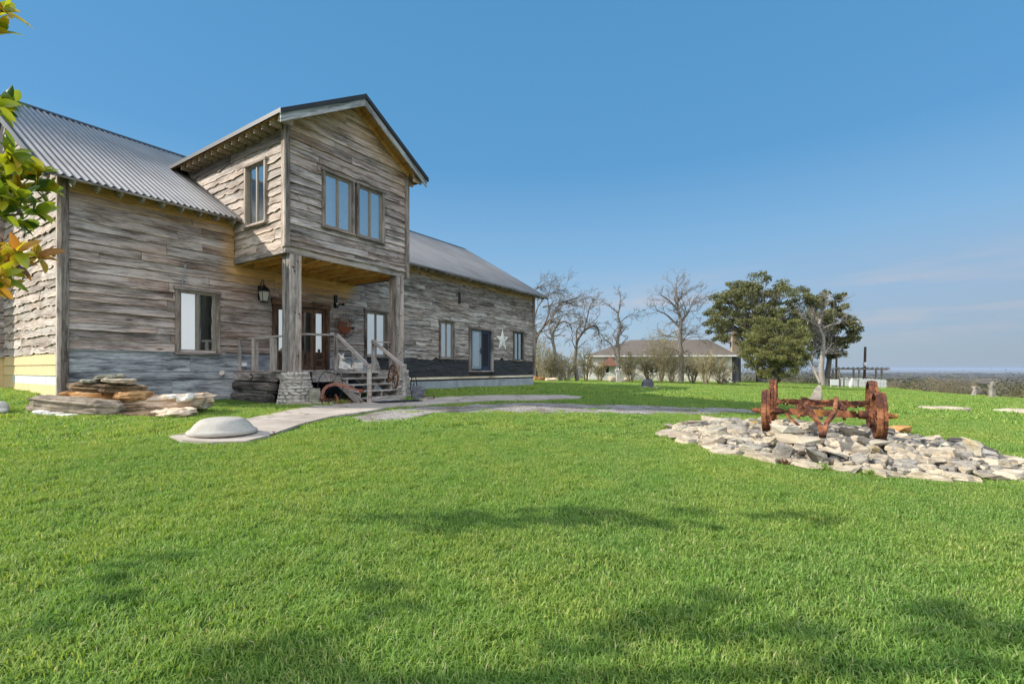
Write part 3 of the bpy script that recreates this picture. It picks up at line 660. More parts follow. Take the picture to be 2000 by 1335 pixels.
for a in (-.4, 20.08):
    mb.add([(a, -.53, roofz(.53)-.12), (a+.05, -.53, roofz(.53)-.12), (a+.05, 5.4, ZR-.1), (a, 5.4, ZR-.1), (a, -.53, roofz(.53)+.045), (a+.05, -.53, roofz(.53)+.045), (a+.05, 5.4, ZR+.06), (a, 5.4, ZR+.06)],
           [(0,1,2,3),(4,7,6,5),(0,4,5,1),(1,5,6,2),(2,6,7,3),(3,7,4,0)])
mb.build('roof_trim', M['dark_metal'], H, HO)
# roof decking (underside) + eave batten
mb = MB()
def deck(x0, x1, n0, n1, dz=-.03, th=.02):
    vs = [(x, -n, roofz(n)+d_) for x in (x0, x1) for n in (n0, n1) for d_ in (dz, dz-th)]
    mb.add(vs, [(0,1,3,2),(4,6,7,5),(0,4,5,1),(2,3,7,6),(0,2,6,4),(1,5,7,3)], [(p[0], p[1], 0) for p in vs], (.9, .5, .1))
deck(-.33, A0-.05, .46, -5.3); deck(A1+.05, 20.06, .46, -5.3); deck(A0-.05, A1+.05, -.9, -5.3)
mb.build('roof_decking', M['trim_wood'], H, HO)
mb = MB()
for x0, x1 in ((-.36, A0-.06), (A1+.08, 20.08)):
    mb.box((x0, -.5, roofz(.5)-.045), (x1, -.46, roofz(.5)+.0), tone=(.9, .2, 0))
mb.build('eave_batten', M['siding_gray'], H, HO)
k = 0; a = -.32; xs = []
while a < 20.0:
    if not (A0-.12 < a < A1+.2): xs.append(a)
    a += .405
for a in xs:
    mb = MB(); z1 = roofz(.44)-.055; z0_ = roofz(0.02)-.055
    vs = [(x, -n, z) for x in (a, a+.042) for n, z in ((-.02, z0_), (.44, z1), (.44, z1-.07), (.30, z1-.13), (-.02, z0_-.17))]
    mb.add(vs, [(0,1,2,3,4), (9,8,7,6,5)]+[(i, (i+1) % 5+0, (i+1) % 5+5, i+5) for i in range(5)], [(p[1], p[2], 0) for p in vs], (U(1.0, 1.4), U(0, 1), 0))
    mb.build('rafter_tail', M['siding_gray'], H, HO)
# dormer roof
DX0, DX1, DAP, DZE = 3.12, 7.98, 5.55, 6.0; DZR = 7.48; DSL = (DZR-DZE)/(DAP-DX0)
DF = 2.98
def Pd(side):
    def f(a, n, h):  # a is along n axis here, n = horizontal distance from ridge
        x = DAP-side*n; return (x, -a, DZR-n*DSL+h+.02)
    return f
for side in (1, -1):
    mb = corrugated(Pd(side), -5.3, DF, lambda a: DAP-DX0, 0.0)
    weld(mb.build('dormer_roof', M['roof'], H, HO, smooth=True))
mb = MB()
for side in (1, -1):
    x1 = DAP-side*(DAP-DX0)
    y0, y1 = -DF-.035, -DF+.02
    e0, e1 = (x1-side*.03, DZE-.02), (DAP, DZR)
    mb.add([(e0[0], y, z+dz) for y in (y0, y1) for (xx, z) in (e0,) for dz in (-.055, .06)]+[(e1[0], y, e1[1]+dz) for y in (y0, y1) for dz in (-.055, .06)],
           [(0,1,5,4),(2,6,7,3),(1,3,7,5),(0,4,6,2),(0,2,3,1)])
    mb.box((min(x1-side*.035, x1-side*.02), -DF-.03, DZE-.05), (max(x1-side*.035, x1-side*.02), 5.2, DZE+.052))
mb.add([(DAP-.14, -DF-.03, DZR-.04), (DAP-.14, 5.3, DZR-.04), (DAP, 5.3, DZR+.07), (DAP, -DF-.03, DZR+.07), (DAP+.14, 5.3, DZR-.04), (DAP+.14, -DF-.03, DZR-.04)], [(0, 1, 2, 3), (3, 2, 4, 5)])
mb.build('dormer_roof_trim', M['dark_metal'], H, HO)
mb = MB()   # barge boards
for side in (1, -1):
    x1 = DAP-side*(DAP-DX0); y0, y1 = -DF+.02, -DF+.06
    vs = [(x, y, z) for y in (y0, y1) for (x, z) in ((x1, DZE-.05), (DAP, DZR-.05), (DAP, DZR-.25), (x1, DZE-.25))]
    wc = [(p[0]*1.17, p[2]-p[0]*DSL*side, 0) for p in vs]
    mb.add(vs, [(0, 1, 2, 3), (7, 6, 5, 4), (0, 4, 5, 1), (2, 6, 7, 3), (0, 3, 7, 4)], wc, (.95, .1, 0))
mb.build('barge_board', M['base_board'], H, HO)
mb = MB()   # golden soffit boards behind the barge boards and under the eaves
for side in (1, -1):
    x1 = DAP-side*(DAP-DX0-.03)
    vs = [(x1, y, DZE-.02+dz) for y in (-DF+.06, 5.0) for dz in (0, -.02)]+[(DAP, y, DZR-.03+dz) for y in (-DF+.06, 5.0) for dz in (0, -.02)]
    mb.add(vs, [(0,1,3,2),(4,6,7,5),(0,4,5,1),(2,3,7,6),(0,2,6,4),(1,5,7,3)], [(p[1], p[0], 0) for p in vs], (.55, .6, .35))
    for zz, o0, o1 in ((-.04, .0, .02),):
        # inner rake board against the wall
        vs = [(x, -DN-y, z) for y in (.05, .09) for (x, z) in ((x1+side*.35, DZE+.16), (DAP, DZR-.06), (DAP, DZR-.18), (x1+side*.35, DZE+.04))]
        mb.add(vs, [(0, 1, 2, 3), (7, 6, 5, 4), (0, 4, 5, 1), (2, 6, 7, 3), (0, 3, 7, 4)], [(p[0], p[2]+p[0]*DSL*side, 0) for p in vs], (.9, .6, .25))
mb.build('dormer_soffit', M['raw_wood'], H, HO)
n_ = -2.3
while n_ < 2.9:
    for side in (1, -1):
        mb = MB(); xw = A0 if side == 1 else A1; xe = DX0+.06 if side == 1 else DX1-.06
        zt_ = lambda x: DZR-abs(x-DAP)*DSL-.05
        vs = [(x, -n_-y, z) for y in (0, .045) for x, z in ((xw, zt_(xw)), (xe, zt_(xe)), (xe, zt_(xe)-.14), (xw, zt_(xe)-.14))]
        mb.add(vs, [(0, 1, 2, 3), (7, 6, 5, 4), (0, 4, 5, 1), (1, 5, 6, 2), (2, 6, 7, 3), (0, 3, 7, 4)], [(p[0], p[2], 0) for p in vs], (U(1.15, 1.6), U(.5, 1), .12))
        mb.build('rafter_tail', M['trim_wood'], H, HO)
    n_ += .36
# porch ceiling: joists over a deck board, beams
mb = MB(); mb.box((A0+.05, -DN+.1, 2.995), (A1-.05, -.03, 3.01), tone=(.75, .5, 0)); mb.build('porch_ceiling', M['raw_wood'], H, HO)
a = A0+.12
while a < A1-.1:
    mb = MB(); mb.box((a, -DN+.06, 2.83), (a+.045, -.04, 2.99), tone=(U(.85, 1.1), U(0, 1), 0)); mb.build('joist', M['raw_wood'], H, HO); a += .405
mb = MB(); mb.box((A0-.02, -DN-.02, 2.86), (A1+.02, -DN+.05, 3.03), tone=(1.05, .5, .0)); mb.box((A0-.03, -DN+.05, 2.85), (A0+.05, -.03, 3.03), tone=(.9, .6, 0)); mb.box((A1-.05, -DN+.05, 2.85), (A1+.03, -.03, 3.03), tone=(.9, .6, 0))
mb.box((A0-.06, -DN-.075, 3.03), (A1+.03, -DN+.0, 3.065), tone=(1.2, .2, 0)); mb.build('porch_beam', M['post_wood'], H, HO)

# windows
def window(name, W, r, sash=2, tw=.085, framemat='taupe', curtain='both', label=None, trim='trim_wood', trimtone=(.8, .5, 0), mull=.05, door=False):
    a0, a1, z0, z1 = r; mb = MB(); o1 = .09
    wbox(mb, W, a0, a0+tw, -.02, o1, z0, z1, trimtone); wbox(mb, W, a1-tw, a1, -.02, o1, z0, z1, trimtone)
    wbox(mb, W, a0-.03, a1+.03, -.02, o1+.012, z1-.002, z1+tw*.9, trimtone); wbox(mb, W, a0-.02, a1+.02, -.02, o1+.03, z0-.05, z0-.002, trimtone)
    root = mb.build(name, M[trim], H, HO)
    if label: root['label'] = label
    b0, b1, c0, c1 = a0+tw, a1-tw, z0, z1-.002
    mb = MB(); fw = .05
    wbox(mb, W, b0+.001, b0+fw, -.05, .03, c0, c1, (1, 0, 0)); wbox(mb, W, b1-fw, b1-.001, -.05, .03, c0, c1, (1, 0, 0))
    wbox(mb, W, b0+fw, b1-fw, -.05, .028, c0, c0+fw, (1, 0, 0)); wbox(mb, W, b0+fw, b1-fw, -.05, .028, c1-fw, c1, (1, 0, 0))
    wd = (b1-b0-2*fw)/sash
    for i in range(1, sash): wbox(mb, W, b0+fw+wd*i-mull/2, b0+fw+wd*i+mull/2, -.05, .026, c0+fw, c1-fw, (1, 0, 0))
    mb.build('frame', M[framemat], root)
    for i in range(sash):
        x0 = b0+fw+wd*i+(mull/2 if i else 0)+.002; x1 = b0+fw+wd*(i+1)-(mull/2 if i < sash-1 else 0)-.002
        mb = MB(); s_ = .018; 
        for q in ((x0, x0+s_, c0+fw, c1-fw), (x1-s_, x1, c0+fw, c1-fw), (x0+s_, x1-s_, c0+fw, c0+fw+s_), (x0+s_, x1-s_, c1-fw-s_, c1-fw)): wbox(mb, W, q[0], q[1], -.04, .012, q[2], q[3], (.8, 0, 0))
        mb.build('sash', M[framemat], root)
        mb = MB(); mb.add([W(x0+s_, .0, c0+fw+s_), W(x1-s_, .0, c0+fw+s_), W(x1-s_, .0, c1-fw-s_), W(x0+s_, .0, c1-fw-s_)], [(0, 1, 2, 3)]); mb.build('pane', M['glass'], root)
    if curtain:
        sides = {'both': ((b0, b0+(b1-b0)*.34), (b1-(b1-b0)*.34, b1)), 'full': ((b0, b1),), 'left': ((b0, b0+(b1-b0)*.4),), 'right': ((b0+(b1-b0)*.6, b1),)}[curtain]
        mb = MB()
        for s0, s1 in sides:
            k_ = 14; vs = []
            for i in range(k_+1):
                x_ = s0+(s1-s0)*i/k_; vs += [W(x_, -.12-.02*math.sin(i*2.1), c0), W(x_, -.12-.015*math.sin(i*2.1), c1)]
            mb.add(vs, [(2*i, 2*i+2, 2*i+3, 2*i+1) for i in range(k_)])
        mb.build('curtain', M['curtain'], root, smooth=True)
    for c in root.children:   # children share the house frame: shift into place
        c.location = HO
    return root
window('window', WF, W1, curtain='full', label='double casement window left of the porch')  # curtain drawn full width, its pale cloth standing in for sky reflection
window('window', WF, W2, curtain='full', trimtone=(.7, .3, 0), label='double casement window behind the right porch post')
window('window', WF, W3, curtain='full', trimtone=(.75, .2, 0), label='pale double window over the black felt')
window('window', WF, W4, curtain=None, framemat='dark_metal', trimtone=(.5, .2, 0), label='dark double window at the far corner')
window('dormer_window', WD, (4.52, 5.54, 3.76, 5.2), curtain='left', tw=.075, label='left dormer window facing the lawn')
window('dormer_window', WD, (5.62, 6.62, 3.76, 5.2), curtain='right', tw=.075, label='right dormer window facing the lawn')
window('dormer_window', WS, (.68, 1.7, 3.75, 5.3), curtain=None, tw=.07, trim='siding_sun', trimtone=(.9, .5, 0), label='dormer side window above the left roof')
# front doors: four narrow glazed leaves in a stained frame
mb = MB(); a0, a1, z0, z1 = DO
wbox(mb, WF, a0, a0+.13, -.02, .095, z0, z1-.12, (.9, .5, 0)); wbox(mb, WF, a1-.13, a1, -.02, .095, z0, z1-.12, (.9, .5, 0)); wbox(mb, WF, a0-.03, a1+.03, -.02, .105, z1-.12, z1+.05, (1.1, .8, 0))
dr = mb.build('front_door', M['door_wood'], H, HO)
lw_ = (a1-a0-.26)/4
for i in range(4):
    x0 = a0+.13+lw_*i+.004; x1 = x0+lw_-.008; mb = MB(); zt_ = z1-.14; st = .085
    for q in ((x0, x0+st, z0, zt_), (x1-st, x1, z0, zt_), (x0+st, x1-st, zt_-.12, zt_), (x0+st, x1-st, z0, z0+.16), (x0+st, x1-st, z0+.50, z0+.58), (x0+st, x1-st, z0+.32, z0+.355)): wbox(mb, WF, q[0], q[1], -.05, .005, q[2], q[3])
    wbox(mb, WF, x0+st, x1-st, -.04, -.015, z0+.16, z0+.5, (.6, 0, 0))
    lf = mb.build('door_leaf', M['door_wood'], dr); lf.location = HO
    mb = MB(); mb.add([WF(x0+st, -.015, z0+.58), WF(x1-st, -.015, z0+.58), WF(x1-st, -.015, zt_-.12), WF(x0+st, -.015, zt_-.12)], [(0, 1, 2, 3)]); mb.build('pane', M['glass'], dr).location = HO
    if i == 2:
        mb = MB(); x_ = x0+.045
        mb.lathe([(.022, 0), (.028, .03), (.012, .04)], WF(x_, .01, 1.0-.07), 10, M=Matrix.Rotation(R(90), 4, 'X'))
        mb.tube([WF(x_, .01, .84), WF(x_, .055, .80), WF(x_, .06, .70), WF(x_, .03, .62), WF(x_+.01, .01, .6)], .011, 6); wbox(mb, WF, x_-.025, x_+.025, .005, .014, .58, 1.0)
        mb.build('door_handle', M['black_metal'], dr).location = HO
mb = MB()
k_ = 10; vs = []
for i in range(k_+1):
    x_ = a0+.15+(a1-a0-.3)*i/k_; vs += [WF(x_, -.2-.02*math.sin(i*2.1), z0), WF(x_, -.2, z1)]
mb.add(vs, [(2*i, 2*i+2, 2*i+3, 2*i+1) for i in range(k_)]); mb.build('curtain', M['curtain'], dr).location = HO
# side door: navy with glazed leaf and sidelight
mb = MB(); a0, a1, z0, z1 = D2
wbox(mb, WF, a0, a0+.12, -.02, .095, z0, z1-.05, (.8, .1, 0)); wbox(mb, WF, a1-.12, a1, -.02, .095, z0, z1-.05, (.9, .1, 0)); wbox(mb, WF, a0-.02, a1+.02, -.02, .105, z1-.05, z1+.06, (.8, .1, 0)); wbox(mb, WF, a0-.02, a1+.02, 0, .09, z0-.06, z0, (1.1, 0, 0))
sd = mb.build('side_door', M['trim_wood'], H, HO)
mb = MB(); wbox(mb, WF, a0+.12, a0+.3, -.06, .0, z0, z1-.05); wbox(mb, WF, a0+1.0, a0+1.07, -.05, .01, z0, z1-.05); wbox(mb, WF, a1-.34, a1-.12, -.05, .004, z0, z1-.05); wbox(mb, WF, a0+1.07, a1-.34, -.05, .002, z0, z0+.2); wbox(mb, WF, a0+1.07, a1-.34, -.05, .002, z1-.2, z1-.05)
mb.build('door_frame', M['blue_paint'], sd).location = HO
mb = MB(); x0, x1 = a0+.3, a0+1.0
for q in ((x0, x0+.1, z0, z1-.05), (x1-.1, x1-.002, z0, z1-.05), (x0+.1, x1-.1, z0, z0+.2), (x0+.1, x1-.1, z1-.16, z1-.05)): wbox(mb, WF, q[0], q[1], -.05, -.005, q[2], q[3], (1, 0, 0))
mb.build('door_leaf', M['bluegray'], sd).location = HO
mb = MB(); mb.add([WF(x0+.1, -.02, z0+.2), WF(x1-.1, -.02, z0+.2), WF(x1-.1, -.02, z1-.16), WF(x0+.1, -.02, z1-.16)], [(0, 1, 2, 3)]); mb.build('pane', M['glass'], sd).location = HO
mb = MB(); mb.add([WF(a0+1.07, -.02, z0+.2), WF(a1-.34, -.02, z0+.2), WF(a1-.34, -.02, z1-.2), WF(a0+1.07, -.02, z1-.2)], [(0, 1, 2, 3)]); mb.build('pane', M['dark_room'], sd).location = HO
mb = MB(); mb.lathe([(.02, 0), (.028, .05), (.01, .06)], WF(x1-.05, -.0, .82), 8, M=Matrix.Rotation(R(90), 4, 'X')); wbox(mb, WF, x1-.07, x1-.03, -.005, .01, .7, .98); mb.build('door_handle', M['black_metal'], sd).location = HO

# porch deck and carcass
mb = MB(); a = 3.6
while a < 7.4:
    mb.box((a, -2.26, -.075), (a+.135, -.03, -.035)); a += .14
mb.build('porch_deck', M['post_wood'], H, HO)
mb = MB(); mb.box((4.42, -2.25, -.27), (7.2, -2.2, -.08), tone=(1.1, .1, 0)); mb.box((3.64, -2.2, -.25), (3.69, -.05, -.08)); mb.box((7.38, -2.2, -.25), (7.43, -.05, -.08)); mb.box((4.42, -2.256, -.35), (5.1, -2.21, -.275), tone=(.9, .1, 0))
mb.build('rim_joist', M['post_wood'], H, HO)
# posts: boxed in boards
for (x0, x1, y0, y1) in ((3.64, 3.96, -2.47, -2.15), (7.14, 7.46, -2.47, -2.15)):
    mb = MB(); mb.box((x0+.015, y0+.015, -.1), (x1-.015, y1-.015, 2.86), tone=(.7, .3, 0))
    t_ = .022; w3 = (x1-x0)/2
    for i in range(2):
        mb.box((x0+w3*i+.002, y0-.002, -.08), (x0+w3*(i+1)-.002, y0+t_, 2.858), tone=(U(.8, 1.25), U(.2, .9), 0)); mb.box((x0-.002, y0+w3*i+.026, -.08), (x0+t_, y0+w3*(i+1)-.001, 2.858), tone=(U(.7, 1.0), U(.1, .8), 0))
        mb.box((x0+w3*i, y1-t_, -.08), (x0+w3*(i+1), y1, 2.858)); mb.box((x1-t_, y0+w3*i, -.08), (x1, y0+w3*(i+1), 2.858))
    for i in range(7):
        zz = U(.1, 2.7); xx = U(x0+.05, x1-.08); mb.box((xx, y0-.006, zz), (xx+.05, y0+.01, zz+.035), Matrix.Translation((xx, 0, zz)) @ Matrix.Rotation(U(-.6, .6), 4, 'Y') @ Matrix.Translation((-xx, 0, -zz)), tone=(.25, 0, 0))
    mb.build('porch_post', M['post_wood'], H, HO)
# stone piers under the posts
def make_slab(rg, L_, W_, T_, n=12, lev=4, rough=.13):
    """irregular layered stone, origin at centre"""
    out = [1+rg.uniform(-rough, rough) for _ in range(n)]; vs = []
    ang = [2*math.pi*i/n+rg.uniform(-.18, .18) for i in range(n)]
    for j in range(lev+1):
        t_ = j/lev; sc_ = (.84 if j in (0, lev) else 1.0)+rg.uniform(-.05, .05)
        for i in range(n):
            q = out[i]*sc_*(1+rg.uniform(-.06, .06)); c, s_ = math.cos(ang[i]), math.sin(ang[i])
            e_ = .72; cx = math.copysign(abs(c)**e_, c); sy = math.copysign(abs(s_)**e_, s_)
            vs.append((cx*q*L_/2, sy*q*W_/2, (t_-.5)*T_*(1+rg.uniform(-.12, .12))+rg.uniform(-.05, .05)*T_))
    fs = [(j*n+i, j*n+(i+1) % n, (j+1)*n+(i+1) % n, (j+1)*n+i) for j in range(lev) for i in range(n)]
    vs.append((rg.uniform(-.1, .1)*L_, rg.uniform(-.1, .1)*W_, -.5*T_)); vs.append((rg.uniform(-.1, .1)*L_, rg.uniform(-.1, .1)*W_, .52*T_+rg.uniform(-.06, .1)*T_))
    b0, t0 = len(vs)-2, len(vs)-1
    fs += [(b0, (i+1) % n, i) for i in range(n)]+[(t0, lev*n+i, lev*n+(i+1) % n) for i in range(n)]
    return vs, fs
M['pier_stone'] = stone('pier_stone', [(.17, .155, .14), (.40, .37, .33), (.62, .59, .54)])
def pier(a, n, w0, w1, z0, z1):
    mb = MB(); rg = random.Random(int(a*100))
    mb.lathe([(w0*.53, z0), (w0*.51, z0+.25*(z1-z0)), (w1*.56, z1-.03), (w1*.5, z1-.005)], (a, -n, 0), 20)
    core = mb.build('stone_pier', M['mortar'], H, HO)
    mb = MB(); z = z0+.04
    while z < z1-.02:
        h = rg.uniform(.045, .10); w = w0+(w1-w0)*(z-z0)/(z1-z0)
        R_ = w*.56-.045; an = rg.uniform(0, 6); a_end = an+6.28
        while an < a_end:
            ln = rg.uniform(.09, .27); st_ = ln/R_/1.05; vs, fs = make_slab(rg, ln, .15+rg.uniform(-.02, .03), h*rg.uniform(.75, 1.2), 10, 3, .2)
            Mx = Matrix.Translation((a+R_*math.cos(an+st_/2), -n+R_*math.sin(an+st_/2), z+h/2)) @ Matrix.Rotation(an+st_/2+math.pi/2, 4, 'Z') @ Matrix.Rotation(rg.uniform(-.25, .25), 4, 'Y')
            mb.add([Mx @ Vector(v) for v in vs], fs, tone=(rg.uniform(.7, 1.2), 0, 0)); an += st_
        z += h*.97+.006
    s_ = mb.build('face_stone', M['pier_stone'], core); s_.location = HO
pier(3.92, 2.27, .76, .52, -.98, -.085); pier(7.46, 2.2, .8, .52, -1.05, -.06)
# stacked old timbers closing the porch on the left
for i, (z0, z1, x0, x1, n0, jit) in enumerate(((-.33, -.09, .06, 1.85, 3.62, .004), (-.56, -.345, .03, 1.8, 3.60, .012), (-.64, -.54, .5, 1.7, 3.64, .012), (-.92, -.64, -.0, 1.75, 3.56, .01))):
    mb = MB(); rg = random.Random(i+40); k_ = 12; nn = 14; vs = []; wc = []
    for j in range(nn+1):
        x_ = x0+(x1-x0)*j/nn
        for q in range(k_):
            an = 2*math.pi*q/k_; c, s_ = math.cos(an), math.sin(an); e_ = .55
            h = (z1-z0)/2; rr_ = 1+rg.uniform(-.06, .06)
            vs.append((n0+math.copysign(abs(c)**e_, c)*.13*rr_, -x_, (z0+z1)/2+math.copysign(abs(s_)**e_, s_)*h*rr_)); wc.append((x_+i*9, q*.07, 0))
    fs = [(j*k_+q, j*k_+(q+1) % k_, (j+1)*k_+(q+1) % k_, (j+1)*k_+q) for j in range(nn) for q in range(k_)]+[tuple(range(k_))[::-1], tuple(nn*k_+q for q in range(k_))]
    mb.add(vs, fs, wc, (1.9 if i == 0 else .9, .7, 0)); mb.build('timber', M['log'], H, HO)
mb = MB(); mb.tube([(3.475, -1.0+.06*math.cos(q*.52), -.2+.07*math.sin(q*.52)) for q in range(1, 12)], .014, 5); mb.build('horseshoe', M['rust'], H, HO)
# rails
mb = MB()
mb.tube([(3.66, -.05, .80), (3.67, -.6, .815), (3.66, -1.2, .80), (3.66, -1.7, .82), (3.68, -2.16, .83)], [.026, .03, .028, .03, .027], 8)
mb.tube([(3.95, -2.2, .89), (4.4, -2.21, .91), (4.8, -2.2, .92), (5.14, -2.2, .935)], [.028, .03, .028, .028], 8)
mb.box((6.42, -2.235, .80), (7.15, -2.16, .835)); mb.box((6.45, -2.2, .66), (7.15, -2.17, .70), tone=(.5, 0, 0)); mb.box((6.45, -.3, .3), (7.4, -.26, .34), tone=(.4, 0, 0))
mb.build('handrail', M['post_wood'], H, HO)
for x_, w_, z1 in ((5.10, .09, .95), (6.40, .09, .86), (6.75, .07, .67)):
    mb = MB(); y_ = -2.24 if x_ < 5 else -2.28
    if x_ == 6.75: y_ = -.9
    mb.box((x_, y_, -.05 if x_ < 5 or x_ > 6.5 else -.45), (x_+w_, y_+w_*.8, z1)); mb.build('rail_post', M['post_wood'], H, HO)
def aA(px, A):
    P = P0+U2*A; nv = Vector((U2.y, -U2.x)); k = (px-CX)/F
    return (k*P.y-P.x)/(nv.x-k*nv.y)
for px, w_ in ((466, .07), (498, .10), (534, .12)):
    n_ = aA(px, 3.66); mb = MB(); mb.box((3.62, -n_-w_/2-.04, -.05), (3.70, -n_+w_/2+.04, .79)); mb.build('rail_post', M['post_wood'], H, HO)
# stairs
SA0, SA1 = 5.16, 6.46; ZG = -.92
mb = MB()
for i in range(5):
    z = -.075-.168*(i+.0); n0 = 2.27+.262*i
    if i < 5: mb.box((SA0-.16+(.0 if i < 4 else .14), -n0-.27, z-.04-.0), (SA1+.04, -n0-.0, z), tone=(1.15, .2, 0), jit=.004)
mb.box((SA0+.02, -3.60, -.98), (SA1+.02, -3.56, -.78), tone=(1.25, .1, 0))
mb.build('stair_tread', M['post_wood'], H, HO)
mb = MB()
for x_ in (SA0-.13, (SA0+SA1)/2, SA1-.06):
    mb.beam((x_, -2.24, -.20), (x_, -3.60, -1.0), .045, .2, tone=(.9, .3, 0))
for i in range(4):
    z = -.075-.168*i; n0 = 2.27+.262*i
    for x_ in (SA0-.08, (SA0+SA1)/2, SA1-.06): mb.box((x_, -n0-.25, z-.205), (x_+.05, -n0-.06, z-.042), tone=(1, .2, 0))
mb.build('stringer', M['post_wood'], H, HO)
for x_ in (5.20, 6.44):
    mb = MB(); mb.lathe([(.062, -1.0), (.066, -.05), (.073, -.05), (.073, -.02), (.064, -.02), (.066, .02), (.076, .05), (.076, .10), (.06, .135), (.0, .14)], (x_, -3.55, 0), 8, tone=(1.15, .2, 0)); mb.build('newel_post', M['post_wood'], H, HO)
    mb = MB(); zt_ = .93 if x_ < 6 else .83
    mb.beam((x_-.02, -2.25, zt_), (x_, -3.50, .085), .05, .085, tone=(1.1, .2, 0)); mb.build('stair_rail', M['post_wood'], H, HO)

# ---- things hanging on the wall (each its own top-level object)
def hobj(a, n, z): return tuple(hw(a, n, z))
def wallthing(name, a, n, z, label, cat):
    """an empty on the wall; its local axes: x along the wall, -y outward, z up"""
    return empty(name, hobj(a, n, z), HR, label, cat)
# carriage lantern: arm from a back plate
t_ = wallthing('wall_lantern', aN(508, .05), .05, 1.95, 'black carriage wall lantern with seeded glass left of the front door', 'lantern')
mb = MB(); mb.box((-.055, -.012, -.0), (.055, .02, .42)); mb.build('back_plate', M['black_metal'], t_)
mb = MB(); cx = 0; cy_ = -.2
mb.tube([(0, -.01, .33), (0, -.06, .50), (0, -.13, .58), (0, -.19, .56), (0, -.2, .47), (0, -.2, .42)], .011, 6); mb.build('arm', M['black_metal'], t_)
mb = MB(); k4 = 4; rot = Matrix.Rotation(R(45), 4, 'Z')
mb.lathe([(.03, .42), (.055, .38), (.10, .35), (.155, .27), (.17, .255), (.165, .235), (.15, .235)], (0, -.2, 0), 4, M=rot)
mb.lathe([(.09, -.07), (.10, -.05), (.10, -.03), (.02, -.03)], (0, -.2, 0), 4, M=rot)
for i in range(4):
    an = R(45+90*i); mb.beam((.145*math.cos(an), -.2+.145*math.sin(an), .236), (.095*math.cos(an), -.2+.095*math.sin(an), -.04), .012, .012)
mb.build('lamp_cage', M['black_metal'], t_)
t = NT('seeded_glass'); o_ = t.obj(); M['seeded'] = t.bsdf((.62, .60, .52), .35, 0, t.bump(t.noise(o_, 60, 3), .5, .005), .5, **{'Transmission Weight': .35})
mb = MB(); mb.lathe([(.09, -.035), (.14, .232)], (0, -.2, 0), 4, M=rot); mb.build('lamp_glass', M['seeded'], t_)
# motion lamp / camera
t_ = wallthing('wall_camera', aN(655, .05), .05, 2.0, 'slim black wall camera light between the front door and window', 'camera')
mb = MB(); mb.box((-.05, -.05, .05), (.05, .02, .42)); mb.box((-.04, -.09, .0), (.055, .02, .1)); mb.build('housing', M['black_metal'], t_)
mb = MB(); mb.tube([(.05, -.08, .13), (.14, -.10, .14), (.2, -.10, .13)], .014, 6); mb.lathe([(.03, -.03), (.045, .0), (.04, .05)], (.22, -.10, .13), 10, M=Matrix.Rotation(R(70), 4, 'X')); mb.build('swivel_arm', M['black_metal'], t_)
mb = MB(); mb.lathe([(.028, 0), (.03, .015), (.01, .02)], (0, -.088, .13), 12, M=Matrix.Rotation(R(90), 4, 'X')); mb.build('lens', M['white'], t_)
# small white plate
t_ = MB(); t_.box((-.1, -.012, -.045), (.1, .0, .045)); t_.box((-.075, -.016, -.03), (-.05, -.012, .03), mi=1); t_.box((-.02, -.015, -.004), (.07, -.012, .006), mi=1)
o = t_.build('door_plate', [M['white'], M['blue_paint']]); o.location = hobj(aN(647, .05), .06, (CY-645)/F*14.2); o.rotation_euler = (0, 0, HR); tag(o, 'small white plate right of the front door frame', 'plate')
# round rusty ranch sign
ar = wallthing('ranch_sign', aN(673, .06), .07, 1.45-.44, 'round rusty cut-metal ranch sign hanging right of the front door', 'sign')
zc = .44; RO = .385
def ring(mb, r, w, th, z0=zc, a0=0, a1=360, k=48, mi=0):
    for i in range(k):
        p, q = R(a0+(a1-a0)*i/k), R(a0+(a1-a0)*(i+1)/k)
        vs = [(rr_*math.cos(x), y, z0+rr_*math.sin(x)) for x in (p, q) for rr_ in (r-w/2, r+w/2) for y in (-th, 0)]
        mb.add(vs, [(0,1,3,2),(4,6,7,5),(0,4,5,1),(2,3,7,6)], mi=mi)
mb = MB(); ring(mb, RO, .026, .008); ring(mb, .265, .022, .008); mb.box((-.03, -.008, zc-.40), (.03, 0, zc-.30)); mb.box((.28, -.008, zc-.12), (.37, 0, zc-.02)); mb.box((-.36, -.008, zc-.1), (-.28, 0, zc-.04)); mb.build('outer_ring', M['rust'], ar)
mb = MB(); n_ = 18; mb.prism([(.255*math.cos(R(180+180*i/n_)), zc-.02+.255*math.sin(R(180+180*i/n_))) for i in range(n_+1)], 0, .006, Matrix.Rotation(R(90), 4, 'X')); 
mb.prism([(-.25, zc+.05), (-.2, zc+.13), (-.06, zc+.14), (0, zc+.08), (-.02, zc+.03), (-.12, zc-.0), (-.18, zc+.0)], 0, .006, Matrix.Rotation(R(90), 4, 'X')); mb.build('hill_cutout', M['rust_red'], ar)
mb = MB()
mb.prism([(.03, zc-.02), (.04, zc+.06), (.02, zc+.09), (.05, zc+.1), (.1, zc+.075), (.17, zc+.07), (.19, zc-.02), (.175, zc-.02), (.165, zc+.03), (.07, zc+.03), (.06, zc-.02)], 0, .006, Matrix.Rotation(R(90), 4, 'X')); mb.tube([(.2, -.003, zc), (.21, -.003, zc+.14), (.18, -.003, zc+.2)], .012, 5); mb.tube([(.21, -.003, zc+.12), (.27, -.003, zc+.2)], .01, 5); mb.build('animal_cutout', M['rust'], ar)
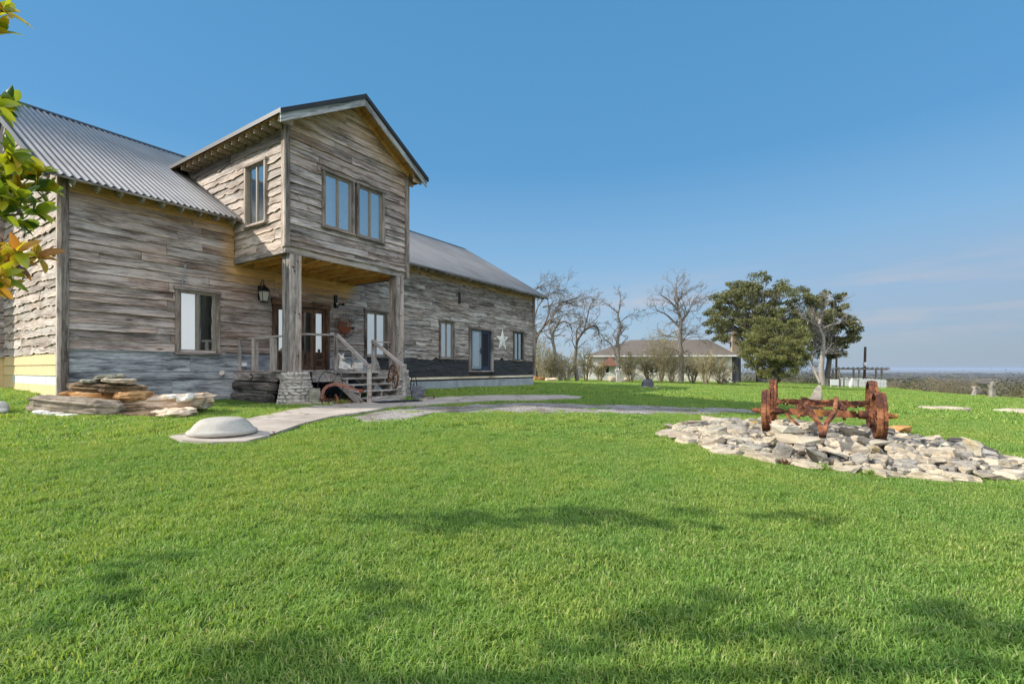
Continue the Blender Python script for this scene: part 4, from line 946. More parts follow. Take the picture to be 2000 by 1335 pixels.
def letter(ch, parent, ang, size, rad, mat, zc_=zc):
    cu = bpy.data.curves.new('letter', 'FONT'); cu.body = ch; cu.size = size; cu.align_x = 'CENTER'; cu.extrude = .003
    ob = bpy.data.objects.new('letter', cu); C.objects.link(ob)
    dg = bpy.context.evaluated_depsgraph_get(); me = bpy.data.meshes.new_from_object(ob.evaluated_get(dg)); bpy.data.objects.remove(ob); 
    o = bpy.data.objects.new('letter', me); C.objects.link(o); me.materials.clear(); me.materials.append(mat); o.parent = parent
    o.location = (rad*math.cos(ang), -.006, zc_+rad*math.sin(ang)); o.rotation_euler = (R(90), -(ang-math.pi/2), 0)
for i, ch in enumerate('SOUNDERA'): letter(ch, ar, R(165-20.5*i), .115, .285, M['rust'])
# barn star
st = MB(); pts = []
for i in range(10):
    an = R(90+36*i); r_ = .58 if i % 2 == 0 else .235; pts.append((r_*math.cos(an), r_*math.sin(an)))
vs = [(x, 0, z) for x, z in pts]+[(0, -.05, 0)]; st.add(vs, [(i, (i+1) % 10, 10) for i in range(10)]+[tuple(range(10))])
star = empty('barn_star', hobj(aN(981, .05), .06, 1.42-.0), HR, 'large white tin barn star between the side door and far window', 'star')
st.build('star_body', M['oldwhite'], star)
mb = MB(); mb.lathe([(.035, 0), (.03, .02)], (.13, -.05, .12), 8, M=Matrix.Rotation(R(90), 4, 'X')); mb.build('hole', M['black_metal'], star)
# small black silhouette bracket high on the wall
mb = MB(); mb.prism([(-.06, -.3), (.06, -.28), (.09, -.1), (.05, .1), (.1, .2), (.03, .16), (0, .24), (-.02, .14), (-.09, .2), (-.04, .08), (-.05, -.1)], 0, .02, Matrix.Rotation(R(90), 4, 'X'))
o = mb.build('wall_ornament', M['black_metal']); o.location = hobj(aN(897, .05), .06, 3.15); o.rotation_euler = (0, 0, HR); tag(o, 'small black deer-head ornament high on the gray wall', 'ornament')
# leaning rod above the left window
mb = MB(); mb.tube([hw(aN(354, .08), .08, 1.93), hw(aN(362, .09), .09, 2.62)], .012, 6); mb.tube([hw(aN(362, .09), .09, 2.62), hw(aN(371, .06), .06, 2.68)], .008, 5)
tag(recentre(mb.build('metal_rod', M['bluegray'])), 'thin pale rod leaning over the left window', 'rod')
# flood lamp low on the wall
fl = wallthing('flood_lamp', aN(435, .05), .05, -.19, 'small white flood lamp low on the blue-gray base boards', 'lamp')
mb = MB(); mb.lathe([(.05, 0), (.05, .03)], (0, 0, .04), 12, M=Matrix.Rotation(R(90), 4, 'X')); mb.box((-.02, -.07, .03), (.02, 0, .06)); mb.build('bracket', M['concrete'], fl)
mb = MB(); mb.lathe([(.035, -.02), (.06, .07), (.07, .11), (.0, .112)], (-.02, -.07, .045), 12, M=Matrix.Rotation(R(60), 4, 'X') @ Matrix.Rotation(R(-40), 4, 'Y')); mb.build('lamp_head', M['concrete'], fl)
# faucet on wall behind the rail
fc = wallthing('outlet_box', aN(476, .05), .05, .12, 'white outlet box on the base boards behind the porch rail', 'outlet')
mb = MB(); mb.box((-.06, -.05, -.05), (.06, 0, .05)); mb.box((-.2, -.03, -.015), (-.06, -.01, .01)); mb.build('box', M['white'], fc)
mb = MB(); mb.tube([(.02, -.03, -.05), (.03, -.05, -.12), (-.05, -.05, -.16), (-.12, -.02, -.2)], .007, 5); mb.build('cable', M['black_metal'], fc)

# ------------------------------------------------------------------ paths and sheets on the lawn
def inpoly(x, y, poly):
    c = False; j = len(poly)-1
    for i in range(len(poly)):
        xi, yi = poly[i]; xj, yj = poly[j]
        if (yi > y) != (yj > y) and x < (xj-xi)*(y-yi)/(yj-yi)+xi: c = not c
        j = i
    return c
def pxpoly(pts): return [(v.x, v.y) for v in (onground(*p) for p in pts)]
def resample(poly, step=.15):
    out = []
    for i in range(len(poly)):
        a = Vector(poly[i]); b = Vector(poly[(i+1) % len(poly)]); k = max(1, int((b-a).length/step))
        out += [tuple(a+(b-a)*(j/k)) for j in range(k)]
    return out
def sheet(name, poly, mat, lift, thick=.06, rag=0, cell=.25):
    """a slab that follows the lawn: grid clipped to the polygon, with a skirt"""
    pl = resample(poly, cell*.7)
    if rag: pl = [(x+rag*mnoise.noise(Vector((x*3, y*3, 1))), y+rag*mnoise.noise(Vector((x*3, y*3, 5)))) for x, y in pl]
    bm = bmesh.new(); vs = [bm.verts.new((x, y, 0)) for x, y in pl]; f = bm.faces.new(vs)
    xs = [p[0] for p in pl]; ys = [p[1] for p in pl]
    for ax, lo, hi in ((0, min(xs), max(xs)), (1, min(ys), max(ys))):
        q = lo+cell
        while q < hi:
            co = (q, 0, 0) if ax == 0 else (0, q, 0); no = (1, 0, 0) if ax == 0 else (0, 1, 0)
            bmesh.ops.bisect_plane(bm, geom=bm.verts[:]+bm.edges[:]+bm.faces[:], plane_co=co, plane_no=no); q += cell
    z = terr([v.co.x for v in bm.verts], [v.co.y for v in bm.verts])[0]
    for v, zz in zip(bm.verts, z): v.co.z = zz+lift
    ed = [e for e in bm.edges if len(e.link_faces) == 1]
    ex = bmesh.ops.extrude_edge_only(bm, edges=ed)
    for v in [g for g in ex['geom'] if isinstance(g, bmesh.types.BMVert)]: v.co.z -= thick
    bmesh.ops.recalc_face_normals(bm, faces=bm.faces)
    me = bpy.data.meshes.new(name); bm.to_mesh(me); bm.free(); me.materials.append(mat)
    o = bpy.data.objects.new(name, me); C.objects.link(o); return o
walk_far = [(1137,776),(1100,772.5),(960,773),(880,776),(830,780),(795,783),(735,786),(690,789),(620,793),(565,803),(510,815),(430,832),(375,846),(330,856)]
walk_near = [(355,864),(415,868),(480,866),(530,852),(585,832),(650,815),(700,808.5),(760,797.5),(880,789),(960,784),(1080,781),(1130,779)]
WALK = pxpoly(walk_far+walk_near)
tag(sheet('walkway', WALK, M['walk'], .035, .1), kind='structure')
GRAV = pxpoly([(690,816),(720,826),(790,822),(850,806),(960,806),(1200,807.5),(1400,808.5),(1475,806),(1462,797.5),(1300,794),(1150,788.5),(990,786.5),(900,791),(800,797),(735,805)])
tag(sheet('gravel', GRAV, M['gravel'], .012, .06, .12), kind='structure')
BED = pxpoly([(640,793),(700,790),(722,788),(728,779),(640,776),(560,780)])
BED2 = pxpoly([(805,779),(830,776),(850,776),(848,781),(800,782)])
o = sheet('mulch_bed', BED, M['soil'], .02, .05); tag(o, kind='structure'); tag(sheet('mulch_bed', BED2, M['soil'], .02, .05), kind='structure')
RBED = (5.22, 8.2, 2.38)
def mound(x, y):
    r = math.hypot(x-RBED[0], y-RBED[1])/RBED[2]
    return .20*max(0, 1-r*r)**.8 if r < 1 else 0
# mound of rubble under the stones
mb = MB(); nr, nc = 16, 60; vs = [(RBED[0], RBED[1], tz(*RBED[:2])+.18)]
for i in range(1, nr+1):
    for j in range(nc):
        r_ = RBED[2]*.97*i/nr; x, y = RBED[0]+r_*math.cos(j*2*math.pi/nc), RBED[1]+r_*math.sin(j*2*math.pi/nc); vs.append((x, y, tz(x, y)+mound(x, y)-.02+.012+.02*mnoise.noise(Vector((x*6, y*6, 0)))))
mb.add(vs, [(0, 1+j, 1+(j+1) % nc) for j in range(nc)]+[(1+i*nc+j, 1+(i+1)*nc+j, 1+(i+1)*nc+(j+1) % nc, 1+i*nc+(j+1) % nc) for i in range(nr-1) for j in range(nc)])
tag(mb.build('rubble_mound', M['rubble'], smooth=True), kind='structure')
# concrete curb stones by the pier
for i, (p, q, lab) in enumerate((((562,789.5),(650,791),'low concrete curb strip in front of the left stone pier'), ((822,783),(842,780),'short pale curb strip right of the steps'))):
    a_, b_ = onground(*p), onground(*q); mb = MB(); mb.beam(a_+Vector((0, 0, .02)), b_+Vector((0, 0, .02)), .14, .12, (1, 0, 0)); tag(recentre(mb.build('curb', M['walk'])), lab, 'curb')
# stepping slabs on the right lawn
for (p0, p1, lab) in (((1795, 798), (1892, 803), 'left of two long pale stepping slabs sunk in the right lawn'), ((1942, 804), (2030, 808), 'right one of two long pale stepping slabs, at the frame edge')):
    a_, b_ = onground(*p0), onground(*p1); mb = MB(); rg = random.Random(int(p0[0])); vs, fs = make_slab(rg, (b_-a_).length, 1.1, .16, 12, 2, .08)
    ang = math.atan2(b_.y-a_.y, b_.x-a_.x); mb.add([Matrix.Rotation(ang, 3, 'Z') @ Vector(v)+(a_+b_)/2+Vector((0, 0, .04)) for v in vs], fs); tag(recentre(mb.build('stepping_slab', M['lime'])), lab, 'slab')

# ------------------------------------------------------------------ septic dome on the slab
g0 = onground(435, 851)
DR = .43
dome = empty('concrete_dome', (g0.x, g0.y, g0.z+.035), 0, 'flat-topped pale concrete dome cover at the near end of the walkway', 'dome')
mb = MB(); prof = [(DR, 0), (DR+.012, .01), (DR+.012, .045), (DR-.005, .06), (DR-.03, .065)]+[(.375, .10), (.345, .14), (.31, .175), (.275, .20), (.25, .212), (.225, .218), (.16, .221), (.15, .226), (0, .228)]
mb.lathe(prof, (0, 0, 0), 48); weld(mb.build('dome_body', M['concrete'], dome, smooth=True))

# ------------------------------------------------------------------ stones
def stone_obj(name, rg, L_, W_, T_, mat, loc, rz=0, tilt=(0, 0), label=None, cat='stone', group=None, n=13, lev=4, rough=.16):
    mb = MB(); vs, fs = make_slab(rg, L_, W_, T_, n, lev, rough); mb.add(vs, fs)
    o = mb.build(name, mat)
    if L_ > .3:
        bm = bmesh.new(); bm.from_mesh(o.data); bmesh.ops.subdivide_edges(bm, edges=bm.edges[:], cuts=3, use_grid_fill=True); q = rg.uniform(0, 99); bm.normal_update()
        for v in bm.verts:
            c = v.co; led = mnoise.noise(Vector((c.x*.8+q, c.y*.8, c.z*34)))*.03*min(1, L_); ch = mnoise.noise(c*7+Vector((q, 3, 0)))*.03+mnoise.noise(c*19+Vector((q, 3, 0)))*.012
            nn = v.normal.copy(); hz = Vector((nn.x, nn.y, 0)); v.co += hz*led+nn*ch*min(1, T_/.12)
        bmesh.ops.triangulate(bm, faces=bm.faces[:]); bm.to_mesh(o.data); bm.free()
    o.location = loc; o.rotation_euler = (tilt[0], tilt[1], rz); return tag(o, label, cat, group)
# water-feature pile of flagstones at the left
pile_g = onground(200, 812)
PD = pile_g.y+.35
PS = [ # x0,x1,ytop,ybot, depth offset, depth size, material, label
 (66,240,776,812,-.35,.55,'flag_tan',5,'long tan-gray flagstone lying lowest at the left of the stone pile'),
 (135,238,763,784,.15,.6,'flag_orange',1,'orange-brown flagstone in the second tier of the pile, left half'),
 (232,294,763,783,.1,.5,'flag_orange',-1,'small bright orange flagstone in the middle of the stone pile'),
 (148,272,747,767,.15,.6,'flag_brown',3,'dark olive-brown flagstone forming the third tier of the pile'),
 (166,202,740,748,.1,.4,'flag_gray',2,'small gray flagstone near the pile top, left side'),
 (190,238,731,741,.12,.35,'flag_gray',-6,'topmost thin dark gray flagstone on the pile'),
 (204,260,738,748,.05,.4,'lime',2,'thin cream flagstone just under the topmost gray one'),
 (247,405,770,803,.3,.95,'flag_pink',-3,'big pinkish flagstone slab at the right of the stone pile'),
 (236,312,780,806,.25,.5,'flag_brown',0,'dark brown flagstone in the shaded gap of the pile'),
 (305,378,797,813,-.2,.45,'flag_pink',-2,'low ragged pale orange stone under the big pink slab'),
 (230,330,803,816,-.25,.35,'flag_brown',-1,'thin brown flagstone flat on the grass at the pile front'),
 (140,190,808,818,-.4,.3,'flag_orange',2,'thin reddish flagstone edge at the pile front left'),
 (183,200,782,800,.1,.3,'blue_stone',0,'small blue-gray stone wedged in the pile gap'),
 (233,243,782,796,.12,.2,'white_stone',0,'small pale stone wedged upright in the pile gap'),
 (328,347,769,780,.1,.22,'white_stone',0,'rounded white stone on top of the big pink slab'),
 (346,380,769,784,.1,.22,'white_stone',-14,'long white stone leaning on top of the big pink slab'),
 (72,98,800,809,-.55,.28,'white_stone',4,'leftmost of three small pale pavers under the tan flagstone'),
 (93,118,804,813,-.62,.28,'white_stone',4,'middle one of three small pale pavers under the tan flagstone'),
 (116,146,807,817,-.7,.28,'white_stone',4,'rightmost of three small pale pavers under the tan flagstone')]
for i, (x0, x1, yt, yb, dd, dep, mt, tilt, lab) in enumerate(PS):
    D = PD+dd+dep*.25; c = P3((x0+x1)/2, (yt+yb)/2, D); L_ = (x1-x0)/F*D; T_ = (yb-yt)/F*D*(.88 if yb-yt > 12 else .75)
    stone_obj('flagstone', random.Random(100+i), L_, dep, max(T_, .05), M[mt], c, 0, (0, R(tilt)), lab, 'stone', 'stones of the dry fountain pile', 18, 5, .09)
# far stone piles, boulders etc.
for x0, x1, yt, yb, mt, lab in ((1041,1066,731,737,'flag_orange','upper orange flagstone pile at the far house corner'), (1043,1064,736,743,'flag_orange','lower orange flagstone stack at the far house corner'), (1066,1088,738,744,'flag_pink','pale flat stones beside the far orange stack'),
    (1188,1202,735,742,'lime','pale boulder left of the stone cross'), (1219,1232,737,743,'lime','pale boulder right of the stone cross'), (1183,1226,741,745,'lime','flat pale rocks at the foot of the stone cross')):
    g = onground((x0+x1)/2, yb+1); D = g.y
    stone_obj('boulder', random.Random(x0), (x1-x0)/F*D, .6, (yb-yt)/F*D, M[mt], P3((x0+x1)/2, (yt+yb)/2, D), 0, (0, 0), lab, 'rock')
g = onground(812, 782); D = g.y
stone_obj('dark_boulder', random.Random(3), .38, .35, .40, M['blue_stone'], Vector((g.x+.05, g.y, g.z+.19)), .4, (0, .15), 'dark gray carved-looking rock right of the right stone pier', 'rock', None, 12, 5, .2)
# pale stone animal at the very left edge
g = onground(2, 806)
mb = MB(); mb.lathe([(0.0, .0), (.10, .01), (.12, .08), (.105, .15), (.06, .19), (0, .2)], (0, 0, 0), 14); mb.lathe([(0, 0), (.06, .01), (.065, .05), (.03, .085), (0, .09)], (.11, -.05, -.0), 12); mb.lathe([(0, 0), (.05, .01), (.055, .12), (.03, .17), (0, .18)], (-.12, .02, 0), 12)
o = mb.build('stone_figure', M['white_stone'], smooth=True); o.location = (g.x-.02, g.y, g.z); tag(o, 'rounded pale stone figure cut off at the left frame edge', 'figure')

# ---- rock bed: individual stones
def hull_rock(rg, L_, W_, T_, mat, n=15, name='bed_rock'):
    bm = bmesh.new()
    for i in range(n):
        v = Vector((rg.uniform(-1, 1), rg.uniform(-1, 1), rg.uniform(-1, 1))); m = max(abs(v.x), abs(v.y), abs(v.z)); v = v/m if i % 2 else v.normalized()*1.05
        bm.verts.new((v.x*L_/2*rg.uniform(.75, 1), v.y*W_/2*rg.uniform(.75, 1), v.z*T_/2*rg.uniform(.8, 1)))
    r_ = bmesh.ops.convex_hull(bm, input=bm.verts[:]); bmesh.ops.delete(bm, geom=[g for g in r_['geom_interior'] if isinstance(g, bmesh.types.BMVert)], context='VERTS')
    bmesh.ops.subdivide_edges(bm, edges=bm.edges[:], cuts=2, use_grid_fill=True)
    q = rg.uniform(0, 99)
    for v in bm.verts: v.co += v.co.normalized()*(.07*mnoise.noise(v.co*4+Vector((q, 0, 0)))+.03*mnoise.noise(v.co*11+Vector((q, 0, 0))))*T_
    bmesh.ops.triangulate(bm, faces=bm.faces[:])
    me = bpy.data.meshes.new(name); bm.to_mesh(me); bm.free(); me.materials.append(mat); o = bpy.data.objects.new(name, me); C.objects.link(o); return o
rg = random.Random(77)
protos = {}
for kind, (mt, ln) in {'lime': ('lime', 9), 'gray': ('limegray', 6), 'yel': ('limeyel', 4)}.items():
    protos[kind] = []
    for i in range(ln):
        if i % 3: o = hull_rock(rg, 1, rg.uniform(.55, .85), rg.uniform(.28, .6), M[mt])
        else: mb = MB(); vs, fs = make_slab(rg, 1, rg.uniform(.6, .85), rg.uniform(.22, .42), rg.choice((8, 9, 11)), rg.choice((3, 4)), .24); mb.add(vs, fs); o = mb.build('bed_rock', M[mt])
        protos[kind].append(o); C.objects.unlink(o)
LBL = {'lime': 'pale cream limestone rock in the round bed under the rusty axles', 'gray': 'weathered gray limestone rock in the round bed under the rusty axles', 'yel': 'yellow-lichened limestone rock in the round bed under the rusty axles', 'edge': 'large pale edging stone on the rim of the round rock bed'}
cnt = 0; placed = []
def putrock(kind, x, y, s, z=None, edge=False, tl=.35):
    global cnt
    src = rg.choice(protos[kind]); o = src.copy(); C.objects.link(o); o.name = 'bed_rock'
    b_ = tz(x, y)+mound(x, y)
    o.scale = (s, s*rg.uniform(.75, 1.1), s*rg.uniform(.7, 1.25)*(.6 if edge else 1)); o.rotation_euler = (rg.uniform(-tl, tl), rg.uniform(-tl, tl), rg.uniform(0, 6.28))
    o.location = (x, y, b_+.03+s*.05 if z is None else z)
    dx, dy = x-RBED[0], y-RBED[1]; rr_ = math.hypot(dx, dy)
    sec = 'under the rusty axles' if rr_ < .9 else ('at the front' if dy < -abs(dx)*.8 else 'behind the wheels' if dy > abs(dx)*.8 else 'at the left end' if dx < 0 else 'at the right end')
    wrd = 'flat edging stone on the rim' if edge else {'lime': 'cream limestone rock', 'gray': 'weathered gray rock', 'yel': 'yellow-stained rock'}[kind]; big = 'large' if s > .37 else 'small' if s < .27 else 'middle-sized'
    tag(o, big+' '+wrd+' of the rock bed, '+sec, 'rock', (big+' '+wrd+' '+sec)); cnt += 1
k = 0
for i in range(34):
    an = i*2*math.pi/34+rg.uniform(-.04, .04); r_ = RBED[2]+rg.uniform(-.06, .05)
    putrock('lime', RBED[0]+r_*math.cos(an), RBED[1]+r_*math.sin(an), rg.uniform(.42, .58), tz(RBED[0]+r_*math.cos(an), RBED[1]+r_*math.sin(an))+.03, True, .1)
tries = 0
while cnt < 298 and tries < 6000:
    tries += 1; an = rg.uniform(0, 6.283); r_ = RBED[2]*math.sqrt(rg.uniform(0, .9)); x, y = RBED[0]+r_*math.cos(an), RBED[1]+r_*math.sin(an)
    s = rg.choice((.22, .26, .3, .34, .4, .46)); 
    if any((x-a)**2+(y-b)**2 < (.27*(s+c))**2 for a, b, c in placed): continue
    placed.append((x, y, s)); shade = x-RBED[0] > .4 
    q = rg.random(); kind = ('gray' if q < .52 else 'lime' if q < .86 else 'yel') if shade else ('gray' if q < .24 else 'lime' if q < .82 else 'yel')
    putrock(kind, x, y, s)
# the small filler pieces nobody could count
mb = MB()
for i in range(1500):
    an = rg.uniform(0, 6.283); r_ = RBED[2]*math.sqrt(rg.uniform(0, .97)); x, y = RBED[0]+r_*math.cos(an), RBED[1]+r_*math.sin(an); s = rg.uniform(.05, .15)
    vs, fs = make_slab(rg, s, s*.7, s*.5, 7, 2, .25); Mx = Matrix.Translation((x, y, tz(x, y)+mound(x, y)+.02+s*.2)) @ Matrix.Rotation(rg.uniform(0, 6), 4, 'Z') @ Matrix.Rotation(rg.uniform(-.6, .6), 4, 'X'); mb.add([Mx @ Vector(v) for v in vs], fs, mi=rg.choice((0, 0, 1)))
tag(mb.build('rock_chips', [M['limegray'], M['lime']]), 'small stone chips filling the gaps of the rock bed', 'chips', None, 'stuff')
def bedz(x, y): return tz(x, y)+mound(x, y)
# special stones of the bed
c = P3(1597, 790, 9.25)
o = hull_rock(random.Random(31), .34, .30, .74, M['limegray'], 13, 'pointed_stone'); o.rotation_euler = (.1, -.16, .5)
o.location = (c.x, c.y, EYE-.66); tag(o, 'tall pointed gray stone standing behind the rusty axles', 'rock')
for px, py, D, dims, mt, tl, lab in ((1752, 798, 10.1, (.52, .3, .20), 'flag_orange', .05, 'yellow-orange block of stone on the grass behind the right wheels'), (1902, 876, 6.75, (.27, .25, .26), 'limeyel', .3, 'tan boulder near the driftwood at the right of the bed'),
    (1348, 824, 9.3, (.6, .3, .10), 'flag_tan', -.08, 'brown flat slab on top of the left bed rim'), (1332, 850, 8.2, (.5, .35, .13), 'flag_tan', 0, 'tan flat slab at the left end of the rock bed'),
    (1712, 863, 6.9, (.38, .3, .10), 'limeyel', 0, 'yellow-stained flat stone below the right front wheel'), (1535, 838, 7.0, (.46, .3, .14), 'limeyel', .1, 'yellowish flat stone below the left front wheel'),
    (1562, 833, 7.3, (.30, .25, .08), 'lime', -.2, 'white slanting slab left of the drawbar fork'), (1556, 858, 6.3, (.5, .35, .12), 'lime', .05, 'white broad slab in front of the left front wheel')):
    c = P3(px, py, D); z = max(c.z, bedz(c.x, c.y)+.05)
    o = hull_rock(random.Random(px), dims[0]*1.08, dims[1]*1.08, dims[2]*1.1, M[mt], 17, 'accent_stone'); o.location = (c.x, c.y, z if px != 1752 else tz(c.x, c.y)+.09); o.rotation_euler = (0, tl, .1); tag(o, lab, 'rock')
c0, c1 = P3(1856, 856, 8.0), P3(1946, 871, 7.0)
mb = MB(); z0_ = bedz(c0.x, c0.y)+.12; z1_ = bedz(c1.x, c1.y)+.12
mb.tube([Vector((c0.x, c0.y, z0_)), Vector(((c0.x*2+c1.x)/3, (c0.y*2+c1.y)/3, z0_+.01)), Vector(((c0.x+2*c1.x)/3, (c0.y+2*c1.y)/3, z1_+.0)), Vector((c1.x, c1.y, z1_))], [.05, .085, .07, .03], 8)
tag(recentre(mb.build('driftwood_log', M['log'])), 'dark weathered driftwood log at the right back of the rock bed', 'log')
# small plants at the bed rim
def tuft(name, loc, n, h, sp, mat, lab, cat='plant', seed=0, lw=.012):
    rg = random.Random(seed); mb = MB()
    for i in range(n):
        an = rg.uniform(0, 6.28); r_ = rg.uniform(0, sp); l_ = h*rg.uniform(.5, 1.1); b_ = Vector((r_*math.cos(an)*.4, r_*math.sin(an)*.4, -.01)); t_ = b_+Vector((math.cos(an)*r_, math.sin(an)*r_, l_)); sd = Vector((-math.sin(an), math.cos(an), 0))*lw; m_ = (b_+t_)/2+Vector((0, 0, l_*.12))
        mb.add([b_-sd*.6, b_+sd*.6, m_+sd, m_-sd, t_], [(0, 1, 2, 3), (3, 2, 4)], tone=(rg.random(), 0, 0))
    o = mb.build(name, mat); o.location = loc; return tag(o, lab, cat)
for i, (px, py, mt, lab) in enumerate(((1535, 905, 'dead_leaf', 'clump of dry brown leaves at the front rim of the rock bed'), (1605, 915, 'grass', 'first green weed at the bed rim, right of the dry leaves'), (1700, 925, 'grass', 'low green weed in the middle of the bed rim'), (1835, 933, 'grass', 'green weed growing over the rim near the right end'), (1790, 852, 'grass', 'small weed at the back rim right of the wheels'))):
    g = onground(px, py+4); tuft('rim_weed', g, 90, .10, .12, M[mt], lab, 'weed', i, .007)
# dead leaves and stalks on the mulch
mb = MB(); rg2 = random.Random(4)
for q in range(1500):
    for B in (BED, BED2):
        x = rg2.uniform(min(p[0] for p in B), max(p[0] for p in B)); y = rg2.uniform(min(p[1] for p in B), max(p[1] for p in B))
        if inpoly(x, y, B):
            s = rg2.uniform(.015, .035); Mx = Matrix.Translation((x, y, tz(x, y)+.03+rg2.uniform(0, .02))) @ Matrix.Rotation(rg2.uniform(0, 6), 4, 'Z') @ Matrix.Rotation(rg2.uniform(-.7, .7), 4, 'X'); mb.add([Mx @ Vector(v) for v in ((-s, 0, 0), (0, -s*.5, .006), (s, 0, 0), (0, s*.5, .006))], [(0, 1, 2, 3)], tone=(rg2.random(), 0, 0))
tag(mb.build('leaf_litter', M['dead_leaf']), 'dry leaf litter around the porch steps', 'leaves', None, 'stuff')
for i, (px, py, lab) in enumerate(((668, 788, 'green weeds in the mulch left of the steps'), (640, 793, 'low weeds along the curb by the plow'), (806, 783, 'green weeds beside the right newel post'))): tuft('weed_patch', onground(px, py), 110, .13, .26, M['grass'], lab, 'weed', 30+i, .007)

# ------------------------------------------------------------------ rusty running gear
GC = Vector((5.35, 8.2, 0)); gz = bedz(4.9, 7.8)
gear = empty('wagon_running_gear', (GC.x, GC.y, gz), 0, 'rusty iron wagon running gear with four steel wheels on the rock bed', 'wagon gear')
def gl(v): return Vector(v)-Vector((GC.x, GC.y, gz))
FL, FR_ = Vector((4.16, 7.85, EYE-.68)), Vector((5.43, 7.10, EYE-.69)); RL, RR = Vector((5.01, 9.2, EYE-.62)), Vector((6.31, 8.42, EYE-.63))
def wheel(c, axis, r, wd, seed, lean=0):
    axis = Vector(axis).normalized(); up = Vector((0, 0, 1)); fx = axis.cross(up).normalized()
    Mx = Matrix((fx, up.cross(fx)*0+up, axis)).transposed().to_4x4()
    root = empty('wheel', gl(c)); root.parent = gear; root.rotation_euler = Mx.to_euler()
    k_ = 40; prof = [(r-.012, -wd/2), (r, -wd/2), (r, -wd*.1), (r+.01, -wd*.07), (r+.01, wd*.07), (r, wd*.1), (r, wd/2), (r-.012, wd/2), (r-.012, -wd/2)]
    mb = MB(); vs = [(q*math.cos(2*math.pi*j/k_), q*math.sin(2*math.pi*j/k_), h) for q, h in prof for j in range(k_)]
    mb.add(vs, [(i*k_+j, i*k_+(j+1) % k_, (i+1)*k_+(j+1) % k_, (i+1)*k_+j) for i in range(len(prof)-1) for j in range(k_)]); mb.build('rim', M['rust'], root)
    mb = MB()
    for j in range(10):
        an = 2*math.pi*j/10+seed; s_ = -1 if j % 2 else 1
        a_ = Vector((.04*math.cos(an), .04*math.sin(an), s_*.06)); b_ = Vector(((r-.015)*math.cos(an), (r-.015)*math.sin(an), s_*wd*.12)); mb.beam(a_, b_, .028, .009, (1, 0, 0), up=Vector((0, 0, 1)))
    mb.build('spokes', M['rust'], root)
    mb = MB(); mb.lathe([(.02, -.15), (.042, -.145), (.042, -.1), (.06, -.08), (.06, .08), (.042, .1), (.04, .145), (.02, .15)], (0, 0, 0), 12); mb.build('hub', M['rust'], root)
    return root
axF = FR_-FL; axR = RR-RL
wheel(FL, axF, .34, .12, .2); wheel(FR_, axF, .345, .13, .5); wheel(RL, axR, .42, .12, .1); wheel(RR, axR, .42, .12, .8)
aF, aR_ = axF.normalized(), axR.normalized()
def gb(name, a, b, w_, h_): mb = MB(); mb.beam(gl(a), gl(b), w_, h_, (1, 0, 0)); return mb.build(name, M['rust'], gear)
def gt(name, pts, r, k_=8): mb = MB(); mb.tube([gl(p) for p in pts], r, k_); return mb.build(name, M['rust'], gear)
# rear axle: heavy bar with collars
gt('rear_axle', [RL-aR_*.16, RR+aR_*.16], .022); gb('rear_axle_beam', RL+aR_*.26, RR-aR_*.26, .09, .11)
for t_ in (.17, .23, .29): 
    for s_ in (0, 1):
        p = RL+aR_*t_ if s_ == 0 else RR-aR_*t_; gt('collar', [p-aR_*.02, p+aR_*.02], .055 if t_ != .23 else .07, 12)
# front axle
gt('front_axle', [FL-aF*.17, FR_+aF*.17], .022); gb('front_axle_beam', FL+aF*.3, FR_-aF*.28, .07, .10)
for c_, s_ in ((FL, -1), (FR_, 1)):
    for q in (.15, .19): p = c_+aF*s_*q; gt('hub_cap', [p-aF*.02, p+aF*.02], .04 if q < .17 else .03, 10)
gt('pivot_knob', [FR_-aF*.14, FR_-aF*.25], [.05, .07], 12); gt('pivot_knob', [FL+aF*.12, FL+aF*.25], [.06, .035], 10)
Pt = lambda px, py, D: P3(px, py, D)
gb('upright', Pt(1571, 776, 7.9), Pt(1566, 812, 8.0), .075, .05); gb('upright', Pt(1577, 785, 7.7), Pt(1560, 795, 8.2), .09, .06); gb('upright', Pt(1653, 780, 8.3), Pt(1651, 800, 8.3), .03, .03); gb('upright', Pt(1633, 776, 7.6), Pt(1632, 812, 7.6), .06, .035)
gt('cross_rod', [Pt(1571, 780, 7.9), Pt(1604, 784, 7.9), Pt(1634, 780, 7.7)], .022); gb('cross_bar', Pt(1590, 790, 7.8), Pt(1700, 786, 8.3), .03, .075); gb('cross_bar', Pt(1569, 792, 7.6), Pt(1640, 793, 7.5), .045, .022)
# V fork (drawbar hounds)
def bar(name, pts, w_, h_):
    mb = MB()
    for a_, b_ in zip(pts[:-1], pts[1:]): d_ = (Vector(b_)-Vector(a_)).normalized()*.012; mb.beam(gl(a_)-d_, gl(b_)+d_, w_, h_, (1, 0, 0))
    return mb.build(name, M['rust'], gear)
bar('drawbar', [Pt(1574, 790, 7.25), Pt(1590, 813, 6.95), Pt(1602, 832, 6.7), Pt(1604, 851, 6.5)], .05, .055)
bar('drawbar', [Pt(1634, 778, 7.25), Pt(1630, 806, 6.95), Pt(1614, 826, 6.7), Pt(1609, 851, 6.5)], .05, .055)
bar('brace', [Pt(1535, 808, 7.6), Pt(1565, 835, 7.2)], .035, .025); bar('brace', [Pt(1630, 786, 7.7), Pt(1650, 805, 7.5), Pt(1690, 815, 7.2)], .035, .05); bar('brace', [Pt(1640, 786, 7.9), Pt(1657, 812, 7.6)], .05, .03)
bar('brace', [Pt(1545, 805, 7.7), Pt(1577, 790, 7.8)], .03, .03); bar('brace', [Pt(1566, 798, 7.8), Pt(1559, 815, 7.5)], .035, .03); bar('brace', [Pt(1640, 790, 7.7), Pt(1649, 818, 7.4)], .035, .03)
